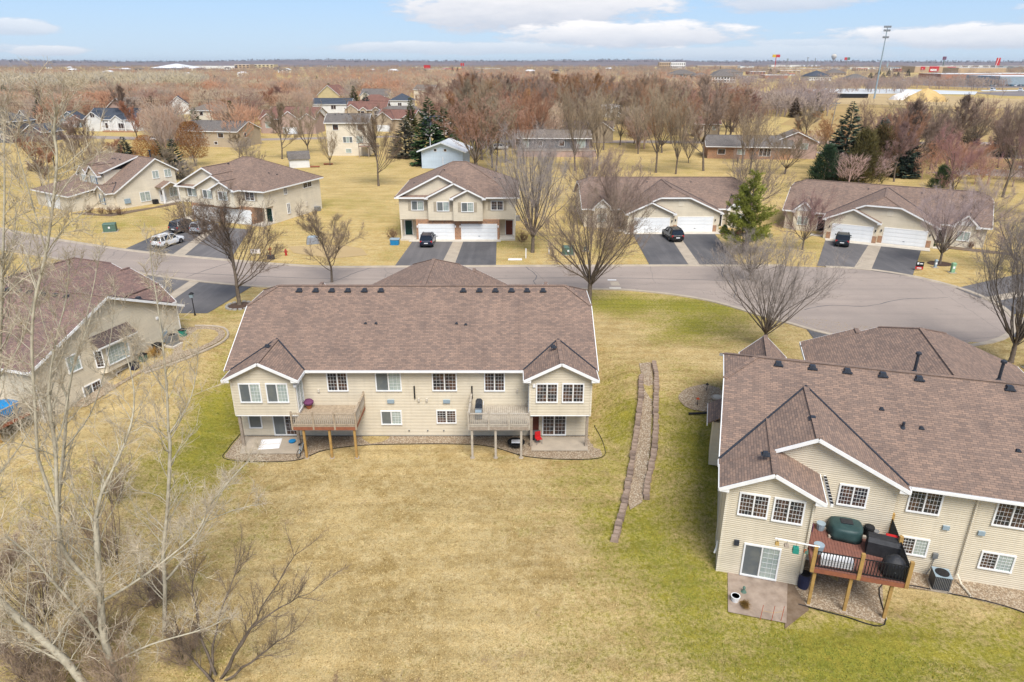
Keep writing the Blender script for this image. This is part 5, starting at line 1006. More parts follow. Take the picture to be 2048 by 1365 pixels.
cottonwood('tall cottonwood at the left picture edge', [
    (.22, .1, [(-40, 1180, 25), (-25, 980, 25), (-5, 760, 25), (2, 600, 25), (6, 517, 25)]), (.08, .02, [(6, 517, 25), (9, 397, 25), (8, 262, 25), (2, 215, 25)]), (.07, .02, [(-5, 760, 25), (40, 690, 25.4), (62, 620, 25.8), (75, 560, 26)]), (.06, .02, [(-25, 980, 25), (20, 920, 25.6), (60, 860, 26), (70, 800, 26.2)]), (.05, .015, [(2, 600, 25), (45, 560, 25), (85, 540, 25.2)])], 64)
cottonwood('cottonwood behind the others, before the left house wall', [
    (.17, .1, [(120, 1140, 30), (118, 1000, 30), (128, 900, 30), (135, 800, 30)]), (.08, .02, [(135, 800, 30), (150, 720, 30.3), (172, 640, 30.6), (190, 560, 31), (200, 500, 31)]), (.07, .02, [(135, 800, 30), (110, 720, 30), (85, 640, 30), (70, 560, 30)]), (.06, .02, [(128, 900, 30), (180, 830, 30), (210, 740, 30), (225, 650, 30.4), (232, 580, 30.6)])], 65, dens=.55)
def shrub(seed, H, half, stems=16, mat='twig'):
    rnd = random.Random(seed); tk = MB(); cr = MB()
    for i in range(stems):
        a = rnd.uniform(0, 6.28); tl_ = rnd.uniform(.1, 1.0); d = Vector((math.cos(a) * tl_ * half / H, math.sin(a) * tl_ * half / H, 1)).normalized(); L = H * rnd.uniform(.6, 1.1); pts, _ = path(Vector((math.cos(a) * .25, math.sin(a) * .25, -.2)), d, L, 6, .1, -.01, rnd); r = rnd.uniform(.012, .035); tk.tube(pts, [r * (1 - .85 * k / 6) for k in range(7)], 4)
        for j in range(9):
            f = rnd.uniform(.2, .98); p, dd = at_path(pts, f); e = side_dir(dd, rnd.uniform(.3, .8), rnd); l = L * rnd.uniform(.15, .4); b, _ = path(p, e, l, 3, .12, .06, rnd); cr.tube(b, [.014, .012, .009, .005], 3); twigs(cr, b, l, rnd, 8, .5, .0085, .7, .15, 3)
    return tk.mesh('stems', 'bark', True, False), cr.mesh('crown', 'twig', False, False)
SH = [shrub(71, 4, 2.4), shrub(72, 3, 2.2, 20), shrub(73, 5, 2.6, 14)]
def bush(i, x, y, s_, col, label, group=None, name='bare_shrub'):
    t = thing(name, label, 'shrub', (x, y, gz(x, y)), RND.uniform(0, 6), group); t.scale = (s_,) * 3; put('stems', SH[i][0], t); c = put('crown', SH[i][1], t); c.color = (*col, 1); return t
BRN, BR2 = (.36, .265, .185), (.33, .245, .185)
for i, (x, y, s_) in enumerate(((-22.0, 23.5, 1), (-20.3, 25.5, .9), (-24, 27, 1.1), (-17.5, 22.6, .9), (-18.6, 28, .8), (-22.5, 31, 1), (-26, 25, 1), (-15.6, 24.4, .7), (-25, 36, .7), (-20.5, 22.0, .9), (-28, 30, .9))):
    bush(i % 3, x, y, s_, BRN if i % 2 else BR2, 'tangled leafless brown thicket under the pale cottonwoods', 'thicket under the cottonwoods')
for i, (x, y, s_) in enumerate(((-5.2, 21.8, .45), (-8.0, 21.6, .5))): bush(1, x, y, s_, (.20, .12, .09), ('small leafless bush at the bottom picture edge, right one', 'small leafless bush at the bottom picture edge, left one')[i])
# arching dark brush tree
def brush_tree():
    rnd = random.Random(81); base = Vector((-13.9, 23.4, gz(-13.9, 23.4))); t = thing('brush_tree', 'dark arching brush tree reaching over the tan lawn', 'tree', base); tk = MB(); cr = MB()
    for pts in (((440, 1365, 23.4), (480, 1290, 23.6), (540, 1190, 23.9), (600, 1090, 24.3)), ((420, 1360, 23.4), (425, 1290, 23.8), (450, 1200, 24.4), (480, 1120, 25)), ((450, 1365, 23.3), (520, 1310, 23.2), (590, 1260, 23.2)), ((430, 1350, 23.4), (400, 1270, 23.8), (385, 1180, 24.4), (395, 1100, 25)), ((445, 1360, 23.4), (500, 1260, 23.3), (560, 1215, 23.4), (630, 1180, 23.6)), ((425, 1365, 23.2), (370, 1300, 23.2), (350, 1240, 23.4))):
        P = [px(*q) - base for q in pts]; Q = []
        for i in range(len(P) - 1):
            for k in range(4): Q.append(P[i].lerp(P[i + 1], k / 4) + Vector((rnd.gauss(0, .03), rnd.gauss(0, .03), rnd.gauss(0, .03))))
        Q.append(P[-1]); m = len(Q) - 1; tk.tube(Q, [.075 * (1 - .85 * k / m) for k in range(m + 1)], 6)
        for j in range(16):
            f = rnd.uniform(.2, 1); p, d = at_path(Q, f); e = side_dir(d, rnd.uniform(.35, .8), rnd); e.z += .1; l = rnd.uniform(.7, 1.8); b, _ = path(p, e.normalized(), l, 4, .1, .06, rnd); tk.tube(b, [.018, .014, .01, .007, .003], 3); twigs(cr, b, l, rnd, 16, .6, .0075, .6, .2, 3)
    tk.build('trunk', 'bark', t, True, uv=False); c = cr.build('crown', 'twig', t, uv=False); c.color = (.28, .21, .15, 1)
brush_tree()
# ---------------------------------------------------------------- cars (front towards local +X)
def loft(mb, secs):
    """secs: list of closed rings with equal counts"""
    n = len(secs[0]); base = len(mb.v)
    for r in secs: mb.v += [tuple(p) for p in r]
    for i in range(len(secs) - 1):
        for k in range(n): j = (k + 1) % n; mb.f.append((base + i * n + k, base + i * n + j, base + (i + 1) * n + j, base + (i + 1) * n + k)); mb.m.append(mb.cur)
    mb.f.append(tuple(base + k for k in range(n - 1, -1, -1))); mb.m.append(0); e = base + (len(secs) - 1) * n; mb.f.append(tuple(e + k for k in range(n))); mb.m.append(0)
def car_meshes():
    b = MB(); Wd = .92
    def ring(x, w, zb, zm, zt): return [(x, -w * .9, zb), (x, w * .9, zb), (x, w, zb + .14), (x, w * 1.0, zm), (x, w * .93, zt - .03), (x, w * .8, zt), (x, -w * .8, zt), (x, -w * .93, zt - .03), (x, -w * 1.0, zm), (x, -w, zb + .14)]
    loft(b, [ring(-2.25, .78, .42, .62, .86), ring(-2.18, .86, .32, .66, 1.0), ring(-1.6, Wd, .26, .7, 1.06), ring(-.5, Wd, .24, .7, 1.04), ring(.75, Wd, .24, .7, 1.02), ring(1.35, .91, .25, .68, .98), ring(2.0, .87, .28, .64, .9), ring(2.25, .74, .36, .58, .78)])
    # roof and pillars
    loft(b, [[(x, -w, z0), (x, w, z0), (x, w * .97, z1), (x, -w * .97, z1)] for x, w, z0, z1 in ((-1.95, .66, 1.56, 1.6), (-1.7, .70, 1.6, 1.66), (-.6, .72, 1.62, 1.7), (.15, .70, 1.6, 1.67), (.45, .66, 1.55, 1.6))])
    for s in (-1, 1):
        for a, c in (((-2.1, .86, 1.02), (-1.9, .68, 1.58)), ((.98, .86, 1.0), (.42, .67, 1.58)), ((-.35, .895, 1.03), (-.4, .715, 1.6)), ((-1.35, .895, 1.04), (-1.4, .715, 1.6))): b.beam((a[0], s * a[1], a[2]), (c[0], s * c[1], c[2]), .08, .07)
        for x in (-1.38, 1.38): b.lathe((0, 0, 0), [(.0, 0)], 3) if 0 else None
    g = MB()
    loft(g, [[(-2.1, -.82, 1.0), (-2.1, .82, 1.0), (-1.9, .66, 1.585), (-1.9, -.66, 1.585)], [(-1.6, -.875, 1.0), (-1.6, .875, 1.0), (-1.5, .70, 1.61), (-1.5, -.70, 1.61)], [(-.2, -.875, 1.0), (-.2, .875, 1.0), (-.2, .70, 1.62), (-.2, -.70, 1.62)], [(.98, -.84, .99), (.98, .84, .99), (.40, .66, 1.57), (.40, -.66, 1.57)]])
    d = MB()
    for x in (-1.38, 1.38):
        for s in (-1, 1): d.extrude([(x + .40 * math.cos(R(a)), .34 + .40 * math.sin(R(a))) for a in range(0, 181, 20)] + [(x - .4, .26), (x + .4, .26)], 'y', s * .885, s * .93)
    d.box(-2.27, -2.2, -.75, .75, .36, .5); d.box(2.18, 2.262, -.6, .6, .38, .52)
    for s in (-1, 1): d.box(-1.5, .2, s * .6 - .02, s * .6 + .02, 1.68, 1.73)
    tl = MB().box(-2.24, -2.05, .58, .82, .72, .98); tr_ = tl.mesh('tail_light', 'tail_light'); hl = MB().taper(2.0, 2.2, .52, .78, .66, .82, .02).mesh('headlight', 'head_light')
    ty = MB()
    ty.v = []; ring_ = 16
    prof = [(.2, -.11), (.33, -.11), (.35, -.06), (.35, .06), (.33, .11), (.2, .11)]
    for r, y in prof:
        for k in range(ring_): a = 6.2832 * k / ring_; ty.v.append((r * math.cos(a), y, r * math.sin(a)))
    for i in range(len(prof) - 1):
        for k in range(ring_): j = (k + 1) % ring_; ty.f.append((i * ring_ + k, i * ring_ + j, (i + 1) * ring_ + j, (i + 1) * ring_ + k)); ty.m.append(0)
    rm = MB(); rm.extrude([(.2 * math.cos(6.2832 * k / 12), .2 * math.sin(6.2832 * k / 12)) for k in range(12)], 'y', -.07, .07)
    for k in range(5): a = 6.2832 * k / 5; rm.beam((.03 * math.cos(a), .08, .03 * math.sin(a)), (.19 * math.cos(a), .08, .19 * math.sin(a)), .05, .03)
    mi = MB().box(-.08, .1, -.06, .1, -.06, .08).mesh('mirror', 'car_paint'); pl = MB().box(-.015, .015, -.26, .26, -.06, .06).mesh('plate', 'white')
    return dict(body=b.mesh('body', 'car_paint', True), glass=g.mesh('glass', 'car_glass'), trim=d.mesh('lower_trim', 'black'), tail=tr_, head=hl, tyre=ty.mesh('tyre', 'tyre', True), rim=rm.mesh('rim', 'rim'), mirror=mi, plate=pl)
CM = car_meshes()
CM['body'].polygons.foreach_set('use_smooth', [False] * len(CM['body'].polygons))
def car(label, x, y, deg, col, z=.06, s_=1.0, cat='car', small=False, group=None, lz=1):
    t = thing('parked_car', label, cat, (x, y, z), R(deg), group); t.scale = (s_, s_, s_ * lz); b = put('body', CM['body'], t); b.color = (*col, 1); put('glass', CM['glass'], t)
    if small: put('lower_trim', CM['trim'], t); return t
    put('lower_trim', CM['trim'], t)
    for sy in (-1, 1):
        o = put('tail_light', CM['tail'], t, (0, 0, 0) if sy == 1 else (0, -1.4, 0)); put('headlight', CM['head'], t, (0, 0, 0) if sy == 1 else (0, -1.3, 0))
        for sx in (-1, 1):
            w = put('wheel', CM['tyre'], t, (sx * 1.38, sy * .80, .35)); r = put('rim', CM['rim'], w, (0, sy * .04, 0), 0 if sy == 1 else math.pi)
        m = put('mirror', CM['mirror'], t, (.75, sy * .98, 1.1)); m.color = (*col, 1)
    put('plate', CM['plate'], t, (-2.27, 0, .66)); return t
NAVY, BLK, WHT = (.012, .016, .035), (.012, .012, .014), (.72, .73, .74)
car('white crossover parked on the driveway of the cream twin house', -47.6, 92.7, 72, WHT)
car('dark grey pickup-like car beside the cream twin house garage', -49.2, 101.5, 72, (.05, .055, .065), s_=1.05); car('silver car next to the dark one at the cream twin house garage', -46.0, 101.0, 72, (.42, .46, .50))
car('dark navy car parked before the brick-fronted garage', -11.7, 93.2, 90, NAVY); car('black car parked across the concrete strip of the right-hand driveway', 23.0, 96.3, 96, BLK, s_=1.05); car('dark blue car in the left driveway of the cul-de-sac house', 46.0, 93.3, 64, (.012, .022, .03))
car('white van on the street beyond the cottage', -116, 229, 160, WHT, small=False); car('white car at the far garage beside the dark-roofed house', -178, 292, 150, (.6, .62, .64))
car('small silver trailer on the grass left of the tall fan tree', -3.4, 205, 10, (.5, .5, .48), small=True); car('white car at the right edge on the far side street', 121, 163, 150, (.6, .68, .74), small=True); car('blue-white car on the right edge road', 116, 153, 150, (.62, .7, .8), small=True)
# ---------------------------------------------------------------- street furniture and garden things
def part(t, name, mb, mat, smooth=False): return mb.build(name, mat, t, smooth)
t = thing('fire_hydrant', 'red fire hydrant on the lawn by the road', 'hydrant', (-29.7, 87.4, .02)); part(t, 'barrel', MB().lathe((0, 0, 0), [(.17, 0), (.17, .06), (.12, .08), (.12, .55), (.16, .58), (.16, .62), (.12, .7), (.05, .8), (.05, .86)], 12), 'red'); part(t, 'side_cap', MB().tube([(-.24, 0, .45), (.24, 0, .45)], .07, 8, True), 'red'); part(t, 'front_cap', MB().tube([(0, -.26, .42), (0, 0, .42)], .085, 8, True), 'red')
t = thing('lamp_post', 'black garden lamp post beside the left house driveway', 'lamp post', (-31.7, 64.2, gz(-31.7, 64.2))); part(t, 'pole', MB().lathe((0, 0, 0), [(.11, 0), (.06, .3), (.045, .4), (.045, 1.9)], 8), 'black'); part(t, 'lantern', MB().taper(-.15, .15, -.15, .15, 1.9, 2.25, -.03), 'grey_blue'); part(t, 'cap', MB().taper(-.22, .22, -.22, .22, 2.25, 2.42, .18), 'black')
def ubox(name, label, x, y, w, d, h, mat, rz=0, lid=True):
    t = thing(name, label, 'utility box', (x, y, gz(x, y)), rz); part(t, 'cabinet', MB().box(-w / 2, w / 2, -d / 2, d / 2, -.05, h), mat)
    part(t, 'lid', MB().taper(-w / 2 - .04, w / 2 + .04, -d / 2 - .04, d / 2 + .04, h, h + .14, .06), mat); part(t, 'pad', MB().box(-w / 2 - .2, w / 2 + .2, -d / 2 - .2, d / 2 + .2, -.1, .06), 'concrete'); part(t, 'warning_label', MB().box(-.12, .12, -d / 2 - .012, -d / 2 - .002, h * .5, h * .75), 'white')
ubox('transformer_box', 'dark green transformer box by the road right of the tall fan tree', 7.4, 88.0, 1.5, 1.1, .95, 'green_box'); ubox('transformer_box', 'green and brown transformer box on the lawn below the cottage', -60.3, 101.2, 1.7, 1.3, 1.1, 'green_box', R(20)); ubox('transformer_box', 'green box under the tree at the right picture edge', 43.2, 51.2, 1.2, 1.0, .9, 'green_box')
ubox('cable_pedestal', 'tall pale green pedestal near the cul-de-sac lawn edge', 53.1, 79.4, .42, .35, 1.1, 'green_pale'); ubox('cable_pedestal', 'slim pale pedestal in front of the mulch bed tree', 52.3, 81.6, .26, .22, .9, 'grey_blue'); ubox('cable_pedestal', 'small green pedestal right of the dark green transformer', 9.9, 89.6, .5, .4, .45, 'green_box')
t = thing('marker_post', 'white marker post on the lawn below the fan tree', 'post', (1.8, 86.0, 0)); part(t, 'post', MB().box(-.06, .06, -.05, .05, -.1, 1.2), 'white'); part(t, 'cap', MB().taper(-.08, .08, -.07, .07, 1.2, 1.28, .04), 'white')
t = thing('marker_post', 'white marker post left of the green transformer', 'post', (4.9, 88.2, 0)); part(t, 'post', MB().box(-.05, .05, -.05, .05, -.1, .8), 'white'); part(t, 'cap', MB().taper(-.07, .07, -.07, .07, .8, .86, .03), 'white')
t = thing('stone_slab', 'white flat slab lying on the lawn near the marker post', 'slab', (.4, 85.2, .02)); part(t, 'slab', MB().taper(-.9, .9, -.25, .25, 0, .12, .05), 'white')
t = thing('yard_sign', 'black and red yard sign on the lawn of the cul-de-sac house', 'sign', (49.5, 80.2, 0), R(-20)); part(t, 'panel', MB().box(-.42, .42, -.02, .02, .55, 1.15), 'black'); part(t, 'lower_panel', MB().box(-.42, .42, -.02, .02, .2, .54), 'red'); part(t, 'legs', MB().box(-.3, -.27, -.01, .01, -.2, .2).box(.27, .3, -.01, .01, -.2, .2), 'grey_metal'); part(t, 'print', MB().box(-.3, -.1, -.03, -.021, .8, 1.05).box(.0, .3, -.03, -.021, .85, .98).box(-.25, .25, -.03, -.021, .3, .42), 'white')
t = thing('garden_box', 'bright blue box on the lawn left of the brick garage house', 'box', (-16.3, 93.2, 0)); part(t, 'box', MB().taper(-.55, .55, -.45, .45, 0, .75, -.06), 'blue'); part(t, 'lid', MB().box(-.66, .66, -.56, .56, .75, .83), 'grey_blue')
t = thing('covered_grill', 'grey covered object on the bare lawn patch by the road', 'cover', (-27.9, 93.8, 0), R(20)); part(t, 'cover', MB().taper(-.9, .9, -.6, .6, 0, .95, .22), 'grey_metal'); part(t, 'top', MB().taper(-.6, .6, -.35, .35, .95, 1.1, .15), 'grey_blue')
t = thing('mail_post', 'dark mailbox post by the road left of the hydrant', 'mailbox', (-31.1, 85.6, 0)); part(t, 'base', MB().taper(-.45, .45, -.3, .3, 0, .55, .08), 'dark_metal'); part(t, 'post', MB().box(-.06, .06, -.06, .06, .5, 1.2), 'terracotta'); part(t, 'box', MB().extrude([(-.13, 1.2), (.13, 1.2), (.13, 1.36), (.07, 1.45), (-.07, 1.45), (-.13, 1.36)], 'y', -.28, .28), 'terracotta')
t = thing('board_sign', 'pale low board at the road behind the hydrant', 'board', (-33.6, 87.2, 0), R(15)); part(t, 'board', MB().box(-.6, .6, -.03, .03, .3, .9), 'tarp'); part(t, 'legs', MB().box(-.5, -.44, -.03, .03, -.2, .3).box(.44, .5, -.03, .03, -.2, .3), 'wood_grey')
for i, (x, y, s_) in enumerate(((-17.2, 96.6, .5), (-67.0, 113.4, .45), (-68.6, 113.6, .4), (-71.2, 114.8, .45), (-65.2, 113.0, .5), (1.5, 94.6, .5), (33, 98.4, .4), (62.5, 91.0, .35))): bush(1, x, y, s_, (.20, .11, .075), 'low leafless shrub planted against a house front', 'low shrubs by the house fronts')
# --- things on the middle house decks and patios
dx, dy = -7.2, 44.8
t = thing('gas_grill', 'grey gas grill standing in the corner of the middle house right deck', 'grill', (dx + 4.85, dy - 1.7, .13), R(90)); part(t, 'cart', MB().box(-.55, .55, -.25, .25, .05, .8), 'grey_metal'); part(t, 'lid', MB().extrude([(-.26, .8), (.26, .8), (.24, 1.05), (.12, 1.18), (-.12, 1.18), (-.24, 1.05)], 'x', -.35, .45), 'dark_metal'); part(t, 'side_shelf', MB().box(-.95, -.56, -.22, .22, .76, .8), 'grey_blue'); part(t, 'handle', MB().tube([(-.25, -.32, 1.0), (.35, -.32, 1.0)], .02, 6, True), 'white')
t = thing('flower_pot', 'purple potted flowers on the middle house left deck', 'flower pot', (dx - 7.6, dy - .5, .13)); part(t, 'pot', MB().lathe((0, 0, 0), [(.16, 0), (.24, .3)], 12), 'terracotta'); part(t, 'blossoms', MB().lathe((0, 0, .3), [(.1, 0), (.34, .08), (.38, .22), (.25, .38), (.08, .42)], 9), 'purple')
t = thing('bicycle', 'dark bicycle leaning at the left deck post', 'bicycle', (-15.0, 42.2, -2.46), R(80))
wm = MB()
wm.tube([(.3 * math.cos(a * .3927), 0, .32 + .3 * math.sin(a * .3927)) for a in range(17)], .025, 5); wme = wm.mesh('wheel', 'black')
for sx in (-.48, .48): put('wheel', wme, t, (sx, 0, 0))
part(t, 'frame', MB().tube([(-.48, 0, .32), (-.1, 0, .32), (.35, 0, .75), (-.2, 0, .8), (-.48, 0, .32)], .02, 5).tube([(-.1, 0, .32), (-.22, 0, .9)], .02, 5).tube([(.48, 0, .32), (.35, 0, .95)], .02, 5), 'grey_blue'); part(t, 'saddle', MB().taper(-.34, -.1, -.07, .07, .9, .96, .02), 'black'); part(t, 'handlebar', MB().tube([(.32, -.25, .98), (.35, 0, .95), (.32, .25, .98)], .018, 5), 'black')
t = thing('tarp_sheet', 'white sheet lying on the left patio', 'sheet', (-17.75, 43.55, -2.43), R(8)); part(t, 'sheet', MB().taper(-.75, .75, -.7, .7, 0, .05, .06), 'white'); part(t, 'fold', MB().box(-.7, .7, -.2, -.1, .05, .08), 'tarp')
t = thing('fire_pit', 'dark round fire pit beside the gravel under the right deck', 'fire pit', (.3, 43.3, -2.46)); part(t, 'bowl', MB().lathe((0, 0, 0), [(.3, 0), (.62, .3), (.65, .36), (.5, .36), (.3, .2)], 16), 'black'); part(t, 'cover', MB().taper(-.35, .3, -.2, .22, .36, .44, .04), 'white')
t = thing('folding_chair', 'red folding chair on the right patio', 'chair', (1.95, 43.6, -2.42), R(20)); part(t, 'seat', MB().box(-.22, .22, -.2, .2, .4, .44), 'red'); part(t, 'backrest', MB().box(-.22, .22, .18, .22, .44, .9), 'red')
for sx in (-.2, .2):
    for sy in (-.18, .18): part(t, 'leg', MB().box(sx - .015, sx + .015, sy - .015, sy + .015, 0, .4), 'grey_metal')
t = thing('storage_tub', 'dark storage tub by the red door on the right patio', 'tub', (1.7, 44.3, -2.42)); part(t, 'tub', MB().taper(-.35, .35, -.25, .25, 0, .5, -.04), 'dark_metal'); part(t, 'lid', MB().box(-.42, .42, -.32, .32, .5, .55), 'grey_metal')
t = thing('garden_pot', 'small blue item on the left patio', 'pot', (-16.2, 43.8, -2.43)); part(t, 'dish', MB().lathe((0, 0, 0), [(.2, 0), (.26, .1), (.24, .1), (.18, .03)], 10), 'blue'); part(t, 'rim', MB().lathe((0, 0, .1), [(.27, 0), (.27, .03)], 10), 'blue')
# --- things on the right-hand house deck and patio (its own axes)
def on2(name, label, cat, u, v, z, rz=0): x, y = H2p(u, v); return thing(name, label, cat, (x, y, -2.5 + z), R(-15.9) + rz)
def drape(mb, w, d, h, bulge=.15, rnd=random.Random(3), n=20, top=.8, crown=.08):
    rings = []
    for f, k in ((0, 1.08), (.35, 1.0 + bulge * .3), (.75, 1.0), (.94, .95), (1, top)):
        rings.append([((w * k + .05 * math.sin(5 * a) * (1 - f)) * math.copysign(abs(math.cos(a)) ** .7, math.cos(a)), (d * k + .05 * math.sin(5 * a + 1) * (1 - f)) * math.copysign(abs(math.sin(a)) ** .7, math.sin(a)), h * f) for a in [6.2832 * i / n for i in range(n)]])
    rings.append([(x * .5, y * .5, z + crown) for x, y, z in rings[-1]]); loft(mb, rings); return mb
t = on2('patio_table', 'round patio table under a dark green cover on the red deck', 'covered table', -6.55, -1.05, 2.5); part(t, 'cover', drape(MB(), .84, .76, .70), 'cover_green', True); part(t, 'strap', MB().box(-.3, .3, -.22, .22, .79, .82), 'cover_black')
for a in (.4, 1.2, 3.6, 4.4): part(t, 'weight_brick', MB().box(.94 * math.cos(a + 2.6) - .12, .94 * math.cos(a + 2.6) + .12, .86 * math.sin(a + 2.6) - .08, .86 * math.sin(a + 2.6) + .08, 0, .12), 'wood_pale')
t = on2('smoker_grill', 'long grill under a black cover on the red deck', 'covered grill', -4.95, -2.2, 2.5, R(-8)); part(t, 'cover', MB().extrude([(-.42, 0), (.42, 0), (.40, .75), (.25, .95), (-.25, .95), (-.40, .75)], 'x', -.75, .75), 'cover_black'); part(t, 'lid_cloth', MB().box(.1, .75, .3, .6, .8, .86), 'red')
t = on2('kettle_grill', 'rounded grill under a black cover at the deck front corner', 'covered grill', -4.75, -3.75, 2.5); part(t, 'cover', drape(MB(), .5, .45, .85, .3, top=.7, crown=.22), 'cover_black', True); part(t, 'strap', MB().tube([(.5 * math.cos(a * .5236), .46 * math.sin(a * .5236), .4) for a in range(13)], .02, 4), 'grey_metal')
t = on2('storage_bench', 'white slatted bench behind the front railing of the red deck', 'bench', -7.35, -3.85, 2.5)
for i in range(5): part(t, 'slat', MB().box(-.75, .75, -.26 + i * .11, -.17 + i * .11, .42, .45), 'white')
for i in range(3): part(t, 'slat', MB().box(-.75, .75, -.27, -.24, .06 + i * .12, .15 + i * .12), 'white')
for sx in (-.68, .68): part(t, 'leg', MB().box(sx - .05, sx + .05, -.23, .24, 0, .42), 'white')
t = on2('trash_can', 'black lidded can beside the covered table', 'can', -5.35, -.85, 2.5); part(t, 'can', MB().lathe((0, 0, 0), [(.2, 0), (.25, .5)], 12), 'black'); part(t, 'lid', MB().lathe((0, 0, .5), [(.27, 0), (.24, .1), (.08, .16)], 12), 'black')
t = on2('bucket', 'white bucket right of the black can on the red deck', 'bucket', -5.0, -.8, 2.5); part(t, 'pail', MB().lathe((0, 0, 0), [(.13, 0), (.16, .32)], 12), 'white'); part(t, 'rim', MB().lathe((0, 0, .32), [(.175, 0), (.175, .03)], 12), 'grey_metal')
t = on2('planter', 'grey-blue tub left of the covered table', 'planter', -7.75, -1.0, 2.5); part(t, 'tub', MB().lathe((0, 0, 0), [(.18, 0), (.24, .42), (.2, .42)], 12), 'grey_blue'); part(t, 'soil', MB().lathe((0, 0, .38), [(.2, 0), (.19, .02)], 12), 'mulch')
t = on2('planter', 'pale round tub at the left rail of the red deck', 'planter', -8.1, -3.05, 2.5); part(t, 'tub', MB().lathe((0, 0, 0), [(.2, 0), (.27, .5), (.22, .5)], 12), 'grey_blue'); part(t, 'soil', MB().lathe((0, 0, .45), [(.22, 0), (.21, .02)], 12), 'white')
t = on2('pole_flag', 'small coloured flag at the left deck rail', 'flag', -8.45, -2.3, 2.5); part(t, 'pole', MB().box(-.015, .015, -.015, .015, 0, 1.3), 'black'); part(t, 'cloth', MB().box(-.012, .012, -.3, -.016, .85, 1.25), 'purple')
t = on2('feeder_pole', 'long white pole with bird feeders reaching out from the deck corner', 'bird feeder', -8.5, -4.4, 0)
part(t, 'arm', MB().tube([(.15, .1, 3.75), (-2.0, -.2, 4.05)], .035, 8, True), 'white')
for i, (q, m_, w_, h_) in enumerate(((-1.85, 'straw', .1, .16), (-1.4, 'wood_grey', .12, .1), (-.95, 'teal', .15, .3), (-.5, 'terracotta', .08, .12), (-.45, 'green_box', .09, .18))):
    z = 3.75 - (q - .15) * .14; part(t, 'hanger', MB().tube([(q, -.1, z), (q, -.1, z - .25)], .008, 4), 'black'); part(t, 'feeder', MB().taper(q - w_, q + w_, -.1 - w_, -.1 + w_, z - .25 - h_, z - .25, .02), m_)
t = on2('air_conditioner', 'dark air conditioner on the gravel below the right house wall', 'air conditioner', -1.45, -.85, 0); part(t, 'cabinet', MB().box(-.4, .4, -.4, .4, .08, .92), 'dark_metal'); part(t, 'fan_guard', MB().lathe((0, 0, .92), [(.34, 0), (.34, .03), (.28, .035), (.1, .05)], 20), 'black'); part(t, 'top_plate', MB().box(-.41, .41, -.41, .41, .9, .921), 'grey_blue'); part(t, 'pad', MB().box(-.5, .5, -.5, .5, 0, .08), 'concrete')
for i in range(10): part(t, 'fin', MB().box(-.38 + i * .08, -.36 + i * .08, -.412, -.4, .12, .88), 'grey_metal')
t = on2('rain_barrel', 'dark blue barrel under the deck by the wall corner', 'barrel', -8.45, -2.9, 0); part(t, 'barrel', MB().lathe((0, 0, 0), [(.26, 0), (.3, .3), (.3, .6), (.26, .9)], 14), 'navy'); part(t, 'lid', MB().lathe((0, 0, .9), [(.27, 0), (.27, .04)], 14), 'black')
t = on2('straw_plant', 'dry tan ornamental grass in a white pot on the small patio', 'potted grass', -11.6, -5.1, .05); part(t, 'pot', MB().lathe((-.35, .1, 0), [(.17, 0), (.24, .34), (.2, .34)], 14), 'white'); part(t, 'soil', MB().lathe((-.35, .1, .32), [(.2, 0), (.2, .02)], 14), 'mulch')
st = MB(); rr = random.Random(9)
for i in range(420):
    a = rr.uniform(-1.2, .9); l = rr.uniform(.5, 1.0); p = Vector((.05 + rr.gauss(0, .06), rr.gauss(0, .06), .05)); q = p + Vector((math.cos(a) * .35 * rr.random(), -l * .75 + .15, .55 * rr.random())); cone(st, p, q, .012)
part(t, 'stalks', st, 'straw')
t = on2('plant_stakes', 'thin red garden stakes with a string at the patio edge', 'stakes', -10.3, -5.9, .03)
for i, q in enumerate((-.45, .1, .55)): part(t, 'stake', MB().tube([(q, .1 * i - .1, 0), (q + .03, .1 * i - .1, .95)], .014, 5), 'orange_red')
part(t, 'string', MB().tube([(-.45, -.1, .6), (.1, 0, .5), (.55, .1, .62)], .008, 4), 'straw')
t = on2('garden_ornament', 'small dark ornament on the small patio', 'ornament', -11.5, -4.2, .05); part(t, 'base', MB().lathe((0, 0, 0), [(.16, 0), (.1, .08), (.05, .2)], 10), 'green_box'); part(t, 'figure', MB().lathe((0, 0, .2), [(.05, 0), (.09, .08), (.03, .18)], 8), 'green_box')
# --- beside the other houses
t = thing('garden_light', 'black stake light in the gravel bed left of the right house, near one', 'garden light', (13.9, 45.6, gz(13.9, 45.6))); part(t, 'stake', MB().box(-.02, .02, -.02, .02, 0, .6), 'black'); part(t, 'shade', MB().lathe((0, 0, .58), [(.14, 0), (.03, .12)], 10), 'orange_red')
t = thing('garden_light', 'black stake light in the gravel bed left of the right house, far one', 'garden light', (15.1, 47.6, gz(15.1, 47.6))); part(t, 'stake', MB().box(-.02, .02, -.02, .02, 0, .6), 'black'); part(t, 'shade', MB().lathe((0, 0, .58), [(.14, 0), (.03, .12)], 10), 'black')
t = thing('drain_pipe', 'black drain pipe lying beside the right house gravel bed', 'pipe', (13.0, 44.5, gz(13, 44.5) + .12)); part(t, 'pipe', MB().tube([(0, 0, 0), (1.1, -.12, .1), (2.0, -.2, .25)], .09, 8, True), 'black'); part(t, 'elbow', MB().tube([(1.9, -.2, .25), (2.15, -.2, .5)], .07, 8, True), 'grey_blue')
t = thing('stepping_stone', 'round pale stone in the bed left of the right house', 'stone', (15.7, 46.6, gz(15.7, 46.6) + .04)); part(t, 'disc', MB().lathe((0, 0, 0), [(.5, 0), (.5, .08), (.4, .1)], 16), 'concrete'); part(t, 'inner', MB().lathe((0, 0, .1), [(.36, 0), (.3, .02)], 16), 'concrete_pale')
H3c, H3s = math.cos(R(-16.8)), math.sin(R(-16.8))
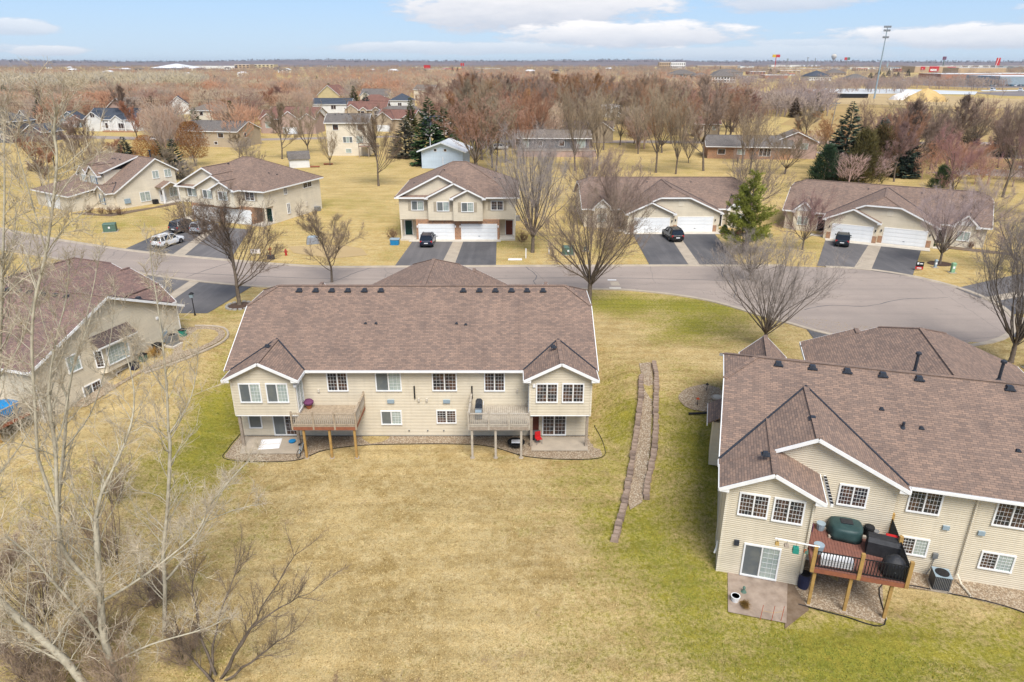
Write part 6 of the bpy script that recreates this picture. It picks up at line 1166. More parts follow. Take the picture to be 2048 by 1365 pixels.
def on3(u, v): return (-47.15 + u * H3c - v * H3s, 48.57 + u * H3s + v * H3c)
x, y = on3(13.9, 12.3); t = thing('air_conditioner', 'grey air conditioner on a slab by the left house wall', 'air conditioner', (x, y, gz(x, y)), R(-16.8)); part(t, 'cabinet', MB().box(-.4, .4, -.4, .4, .1, 1.0), 'grey_metal'); part(t, 'top', MB().lathe((0, 0, 1), [(.35, 0), (.3, .04)], 14), 'black'); part(t, 'pad', MB().box(-.6, .6, -.6, .6, -.1, .1), 'concrete_pale')
for (u, v, w_, h_, m_, lb) in ((13.6, 10.9, .5, .7, 'dark_metal', 'dark bin by the left house wall below the bay window'), (13.5, 9.2, .45, .6, 'green_box', 'green bin under the bay window of the left house'), (13.7, 8.0, .5, .5, 'navy', 'blue-black bin at the left house wall'), (13.4, 14.2, .4, .6, 'teal', 'teal can at the front corner of the left house')):
    x, y = on3(u, v); t = thing('garden_bin', lb, 'bin', (x, y, gz(x, y)), R(-16.8)); part(t, 'bin', MB().taper(-w_ / 2, w_ / 2, -w_ / 2, w_ / 2, 0, h_, -.05), m_); part(t, 'lid', MB().box(-w_ / 2 - .08, w_ / 2 + .08, -w_ / 2 - .08, w_ / 2 + .08, h_, h_ + .06), 'black')
x, y = on3(14.0, 10.0); bush(1, x, y, .35, (.42, .24, .06), 'rusty orange dry plant by the left house wall')
x, y = on3(11.5, -1.4); t = thing('covered_furniture', 'bright blue tarp over furniture on the left house deck', 'tarp', (x, y, 0), R(-16.8)); part(t, 'tarp', drape(MB(), .9, .6, .8), 'blue', True); part(t, 'rope', MB().tube([(.95 * math.cos(a * .5236), .65 * math.sin(a * .5236), .4) for a in range(13)], .02, 4), 'white')
import numpy as np
def gp(x, y):                                                 # surveyed ground point of an image position
    u, v = (x - 1024) / 1365, (682.5 - y) / 1365; c, s = math.cos(R(22.2)), math.sin(R(22.2)); k = 23.5 / (s - v * c); return u * k, (c + v * s) * k
def mpp(y): return (y * .926 + 8.9) / 1365                    # metres per image pixel at distance y
BLOCK = []; SIGHT = []
def hides(x, y, back=62):                                      # would a tree here stand right in front of a house?
    return any(hy - back < y < hy and abs(x - hx * y / hy) < hw + 2 for hx, hy, hw in SIGHT)
def block(x, y, r): BLOCK.append((x, y, r))
# ---------------------------------------------------------------- outbuildings
def barn():
    t = thing('barn', 'pale blue metal barn with a white roof behind the brick-fronted house', 'barn', (-16.6, 166.5, 0), R(-7)); rf = Roof(.12); wl = MB(); body_ = [(-5.0, -.2), (5.0, -.2), (5.0, 4.1), (0, 5.9), (-5.0, 4.1)]
    wl.extrude(body_, 'y', 0, 9); wl.build('wall', 'siding_blue', t)
    for q in (-1, 1): rf.plane([(0, -.8, 6.2), (q * 5.9, -.8, 4.05), (q * 5.9, 9.5, 4.05), (0, 9.5, 6.2)]); rf.fascia((0, -.8, 6.2), (q * 5.9, -.8, 4.05), (0, -.04), .25); rf.fascia((q * 5.9, -.8, 4.05), (q * 5.9, 9.5, 4.05), (q * .04, 0), .2)
    rf.build(t, 'metal_white', 'metal_white')
    for x in (-1.6, .8): window(t, (x, 0, 4.3), 0, .8, .7, 'n', 2, 2)
    MB().tube([(.2, -.1, 0), (.2, -.1, 2.8)], .08, 6, True).build('flue_pipe', 'white', t); MB().tube([(-3.2, 2, 5), (-3.2, 2, 7)], .06, 6, True).build('flue_pipe', 'white', t)
barn(); block(-16, 171, 9)
def gshed():
    t = thing('garden_shed', 'small white gambrel garden shed beside the cream twin house', 'shed', (-51.6, 169.5, 0), R(20)); P = [(-1.7, -.1), (1.7, -.1), (1.7, 2.2), (1.15, 3.1), (0, 3.6), (-1.15, 3.1), (-1.7, 2.2)]
    MB().extrude(P, 'x', -2.3, 2.3).build('wall', 'siding_white', t); r = MB(); Q = [(2.0, 2.05), (1.3, 3.22), (0, 3.78), (-1.3, 3.22), (-2.0, 2.05)]
    for a, b in zip(Q, Q[1:]): r.slab([(-2.6, a[0], a[1]), (2.6, a[0], a[1]), (2.6, b[0], b[1]), (-2.6, b[0], b[1])], .08)
    r.build('roof', 'shingle_grey', t); MB().box(2.3, 2.34, -.5, .5, 0, 2.0).build('door', 'siding_white', t); MB().box(2.34, 2.37, -.1, .1, 1.2, 1.5).build('door_handle', 'black', t)
gshed(); block(-51.6, 169.5, 5)
for lb, x, y, m_ in (('low wood pile in the yard right of the garden shed', -47.6, 168.5, 'wood_red'), ('brown planter box in the yard near the wood pile', -45.5, 173, 'wood_red')):
    t = thing('wood_pile', lb, 'wood pile', (x, y, 0), R(10))
    for k in range(3): part(t, 'log', MB().tube([(-1.1, k * .3, .2), (1.1, k * .3, .2)], .15, 6, True), m_)
# ---------------------------------------------------------------- neighbourhood houses
def nhouse(label, x, y, deg, w, d, h, s=.45, wall='siding', roof='shingle', ridge='x', wins=(), gar=None, front=None, side=(), oh=.4, chim=False, vents=0, name='house', dr=None):
    """front faces local -y; wins: (x, z, w, h, style) on the front; side: same on the right wall (y,...); front: (xc, half, depth) extra front gable; gar: (x, w)"""
    t = thing(name, label, 'house', (x, y, 0), R(deg)); rf = Roof(.1); wl = MB(); hw = w / 2; block(x, y + d / 2, max(w, d) * .62); SIGHT.append((x, y, w * .55))
    if ridge == 'x': body(wl, -hw, hw, 0, d, -.3, h, s, oh); gable_main(rf, -hw - oh, hw + oh, -oh, d + oh, h, s)
    elif ridge == 'hip':
        a, b, c, e = (-hw - oh, -oh, h), (hw + oh, -oh, h), (hw + oh, d + oh, h), (-hw - oh, d + oh, h); hd = min(d / 2, hw) + oh; zr = h + s * hd; rl = (-hw - oh + hd, d / 2, zr); rr = (hw + oh - hd, d / 2, zr)
        rf.plane([a, b, rr, rl]); rf.plane([b, c, rr]); rf.plane([c, e, rl, rr]); rf.plane([e, a, rl]); wl.box(-hw, hw, 0, d, -.3, h + .05)
        for p, q, o in ((a, b, (0, -.03)), (b, c, (.03, 0)), (c, e, (0, .03)), (e, a, (-.03, 0))): rf.fascia(p, q, o)
    else:
        zr = h + s * (hw + oh); wl.extrude([(-hw, -.3), (hw, -.3), (hw, h + s * oh - .1), (0, zr - .1), (-hw, h + s * oh - .1)], 'y', 0, d)
        for q in (-1, 1): rf.plane([(0, -oh, zr), (q * (hw + oh), -oh, h), (q * (hw + oh), d + oh, h), (0, d + oh, zr)]); rf.fascia((0, -oh, zr), (q * (hw + oh), -oh, h), (0, -.03)); rf.fascia((q * (hw + oh), -oh, h), (q * (hw + oh), d + oh, h), (q * .03, 0))
    if front:
        for (xc, hf, dp) in front: wing(rf, wl, -1, xc, hf, -dp, .3, h, .7, -oh, h, s, -.3, oh=.3)
    wl.build('wall', wall, t); rf.build(t, roof)
    for (wx, wz, ww, wh, st) in wins: window(t, (wx, -(next((f[2] for f in (front or ()) if abs(wx - f[0]) < f[1]), 0)), wz), 0, ww, wh, st, 2, 2, grille=False)
    for (wy, wz, ww, wh, st) in side: window(t, (hw, wy, wz), math.pi / 2, ww, wh, st, 2, 2, grille=False)
    if gar: garage_door(t, (gar[0], -(next((f[2] for f in (front or ()) if abs(gar[0] - f[0]) < f[1]), 0)), 0), 0, gar[1])
    if dr: door(t, (dr, 0, .1), 0, 1, 2.1, 'door_white')
    for i in range(vents): vent(t, (-hw + 2 + i * (w - 4) / max(1, vents - 1), d / 2 - .6, h + s * (d / 2 + oh) - .3), .7)
    if chim: MB().box(-.4, .4, d / 2, d / 2 + .8, h, h + s * d / 2 + 1.2).build('chimney', 'brick', t)
    return t
nhouse('cream two-storey house with grey roof and small rear deck behind the old bare tree', -44.3, 191, 0, 11.2, 8.5, 8.6, .45, 'siding_cream', 'shingle_grey', 'x', ((-3, 7.4, 1.6, 1.5, 'n'), (3.6, 7.4, 1.6, 1.5, 'n'), (0, 4.2, 2.6, 1.6, 'sbs'), (3.2, 4.2, 1.8, 1.9, 'b'), (0, 1.3, 1.6, 1.2, 'b')), vents=5)
t = thing('deck', 'brown raised deck at the right rear of the cream two-storey house', 'deck', (-38.5, 189.5, 0)); part(t, 'floor', MB().box(-2.3, 3, -2.2, 1.2, 2.7, 2.85), 'wood_grey'); part(t, 'railing', MB().box(-2.3, 3, -2.2, -2.1, 3.6, 3.7).box(-2.3, 3, -2.2, -2.12, 2.85, 2.95), 'wood_red')
for x_ in (-2.2, .3, 2.9): part(t, 'post', MB().box(x_ - .1, x_ + .1, -2.2, -2.0, 0, 3.7), 'wood_grey')
nhouse('tan ranch with a long roof and a gabled right end below the power line', -90.5, 212, -14, 19, 12, 4.6, .4, 'siding_tan', 'shingle_grey', 'x', ((-3, 3.4, 3, 1.8, 'bb'), (4, 3.4, 2, 1.4, 'n'), (2, 1.2, 1.2, .9, 'n')), vents=4, side=((4, 3.3, 1.2, 1.5, 'n'),))
nhouse('white and brick house with dark blue roof and porch at the upper left', -147, 262, -8, 19, 11, 4.2, .62, 'siding_white', 'shingle_blue', 'x', ((-6.5, 5.6, 1.8, 1.6, 'nn'), (-2, 1.9, 1.2, 2.2, 'n'), (5.4, 2, 3, 2.2, 'nnn')), front=((-6.5, 3.6, .6), (3.6, 2.0, 1.6)), side=((4, 3, 1.2, 1.5, 'n'),))
t = thing('porch', 'white porch posts and rail in front of the dark blue roofed house', 'porch', (-146, 258.4, 0), R(-8)); part(t, 'floor', MB().box(-3, 9.4, 0, 2.4, 0, .5), 'brick'); part(t, 'rail', MB().box(-3, 9.4, 0, .1, 1.3, 1.45), 'trim')
for k in range(5): part(t, 'post', MB().box(-2.9 + k * 3, -2.6 + k * 3, 0, .3, .5, 4), 'trim')
nhouse('small garage with a brown gable left of the dark blue roofed house', -171.5, 277, 12, 8, 8, 3, .7, 'siding_slate', 'shingle_blue', 'y', gar=(0, 4.8))
nhouse('dark grey two-storey house with white windows at the left picture edge', -166, 224, -12, 17, 11, 6.4, .5, 'siding_grey', 'shingle_blue', 'hip', ((6.2, 5.2, 1.5, 1.7, 'nn'), (6.2, 1.8, 1.5, 1.7, 'nn'), (2.5, 2.2, .8, .6, 'n'), (1.2, 2.2, .8, .6, 'n'), (-3, 5, 1.5, 1.5, 'nn')))
nhouse('grey low wing with a white gable right of the dark grey house', -152.5, 226, -12, 7, 8, 3, .6, 'siding_grey', 'shingle_blue', 'y')
nhouse('white steep-gabled house at the far left behind the grey one', -195, 268, 25, 9, 9, 5.5, .95, 'siding_white', 'shingle_grey', 'y', ((0, 5, 1.2, 1.5, 'n'),)); nhouse('white gabled house left of the small brown-gabled garage', -179, 262, -30, 8, 9, 4.2, .75, 'siding_white', 'shingle_grey', 'y')
nhouse('tan house with nested white gables behind the dark blue roof', -167, 305, -25, 15, 10, 5, .6, 'siding_pink', 'shingle_tan', 'y', ((-2, 4, 1.5, 1.5, 'n'),)); nhouse('tan two-storey house beside the tall utility pole', -116, 268, -12, 9.5, 8, 7.0, .45, 'siding_cream', 'shingle_tan', 'hip', ((0, 5.8, 1.6, 1.4, 'n'),), side=((3, 2.2, 2, 1.5, 'n'),)); nhouse('white house with bright blue gable in the trees', -162, 350, 20, 9, 9, 4.5, .8, 'siding_white', 'shingle_blue', 'y', ((0, 3, 1.5, 1.5, 'n'),))
nhouse('pinkish gabled house with white garage and arched entry in mid distance', -80, 254, -6, 20, 10, 5.0, .5, 'siding_pink', 'shingle_red', 'x', ((-6.5, 3, 2, 2.2, 'b'),), gar=(1.5, 5), front=((-6.5, 2.4, 1.2), (1.5, 3.6, 1.6), (8.0, 2.6, .8))); quad('driveway', [gp(575, 270), gp(640, 268), gp(605, 254), gp(585, 254)], 'driveway_old', .03)
nhouse('white ranch with lilac roof behind the pinkish house', -92, 300, -10, 22, 10, 3.5, .5, 'siding_white', 'shingle_red', 'x', ((4, 2, 2, 1.5, 'nn'),)); nhouse('white two-storey house with dark roof far behind the pinkish house', -84, 335, -4, 18, 9, 5.6, .5, 'siding_white', 'shingle_blue', 'x', ((1, 4.2, 2.4, 1.8, 'nn'), (7, 3, 2, 2, 'nn'))); nhouse('yellow-tan gabled house with white trim on the far slope', -100, 395, -16, 13, 12, 7, .75, 'siding_yellow', 'shingle_red', 'y'); nhouse('grey-roofed house right of the yellow gable', -80, 420, -10, 17, 12, 5.5, .6, 'siding_cream', 'shingle_grey', 'x', front=((-5, 3, 1),))
nhouse('brown house with two pointed white-trimmed entry gables', -63, 310, -4, 17, 11, 4.6, .55, 'siding_tan', 'shingle_red', 'x', ((-1, 3, 1.8, 2.5, 'n'), (4.8, 3.2, 1.6, 2.2, 'n')), front=((-6, 3.0, 1.4), (-.6, 1.5, 1.8), (4.8, 1.7, 1.5))); nhouse('brown-roofed house with garage gable below the green-roofed one', -43, 262, -16, 14, 10, 4.4, .55, 'siding_tan', 'shingle_red', 'x', ((5, 2.6, 1.4, 1.5, 'b'),), gar=(-3.5, 5), front=((-3.5, 3.4, 2.2), (5, 1.8, .8)))
nhouse('long green-grey roof behind the tall spruce', -46, 300, 8, 22, 11, 3.6, .5, 'siding_slate', 'shingle_grey', 'hip'); nhouse('white house with blue-grey hip roof in the trees', -56, 360, -8, 10, 10, 6, .6, 'siding_white', 'shingle_blue', 'hip', ((0, 4.2, 2, 1.5, 'nn'),)); nhouse('brown hip-roofed house left of the blue-grey one', -72, 372, -8, 17, 12, 4.2, .6, 'siding_tan', 'shingle_red', 'hip'); nhouse('pale house with light roof far above the spruce', -58, 475, -20, 14, 11, 7, .5, 'siding_cream', 'shingle_tan', 'x')
nhouse('small white house with blue roof and driveway right of the tall spruce', -24, 245, 28, 8, 9, 3.4, .7, 'siding_white', 'shingle_blue', 'y', ((0, 2, 2.2, 1.8, 'nn'),)); quad('driveway', [gp(902, 276), gp(945, 276), gp(930, 262), gp(900, 258)], 'driveway_old', .036)
nhouse('low brown-roofed ranch with a long deck behind the fan-shaped tree', 11.5, 192, -2, 19, 9, 4.6, .35, 'siding_grey', 'shingle_tan', 'x', ((-8, 3.1, 2.2, 2.6, 'b'), (-4, 3.1, 1.6, 1.4, 'n'), (2, 3.1, 1.6, 1.4, 'n'), (7.2, 3.1, 2.4, 2.6, 'b')), oh=.6)
t = thing('deck', 'long low reddish deck wall in front of the low ranch', 'deck', (11.5, 188.4, 0), R(-2)); part(t, 'skirt', MB().box(-10, 11, 0, 3.2, 0, 1.5), 'siding_pink'); part(t, 'floor', MB().box(-10.1, 11.1, -.1, 3.3, 1.5, 1.6), 'wood_grey'); part(t, 'railing', MB().box(-10, 11, 0, .08, 2.2, 2.3), 'wood_grey')
nhouse('tan gabled house behind the low ranch', 24, 228, -10, 16, 10, 3.6, .45, 'siding_tan', 'shingle_dark', 'x', ((-5, 2, 2, 1.6, 'n'),), front=((5, 3.4, 1.2),)); nhouse('grey small house among the trunks right of centre', 66, 240, -4, 8, 8, 4.4, .5, 'siding_tan', 'shingle_red', 'x', ((-2, 3, 1.2, 1.3, 'n'), (2, 3, 1.2, 1.3, 'b'))); nhouse('white shed far behind the trunks', 46, 330, 0, 9, 6, 4, .5, 'siding_white', 'roof_white', 'x')
nhouse('long brown brick rambler with white trim behind the dark-car house', 62, 184, -8, 21, 10, 3.2, .42, 'brick', 'shingle_grey', 'x', ((-7, 1.8, 2, 1.4, 'n'), (-2, 1.8, 2, 1.4, 'bb'), (4, 1.8, 3, 2, 'nnn')), oh=.7); nhouse('peach gabled wing with two windows beside the cedars', 74.5, 185, -14, 10, 9, 4.4, .45, 'siding_pink', 'shingle_tan', 'y', ((-2.3, 3.2, 1.9, 1.6, 'bb'), (2, 3.2, 1.9, 1.6, 'bb')))
# ---------------------------------------------------------------- utility poles and wires
def upole(label, x, y, h, arm=1.2, mat='bark', lean=0):
    t = thing('utility_pole', label, 'utility pole', (x, y, 0)); part(t, 'pole', MB().tube([(0, 0, -.3), (lean, 0, h)], [.17, .11], 8), mat); part(t, 'crossarm', MB().box(lean - arm, lean + arm, -.06, .06, h - .6, h - .45), mat)
    for k in (-1, 1): part(t, 'insulator', MB().lathe((lean + k * arm * .85, 0, h - .45), [(.05, 0), (.07, .15), (.03, .25)], 6), 'grey_metal')
    return (x + lean, y, h - .2)
P = [(-330, 262, 11.5), upole('dark utility pole beside the tan two-storey house', -105, 250, 12), upole('utility pole in the trees behind the pinkish house', -60, 262, 11.5), upole('utility pole among the tall trees right of centre', 26, 262, 11.5), upole('pale leaning utility pole left of the blue spruce', 110, 246, 11, 1.3, 'grey_metal', .6), (260, 236, 11)]
for a, b in zip(P, P[1:]):
    for o in (0, -.9):
        w = MB(); a_, b_ = Vector(a), Vector(b); n = 16; w.tube([a_.lerp(b_, i / n) + Vector((0, o * .3, o - 1.6 * 4 * (i / n) * (1 - i / n))) for i in range(n + 1)], .028, 3)
        tag(w.build('power_line', 'black'), 'thin overhead power line above the neighbourhood roofs', 'power line', 'power lines between the utility poles')
# ---------------------------------------------------------------- fields, ice and buildings of the commercial strip (right horizon)
def area(name, pts, mat, z): return flat(name, [gp(*q) for q in pts], mat, z)
area('field', ((1560, 250), (1640, 205), (1900, 212), (2400, 230), (2600, 300), (2060, 290), (1700, 262)), 'field', .05); area('field', ((1500, 205), (1560, 178), (1700, 178), (1950, 196), (2300, 205), (2300, 228), (1900, 214), (1640, 208)), 'field_pale', .07)
area('field', ((1700, 172), (1720, 158), (1900, 166), (2100, 172), (2500, 176), (2500, 190), (1960, 181)), 'field', .09); area('field', ((1350, 176), (1380, 166), (1500, 166), (1520, 178)), 'field', .05)
area('ice_sheet', ((1600, 179.5), (1640, 178), (1800, 178.5), (1955, 184), (1950, 190), (1800, 188), (1700, 188.5), (1640, 186)), 'ice', .14); area('ice_sheet', ((1560, 190), (1575, 188), (1605, 197), (1590, 198)), 'ice', .14); area('ice_sheet', ((1960, 181), (2070, 181), (2070, 183), (1965, 183.5)), 'ice', .16)
area('parking_lot', ((1790, 163), (1870, 158), (1985, 165), (2060, 166), (2060, 176), (1960, 176.5), (1850, 172)), 'parking', .12); area('parking_lot', ((1940, 186), (2060, 183), (2200, 186), (2200, 197), (2000, 192)), 'parking', .12)
def fbox(label, x0, x1, yb, hpx, wall='tan_wall', roof='roof_white', depth=None, nwin=0, pitched=0, zt=None, name='building', win='glass_dark', par=.6):
    xa, ya = gp(x0, yb); xb, yb_ = gp(x1, yb); m = mpp(ya); h = hpx * m; w = xb - xa; d = depth or max(12, w * .5); t = thing(name, label, 'building', ((xa + xb) / 2, ya, 0))
    part(t, 'wall', MB().box(-w / 2, w / 2, 0, d, -.5, h), wall)
    if pitched: 
        r = MB(); hd = min(w, d) / 2; zr = h + pitched * hd; o = 1
        a, b, c, e = (-w / 2 - o, -o, h), (w / 2 + o, -o, h), (w / 2 + o, d + o, h), (-w / 2 - o, d + o, h); l = (-w / 2 + hd, d / 2, zr); q = (w / 2 - hd, d / 2, zr)
        for pl in ([a, b, q, l], [b, c, q], [c, e, l, q], [e, a, l]): r.slab(pl, .2)
        part(t, 'roof', r, roof)
    else: part(t, 'roof', MB().box(-w / 2 + .3, w / 2 - .3, .3, d - .3, h - .1, h + .08), roof); part(t, 'parapet', MB().box(-w / 2 - .2, w / 2 + .2, -.25, .05, h - par, h + .3), roof)
    if nwin:
        me_ = MB().box(-w / nwin * .28, w / nwin * .28, -.12, .0, -h * .13, h * .13).mesh('window', win)
        for k in range(nwin):
            for z in ((.3, .72) if h > 6 else (.5,)): put('window', me_, t, (-w / 2 + w * (k + .5) / nwin, 0, h * z))
    block((xa + xb) / 2, ya + d / 2, w * .55); SIGHT.append(((xa + xb) / 2, ya, w * .5)); return t, w, d, h
fbox('long brown brick warehouse with a white roof edge at the right horizon', 1880, 2000, 160, 11, 'brick_far', 'roof_white', 60); fbox('red-brown brick warehouse end at the right edge', 1996, 2120, 156, 8, 'brick_far', 'roof_white', 60); fbox('grey warehouse front at the right edge with parked cars before it', 1996, 2140, 172, 18, 'siding_slate', 'roof_white', 60)
tgt = fbox('tan store front with three red signs near the right horizon', 1828, 1915, 146, 12, 'tan_wall', 'roof_white', 60)
tt, w_, d_, h_ = tgt
for k, (a, b, lo, hi) in enumerate(((-.37, -.27, .45, .95), (-.17, .05, .1, .98), (.24, .43, .2, .9))):
    o = part(tt, 'sign_panel', MB().box(a * w_, b * w_, -.6, -.26, lo * h_, hi * h_), 'red'); part(o, 'sign_print', MB().box((a + .03) * w_, (b - .05) * w_, -.7, -.61, (lo + .18) * h_, (hi - .4) * h_), 'white')
fbox('long tan store wall right of the red signs', 1915, 2010, 148, 11, 'tan_wall', 'roof_white', 60)
fbox('apartment house with white walls and dark hip roof in mid right distance', 1617, 1662, 162, 8, 'siding_white', 'shingle_blue', 30, 10, .5); fbox('dark-roofed building beside the white apartment house', 1655, 1692, 152, 5, 'siding_tan', 'shingle_grey', 30, 6, .5); fbox('lilac-roofed clubhouse with an arched white gable', 1693, 1742, 166, 6, 'siding_pink', 'shingle_grey', 26, 6, .5)
fbox('white townhouse block with slate roof right of centre', 1423, 1470, 166, 12, 'siding_white', 'shingle_grey', 30, 8, .5); fbox('long slate-roofed apartment block behind the white townhouse', 1432, 1485, 152, 6, 'siding_slate', 'shingle_grey', 30, 10, .4); fbox('dark townhouse row with mixed fronts right of centre', 1340, 1395, 162, 12, 'siding_slate', 'shingle_grey', 30, 9, .4); fbox('pale townhouse right of the dark row', 1386, 1422, 166, 12, 'siding_grey', 'shingle_grey', 20, 6, .4)
fbox('tan office block on the horizon right of centre', 1318, 1340, 138, 12, 'tan_wall', 'roof_white', 30, 6); fbox('white scaffold-like building frame on the horizon', 1341, 1370, 138, 12, 'white', 'roof_white', 30, 7); fbox('long white roof on the right horizon left of the tall sign', 1542, 1600, 135, 4, 'siding_white', 'roof_white', 60); fbox('white strip of shops on the horizon centre right', 1395, 1480, 136, 4, 'tan_wall', 'roof_white', 40); fbox('blue-roofed shop on the horizon', 1480, 1508, 137, 4, 'siding_white', 'blue', 40); fbox('long low tan wall on the right horizon', 1540, 1690, 141, 3, 'tan_wall', 'roof_white', 40)
fbox('orange brick ground building left of the apartment house', 1530, 1575, 158, 7, 'brick_far', 'roof_white', 30); fbox('white-roofed arena with dark gable on the left horizon', 300, 378, 141, 4, 'siding_grey', 'roof_white', 120, 0, .22); fbox('long pale warehouse right of the arena', 372, 475, 138, 5, 'siding_white', 'roof_white', 120); fbox('yellow-tan building on the left horizon', 500, 548, 137, 7, 'siding_yellow', 'roof_white', 60, 6); fbox('brown building left of the yellow one', 470, 500, 138, 8, 'tan_wall', 'roof_white', 60, 4); fbox('tan store with red sign tower on the centre horizon', 845, 890, 145, 6, 'tan_wall', 'roof_white', 40)
fbox('tan store with a red sign at centre horizon', 893, 930, 145, 6, 'tan_wall', 'red', 40); fbox('brown store right of the red-signed one', 945, 1000, 143, 5, 'tan_wall', 'roof_white', 40); fbox('small red-roofed shop on the centre horizon', 818, 830, 145, 6, 'tan_wall', 'red', 20); fbox('tower with a red sign on the tan centre store', 848, 860, 144, 12, 'red', 'red', 20); fbox('red-walled shop on the centre horizon', 886, 898, 144, 7, 'red', 'roof_white', 20); fbox('red and white shop left of the arena', 218, 245, 144, 6, 'brick_far', 'roof_white', 30)
for (lb, a, b, yb, hp, wl_, rf_) in (('grey shed at the right edge beyond the lots', 2050, 2110, 164, 8, 'siding_grey', 'roof_white'), ('small orange-roofed shop right of the water tower', 1712, 1735, 143, 5, 'tan_wall', 'orange_red'), ('white shop with blue trim right of the floodlight mast', 1776, 1800, 141, 5, 'siding_white', 'blue'), ('low red shop left of the tan store front', 1796, 1822, 145, 6, 'brick_far', 'red'), ('pale long shop behind the red-signed store', 1880, 1980, 136, 4, 'siding_white', 'roof_white'), ('grey long shop at the far right horizon', 1990, 2090, 138, 5, 'siding_slate', 'roof_white'), ('white low shop by the mast base horizon', 1700, 1760, 139, 3, 'siding_white', 'roof_white'), ('dark low shop left of the pink and teal sign', 1640, 1680, 139, 3, 'siding_grey', 'roof_white'), ('tan shop right of the yellow and red sign', 1560, 1600, 147, 5, 'tan_wall', 'roof_white'), ('small white kiosk before the tan shop', 1578, 1590, 152, 4, 'siding_white', 'red'), ('brown block left of the slate apartment block', 1500, 1530, 150, 6, 'brick_far', 'roof_white'), ('pale shed before the orange brick building', 1480, 1515, 158, 5, 'siding_white', 'shingle_grey'), ('white low hall at the horizon before the water tower', 1600, 1640, 134, 3, 'siding_white', 'roof_white')):
    fbox(lb, a, b, yb, hp, wl_, rf_, 30, 5)
rndf = random.Random(44)
for i in range(46):                                            # scattered far houses
    x = rndf.uniform(40, 1320); yb = rndf.uniform(132, 158); 
    if 845 < x < 1010 and yb < 150: continue
    w = rndf.uniform(9, 18) * (yb - 118) / 26; c = rndf.choice(('siding_white', 'siding_cream', 'siding_slate', 'siding_tan', 'siding_white'))
    fbox('small pale house on the far wooded slope', x, x + w, yb, w * .32, c, rndf.choice(('shingle_grey', 'shingle_blue', 'shingle_tan', 'roof_white')), 11, 2, .5, name='far_house')['group'] if 0 else tag(fbox('small pale house on the far wooded slope', x, x + w, yb, w * .32, c, rndf.choice(('shingle_grey', 'shingle_blue', 'shingle_tan', 'roof_white')), 11, 2, .5, name='far_house')[0], None, 'house', 'far houses on the wooded slope')
def pole_sign(label, x, yb, yt, w, h, cols, lean=0):
    xa, ya = gp(x, yb); m = mpp(ya); H_ = (yb - yt) * m; t = thing('pole_sign', label, 'sign', (xa, ya, 0)); part(t, 'pole', MB().tube([(0, 0, 0), (lean * m, 0, H_)], .35 * ya / 700, 8), cols[-1]); W_ = w * m; h *= m
    n = len(cols) - 1
    for k in range(n): part(t, 'sign_panel', MB().box(lean * m - W_ / 2 + W_ * k / n, lean * m - W_ / 2 + W_ * (k + 1) / n - .05, -.6, .6, H_ - h, H_), cols[k])
    return t, H_, m
pole_sign('tall pole sign with yellow and red panels on the right horizon', 1549, 139, 112, 15, 5, ('yellow', 'red', 'red')); pole_sign('pole sign with pink and teal panels on the right horizon', 1691, 138, 117, 11, 5, ('red', 'green_box', 'grey_metal')); pole_sign('small dark pole sign on the horizon', 1573, 136, 119, 4, 4, ('grey_blue', 'grey_metal')); pole_sign('flag pole with coloured flag near the red-signed store', 1883, 144, 116, 7, 6, ('purple', 'green_box')); pole_sign('tall red and white pylon sign at the right horizon', 1988, 140, 118, 8, 14, ('red', 'white'), 4); pole_sign('flag pole by the centre horizon stores', 925, 143, 128, 7, 5, ('red', 'grey_metal')); pole_sign('thin mast on the right horizon', 1628, 136, 118, 1, 3, ('grey_metal', 'grey_metal')); pole_sign('thin lamp mast with wide head on the right horizon', 1613, 136, 117, 4, 1.2, ('grey_metal', 'grey_metal')); pole_sign('white pylon by the far right shops', 1773, 140, 127, 3, 10, ('grey_blue', 'grey_blue'))
x, y = gp(1665, 131.5); m = mpp(y); t = thing('water_tower', 'pale water tower on the right horizon', 'water tower', (x, y, 0)); part(t, 'stem', MB().lathe((0, 0, 0), [(3.2, 0), (2.2, 4), (2.2, 18)], 14), 'concrete_pale'); part(t, 'tank', MB().lathe((0, 0, 0), [(2.2, 16), (7, 22), (10.5, 27), (10.5, 31), (7.5, 34.5), (1, 36)], 18), 'concrete_pale', True)
t.scale = (m * 10 / 21,) * 2 + (m * 21 / 36,)
# floodlight mast
x, y = gp(1748, 198); m = mpp(y); Hm = 131 * m * 1.0
t = thing('floodlight_mast', 'tall grey floodlight mast over the field at the right', 'light mast', (x, y, 0)); part(t, 'mast', MB().tube([(0, 0, -1), (0, 0, Hm * .5), (0, 0, Hm)], [.62, .48, .3], 10), 'grey_blue')
for z, w in ((Hm - .5, 2.4), (Hm - 2.8, 2.2), (Hm - 7.0, 2.0)):
    part(t, 'crossarm', MB().box(-w, w, -.2, .2, z - .15, z + .15), 'grey_metal')
    for k in (-.8, -.27, .27, .8): part(t, 'lamp', MB().taper(k * w - .45, k * w + .45, -.7, .3, z + .1, z + 1.1, .1), 'grey_metal')
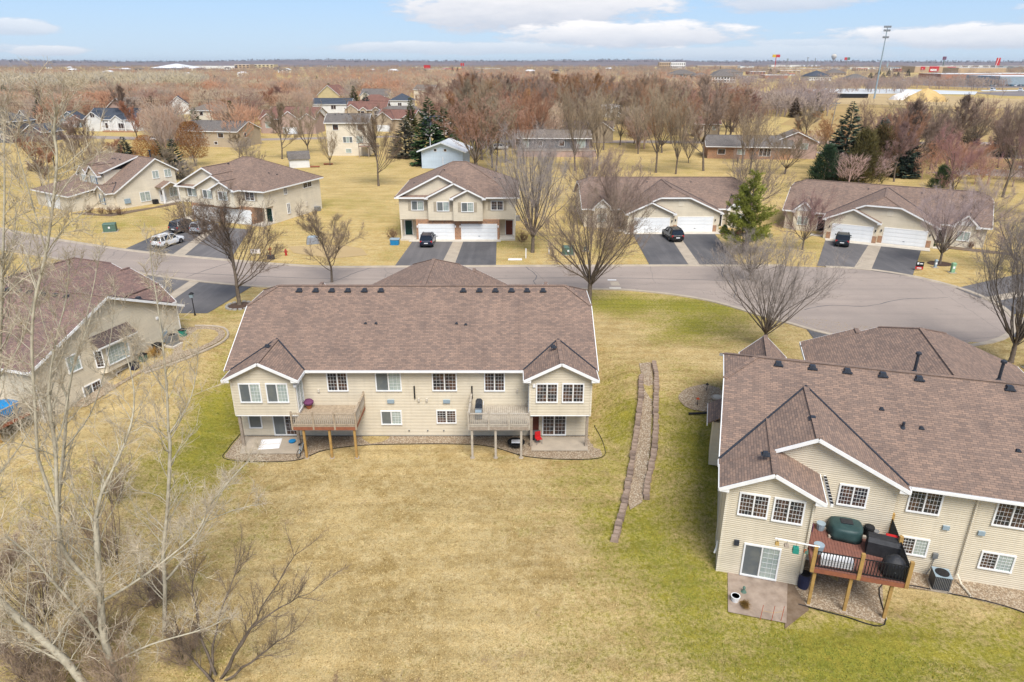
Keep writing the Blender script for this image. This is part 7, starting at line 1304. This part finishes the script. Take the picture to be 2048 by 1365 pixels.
# sand pile with tarp, dark fence screen
x, y = gp(1850, 203); rr = random.Random(6)
def heap(name, label, x, y, a, b, h, mat, cat, seed):
    rr = random.Random(seed); mb = MB(); n = 20; rings = []
    for f in (1, .8, .6, .4, .2, .05): rings.append([(x_ * f * a, y_ * f * b, h * ((1 - f) ** .62 if mat != 'brush' else math.sqrt(1 - f * f)) * rr.uniform(.92, 1.06) - (.3 if f == 1 else 0)) for x_, y_ in [(math.cos(6.283 * i / n) * rr.uniform(.93, 1.07), math.sin(6.283 * i / n) * rr.uniform(.93, 1.07)) for i in range(n)]])
    loft(mb, rings); t = thing(name, label, cat, (x, y, 0)); part(t, 'heap', mb, mat); return t
heap('sand_pile', 'tan sand pile with dark spots beside the mast', x, y, 14, 9, 8, 'sand', 'sand pile', 1)
x2, y2 = gp(1816, 200); heap('salt_pile', 'whitish tarp-covered heap left of the sand pile', x2, y2, 13, 9, 6.5, 'tarp', 'heap', 2)
x, y = gp(1700, 197); t = thing('fence_screen', 'long black screen fence left of the floodlight mast', 'fence', (x, y, 0))
for k in range(8): part(t, 'panel', MB().box(-13 + k * 3.2, -9.9 + k * 3.2, -.05, .05, .2, 3.0), 'black'); part(t, 'post', MB().box(-13.1 + k * 3.2, -13 + k * 3.2, -.1, .1, 0, 3.1), 'black')
for i in range(26):                                            # cars in the far lot
    x, y = gp(1942 + i * 4.1 + (i % 3), 171.5 + (i % 2) * 2.4); car('tiny parked car in the lot before the grey warehouse', x, y, 70 + (i % 5) * 6, [(.05, .15, .2), (.6, .62, .65), (.02, .02, .03), (.3, .32, .35), (.12, .22, .28)][i % 5], .16, 1.2, 'car', True, 'cars parked in the far lot')
for i, (a, b) in enumerate(((1806, 163), (1846, 157), (1893, 166), (1845, 153), (1985, 183), (2040, 183.5), (1590, 171), (1580, 172))):
    x, y = gp(a, b); car(('pale vehicle far off left of the brick warehouse', 'small vehicle on the far road by the bare trees', 'white vehicle in the open lot before the brick warehouse', 'pale vehicle near the red-signed store', 'white tent-like vehicle in the right lot', 'white vehicle at the right edge lot', 'white vehicle by the far orange building', 'grey vehicle beside the far orange building')[i], x, y, 10 * i, (.7, .72, .75), .15, 1.6, 'car', True)
# ---------------------------------------------------------------- neighbourhood trees
def free(x, y, r=0): return all((x - a) ** 2 + (y - b) ** 2 > (q + r) ** 2 for a, b, q in BLOCK)
SAL = [('farB', -60.4, 184, 14, 5, TAN), ('farD', -57, 197, 13.4, 4.6, TAN), ('farD', -44.8, 172, 8, 2.6, TAN), ('farB', -9.4, 190, 19, 6.2, (.32, .21, .125)), ('farC', -4.7, 168, 18.5, 4, TAN), ('farB', -17.5, 232, 12, 4.5, TAN), ('farC', 14.8, 163, 19.4, 4.2, TAN), ('farC', 20.1, 164, 17, 3.6, TAN), ('farA', 26.5, 204, 17, 5, TAN), ('farC', 35, 195, 15.5, 3.4, TAN), ('farA', 33.1, 160, 19.4, 5, TAN), ('farC', 37.2, 158, 18, 3.6, TAN), ('farD', 44.4, 176, 7.5, 3, GREY), ('farB', 44.8, 163, 20.5, 6.4, (.30, .22, .17)), ('farA', 33.2, 217, 11, 4.6, TAN), ('farA', 38, 220, 10, 4, TAN), ('farB', -142.7, 265, 15.8, 6.6, PUR), ('farD', -159, 255, 6.0, 5.5, RED), ('farA', -77.5, 158, 13.7, 3.6, (.38, .29, .23)),
       ('farB', 92.4, 160, 15.8, 6, PUR), ('farA', 98.3, 164, 14, 4.2, PUR), ('farB', 107.8, 173, 16, 7, PUR), ('farD', 74.1, 146, 6, 5, (.33, .23, .21)), ('farD', 95, 150, 8, 6, RED), ('farC', 58, 176, 15, 4, PUR), ('farA', 54, 158, 14, 4.5, TAN), ('farD', 62, 158, 9, 5, TAN), ('farC', 3, 174, 17, 4, RED), ('farA', 8, 206, 17, 5, RED)]
SALL = ('fan-like bare tree left of the garden shed', 'several-stemmed bare tree behind the garden shed', 'little bare tree beside the cream two-storey house', 'broad golden-brown bare tree right of the tall spruce', 'slender bare tree right of the blue barn', 'bare tree by the small blue-roofed house driveway', 'tall bare tree behind the left end of the dark-car house', 'second tall bare tree behind the left end of the dark-car house', 'bare tree behind the low ranch with the long deck', 'thin tall bare tree in the middle of the open back yard', 'tall bare tree behind the middle of the dark-car house ridge', 'slim bare tree close behind the dark-car house ridge', 'small spreading bare tree in the open back yard', 'big forked bare tree standing alone behind the dark-car house', 'bare tree at the far side street, left one', 'bare tree at the far side street, right one', 'large purple-brown tree before the dark blue roofed house', 'low round reddish tree left of the dark blue roofed house', 'pale feathery bare tree behind the cottage', 'wide bare tree right of the cedars', 'bare tree right of the cedars, the slimmer one', 'tall wide bare tree before the right-hand field', 'low pinkish tree at the foot of the cedars', 'low reddish tree behind the cul-de-sac house', 'tall bare tree before the brown brick rambler', 'bare tree left of the brown brick rambler', 'low bare tree in front of the brown brick rambler', 'reddish bare tree behind the tall fan tree', 'red-tipped bare tree behind the low ranch roof')
for i, (k, x, y, H_, hf, c) in enumerate(SAL): tree(k, x, y, H_, hf, c, SALL[i], 'yard trees behind the tan houses', 0); block(x, y, 2.2)
ER = random.Random(91)
for i in range(34):                                            # belt of bare trees between the right-hand houses and the field
    y = ER.uniform(142, 205); x = y * ER.uniform(.50, .80)
    if not free(x, y, 1): continue
    tree(ER.choice(('farA', 'farB', 'farC', 'farE', 'farF')), x, y, ER.uniform(9, 16), ER.uniform(3.5, 6), ER.choice((PUR, RED, TAN, (.34, .22, .19), (.36, .24, .18))), 'leafless tree in the belt between the right-hand houses and the field', 'tree belt before the right-hand field', 0); block(x, y, 1.5)
for i in range(26):                                            # yards at the left behind the cottage
    y = ER.uniform(128, 205); x = -y * ER.uniform(.42, .80)
    if not free(x, y, 1) or hides(x, y, 130) or (-80 < x < -58 and y < 135): continue
    tree(ER.choice(('farA', 'farB', 'farD', 'farE')), x, y, ER.uniform(6, 12), ER.uniform(3, 5), ER.choice((PUR, RED, TAN, GREY, ORG)), 'leafless tree in the yards beyond the cottage at the left', 'yard trees beyond the cottage', 0); block(x, y, 1.5)
for i, (x, y, h, c) in enumerate(((-66, 140, 6, GREY), (-72, 146, 7, TAN), (-88, 150, 7, PUR), (-95, 158, 8, TAN), (-101, 150, 7, RED), (-108, 165, 8, GREY), (-84, 185, 7, PUR), (-70, 180, 7, TAN), (-64, 168, 7, GREY), (-112, 148, 7, TAN), (-92, 135, 6, PUR), (-104, 138, 7, GREY), (-58, 158, 5, TAN), (-98, 174, 6, RED))):
    tree(('farD', 'farE', 'farA')[i % 3], x, y, h, h * .5, c, 'low leafless tree in the grass between the cottage and the tan ranch', 'low trees behind the cottage', 0); block(x, y, 1.5)
TR = random.Random(58); k = 0
while k < 42:                                                  # tall trees screening the horizon behind the dark-car house
    y = TR.uniform(176, 300); u = TR.uniform(905, 1490); x = (u - 1024) / 1365 * (y * .926 + 8.9)
    if not free(x, y, 1.5): continue
    H_ = TR.uniform(15, 20.5) if u < 1320 else TR.uniform(12, 16.5); tree(TR.choice(('farA', 'farB', 'farC', 'farE', 'farF')), x, y, H_, H_ * TR.uniform(.30, .42), TR.choice((ORG, RED, TAN, PUR, (.36, .25, .17), (.38, .22, .13))), 'tall leafless tree of the grove behind the dark-car house', 'grove behind the dark-car house', 0); block(x, y, 2); k += 1
FR = random.Random(77); cnt = 0; tries = 0; keys = ('farA', 'farB', 'farC', 'farD', 'farE', 'farF')
PAL = {'red': [RED, (.38, .18, .11), PUR, (.34, .20, .155)], 'tan': [TAN, (.38, .31, .21), (.36, .28, .20)], 'brown': [(.33, .215, .15), (.35, .25, .17), ORG, TAN, PUR, (.36, .21, .15)]}
while cnt < 185 and tries < 6000:
    tries += 1; y = 152 + 230 * FR.random() ** .85; x = FR.uniform(-.80, .80) * y
    u = x / (y * .926 + 8.9) * 1365 + 1024                     # image column, to keep the open fields on the right free
    if u > 1520 and (y > 176 + 40 * FR.random()): continue
    if -62 < x < -8 and y < 186: continue
    if u > 1150 and y < 205 and FR.random() < .6: continue
    if 880 < u < 1500 and y > 250: H_ = FR.uniform(15, 19)
    elif 880 < u < 1500: H_ = FR.uniform(13, 19)
    else: H_ = FR.uniform(8.5, 13.5)
    if not free(x, y, 2.0): continue
    if hides(x, y, 85) and FR.random() < .9: continue
    if u > 1310: H_ = min(H_, FR.uniform(11, 16))
    if u < 880 and y < 210 and FR.random() < .35: continue
    pal = 'tan' if u < 330 and y > 330 else ('red' if (u < 620 or 1000 < u < 1150 or 1350 < u < 1500) and FR.random() < .75 else 'brown')
    col = FR.choice(PAL[pal]); tree(FR.choice(keys), x, y, H_, H_ * FR.uniform(.38, .54), col, {'red': 'reddish leafless tree in the wood between the far houses', 'tan': 'pale tan leafless tree in the wood at the far left', 'brown': 'brown leafless tree in the wood between the far houses'}[pal], {'red': 'reddish trees of the neighbourhood wood', 'tan': 'tan trees of the left wood', 'brown': 'brown trees of the neighbourhood wood'}[pal], 0); block(x, y, 1.6); cnt += 1
yx, yy = gp(792, 158); t = thing('golden_tree', 'single bright golden-yellow willow on the far slope', 'tree', (yx, yy, 0)); g = MB(); rg = random.Random(2)
for i in range(1600):
    a = rg.uniform(0, 6.28); f = rg.random(); r = 8 * math.sqrt(rg.random()) ; z = 10 * math.sqrt(max(0, 1 - (r / 8.4) ** 2)) * rg.uniform(.55, 1) + 1; c = Vector((math.cos(a) * r, math.sin(a) * r, z)); cone(g, c, c + Vector((rg.gauss(0, .5), rg.gauss(0, .5), rg.uniform(-1.2, .4))), .09)
part(t, 'crown', g, 'yellow'); part(t, 'trunk', MB().tube([(0, 0, 0), (0, 0, 8)], [.5, .2], 6), 'bark')
# the far woods, one mass per colour
def far_wood(name, label, n, seed, cols, zone, nc=64, cr_=.015, tl_=1.0, gap=-.28):
    rnd = np.random.default_rng(seed); rg = random.Random(seed); V = []; F_ = []
    bases = []
    for b in range(5):
        mb = MB(); H_ = 1.0
        for i in range(nc):
            a = rg.uniform(0, 6.28); f = rg.random(); z = .22 + .6 * f; r = .36 * math.sqrt(max(.02, 1 - ((z - .55) / .5) ** 2)) * math.sqrt(rg.random()); p = Vector((math.cos(a) * r, math.sin(a) * r, z)); q = p + Vector((math.cos(a) * .1 + rg.gauss(0, .05), math.sin(a) * .1 + rg.gauss(0, .05), rg.uniform(.05, .24))) * tl_; cone(mb, p, q, cr_)
        cone(mb, Vector((0, 0, -.05)), Vector((0, 0, .7)), .03); bases.append((np.array(mb.v, dtype=np.float32), np.array(mb.f, dtype=np.int32)))
    off = 0; k = 0; tr_ = 0
    while k < n and tr_ < n * 8:
        tr_ += 1; d = zone[0] * (zone[1] / zone[0]) ** rnd.random(); an = rnd.uniform(zone[2], zone[3]); x = math.tan(an) * d; y = d
        if zone[4] and not zone[4](x, y): continue
        u_ = x / (y * .926 + 8.9) * 1365 + 1024
        nz = mnoise.noise((x * .006, y * .006, seed)); 
        if nz < gap: continue
        if not free(x, y, -3): continue
        if hides(x, y, 120 if y < 480 else .32 * y) and (y < 480 or rnd.random() < .85): continue
        v, f = bases[k % 5]; h = rnd.uniform(9, 14.5) * zone[5]; w = h * rnd.uniform(.85, 1.25); c, s = math.cos(an * 37 + k), math.sin(an * 37 + k)
        vv = np.empty_like(v); vv[:, 0] = (v[:, 0] * c - v[:, 1] * s) * w + x; vv[:, 1] = (v[:, 0] * s + v[:, 1] * c) * w + y; vv[:, 2] = v[:, 2] * h; V.append(vv); F_.append(f + off); off += len(v); k += 1
    V = np.concatenate(V); F_ = np.concatenate(F_); me = bpy.data.meshes.new(name); me.vertices.add(len(V)); me.vertices.foreach_set('co', V.ravel()); me.loops.add(F_.size); me.loops.foreach_set('vertex_index', F_.ravel()); me.polygons.add(len(F_)); me.polygons.foreach_set('loop_start', np.arange(0, F_.size, 3)); me.update(calc_edges=True); me.validate()
    m, t, b = newmat('mat_' + name); b.inputs['Roughness'].default_value = .95; v_ = coord(t, 'World'); f1 = ramp(t, noi(t, v_, .06, 2), .44, .56); f2 = ramp(t, noi(t, v_, .022, 2), .45, .55); lk(t, mixc(t, f2, mixc(t, f1, cols[0], cols[1]), mixc(t, f1, cols[2], cols[3])), b.inputs['Base Color']); me.materials.append(m)
    return tag(put(name, me), label, 'woods', kind='stuff')
AZ = math.atan(.80)
left_ok = lambda x, y: x < .27 * y
right_ok = lambda x, y: x > .28 * y and (y > 600 or (x / y < .44 and 250 < y < 470) or (y < 245 and x / y > .5)) and mnoise.noise((x * .012, y * .012, 9)) > .0
far_wood('far_wood', 'mass of reddish-brown leafless woods filling the middle distance', 3600, 1, ((.40, .205, .12), (.28, .22, .17), (.40, .32, .21), (.33, .21, .15)), (470, 1500, -AZ, .27, left_ok, 1.0))
far_wood('distant_wood', 'hazy purple-brown leafless woods towards the horizon', 3000, 2, ((.27, .185, .145), (.31, .20, .14), (.22, .18, .15), (.28, .215, .155)), (1300, 4200, -AZ, AZ, lambda x, y: left_ok(x, y) or y > 1500, 1.15))
far_wood('hedge_wood', 'tangle of smaller leafless trees between the neighbourhood houses', 900, 8, ((.40, .215, .13), (.29, .235, .185), (.40, .32, .22), (.34, .225, .16)), (205, 490, -AZ, .30, lambda x, y: x < .27 * y and not (-62 < x < -8 and y < 200) and (y > 300 or mnoise.noise((x * .05, y * .05, 3)) > .05), .95), 300, .0065, .8, -.2)
far_wood('brush_wood', 'reddish brush along the field edge behind the cul-de-sac house', 90, 10, (RED, PUR, (.36, .24, .20), (.36, .26, .19)), (138, 215, .40, .80, None, .5), 380, .0065, .8, -.2)
far_wood('willow_wood', 'pale tan leafless willows along the upper left', 800, 3, ((.40, .33, .22), (.36, .30, .20), (.43, .35, .23), (.34, .30, .24)), (470, 800, -AZ, -.40, None, 1.25))
far_wood('roadside_wood', 'scattered bare trees around the shops at the right', 900, 4, ((.27, .20, .17), (.31, .21, .16), (.24, .19, .175), (.31, .24, .19)), (300, 1800, .26, AZ, right_ok, .85))
for i, (a, b) in enumerate(((1757, 150), (1776, 153), (1795, 157), (1815, 153), (1740, 158), (1750, 159), (1787, 160), (1765, 159), (560, 140), (590, 139), (690, 139), (1515, 139), (1540, 150), (915, 146), (905, 146), (850, 152), (1440, 139), (1430, 139), (700, 138))):
    x, y = gp(a, b); ever('spruceB', x, y, 9 * (1 + (y > 1200) * .4), 4, DKG, 'small dark conifer between the far buildings', 'dark conifers between the far buildings')
# ---------------------------------------------------------------- hills on the horizon
def ridge(x, j): k = 1 if x < 1400 else .8; return k * (34 + 12 * mnoise.noise((x * .0009, 3, j * .2)) + 5 * mnoise.noise((x * .006, 1, j)) + 3 * mnoise.noise((x * .02, 7, j)))
hm = MB(); N = 700; HY = ((4300, 0), (5200, .75), (6000, 1), (7500, .6))
for j, (yy, hh) in enumerate(HY):
    for i in range(N): x = -9000 + 18000 * i / (N - 1); hm.v.append((x, yy + 250 * mnoise.noise((x * .0006, j, 0)), hh * ridge(x, j)))
hm.f = [(j * N + i, j * N + i + 1, (j + 1) * N + i + 1, (j + 1) * N + i) for j in range(3) for i in range(N - 1)]; hm.m = [0] * len(hm.f)
tag(hm.build('hills', 'hill', None, True, uv=False), kind='structure')
ct = MB(); rc = random.Random(12)
for i in range(2600):
    j = rc.choice((1, 2, 2)); x = rc.uniform(-5200, 5200); y = HY[j][0] + 250 * mnoise.noise((x * .0006, j, 0)) + rc.uniform(-60, 30); z = HY[j][1] * ridge(x, j) - 3; h = rc.uniform(8, 17) * (1.4 if rc.random() < .06 else 1)
    for q in range(7):
        a = rc.uniform(0, 6.28); p = Vector((x + math.cos(a) * h * .35 * rc.random(), y + math.sin(a) * h * .3, z + h * rc.uniform(.1, .6))); cone(ct, p, p + Vector((rc.gauss(0, .12), 0, rc.uniform(.3, .5))) * h, h * .09)
tag(ct.build('crest_wood', 'hill_wood', uv=False), 'dark bluish woods along the crest of the horizon', 'woods', kind='stuff')

# ---------------------------------------------------------------- thin haze in the air
hb = MB().box(-12000, 12000, -1500, 14000, -6, 75); hz_ = hb.mesh('haze', 'white', False, False); hz_.materials.clear()
hmat = bpy.data.materials.new('haze_air'); hmat.use_nodes = True; ht = hmat.node_tree; ht.nodes.clear(); pv = ht.nodes.new('ShaderNodeVolumePrincipled'); pv.inputs['Color'].default_value = (.82, .9, 1, 1); pv.inputs['Density'].default_value = .00004; pv.inputs['Anisotropy'].default_value = .2
oo = ht.nodes.new('ShaderNodeOutputMaterial'); ht.links.new(pv.outputs[0], oo.inputs['Volume']); hz_.materials.append(hmat); tag(put('haze', hz_), kind='stuff')
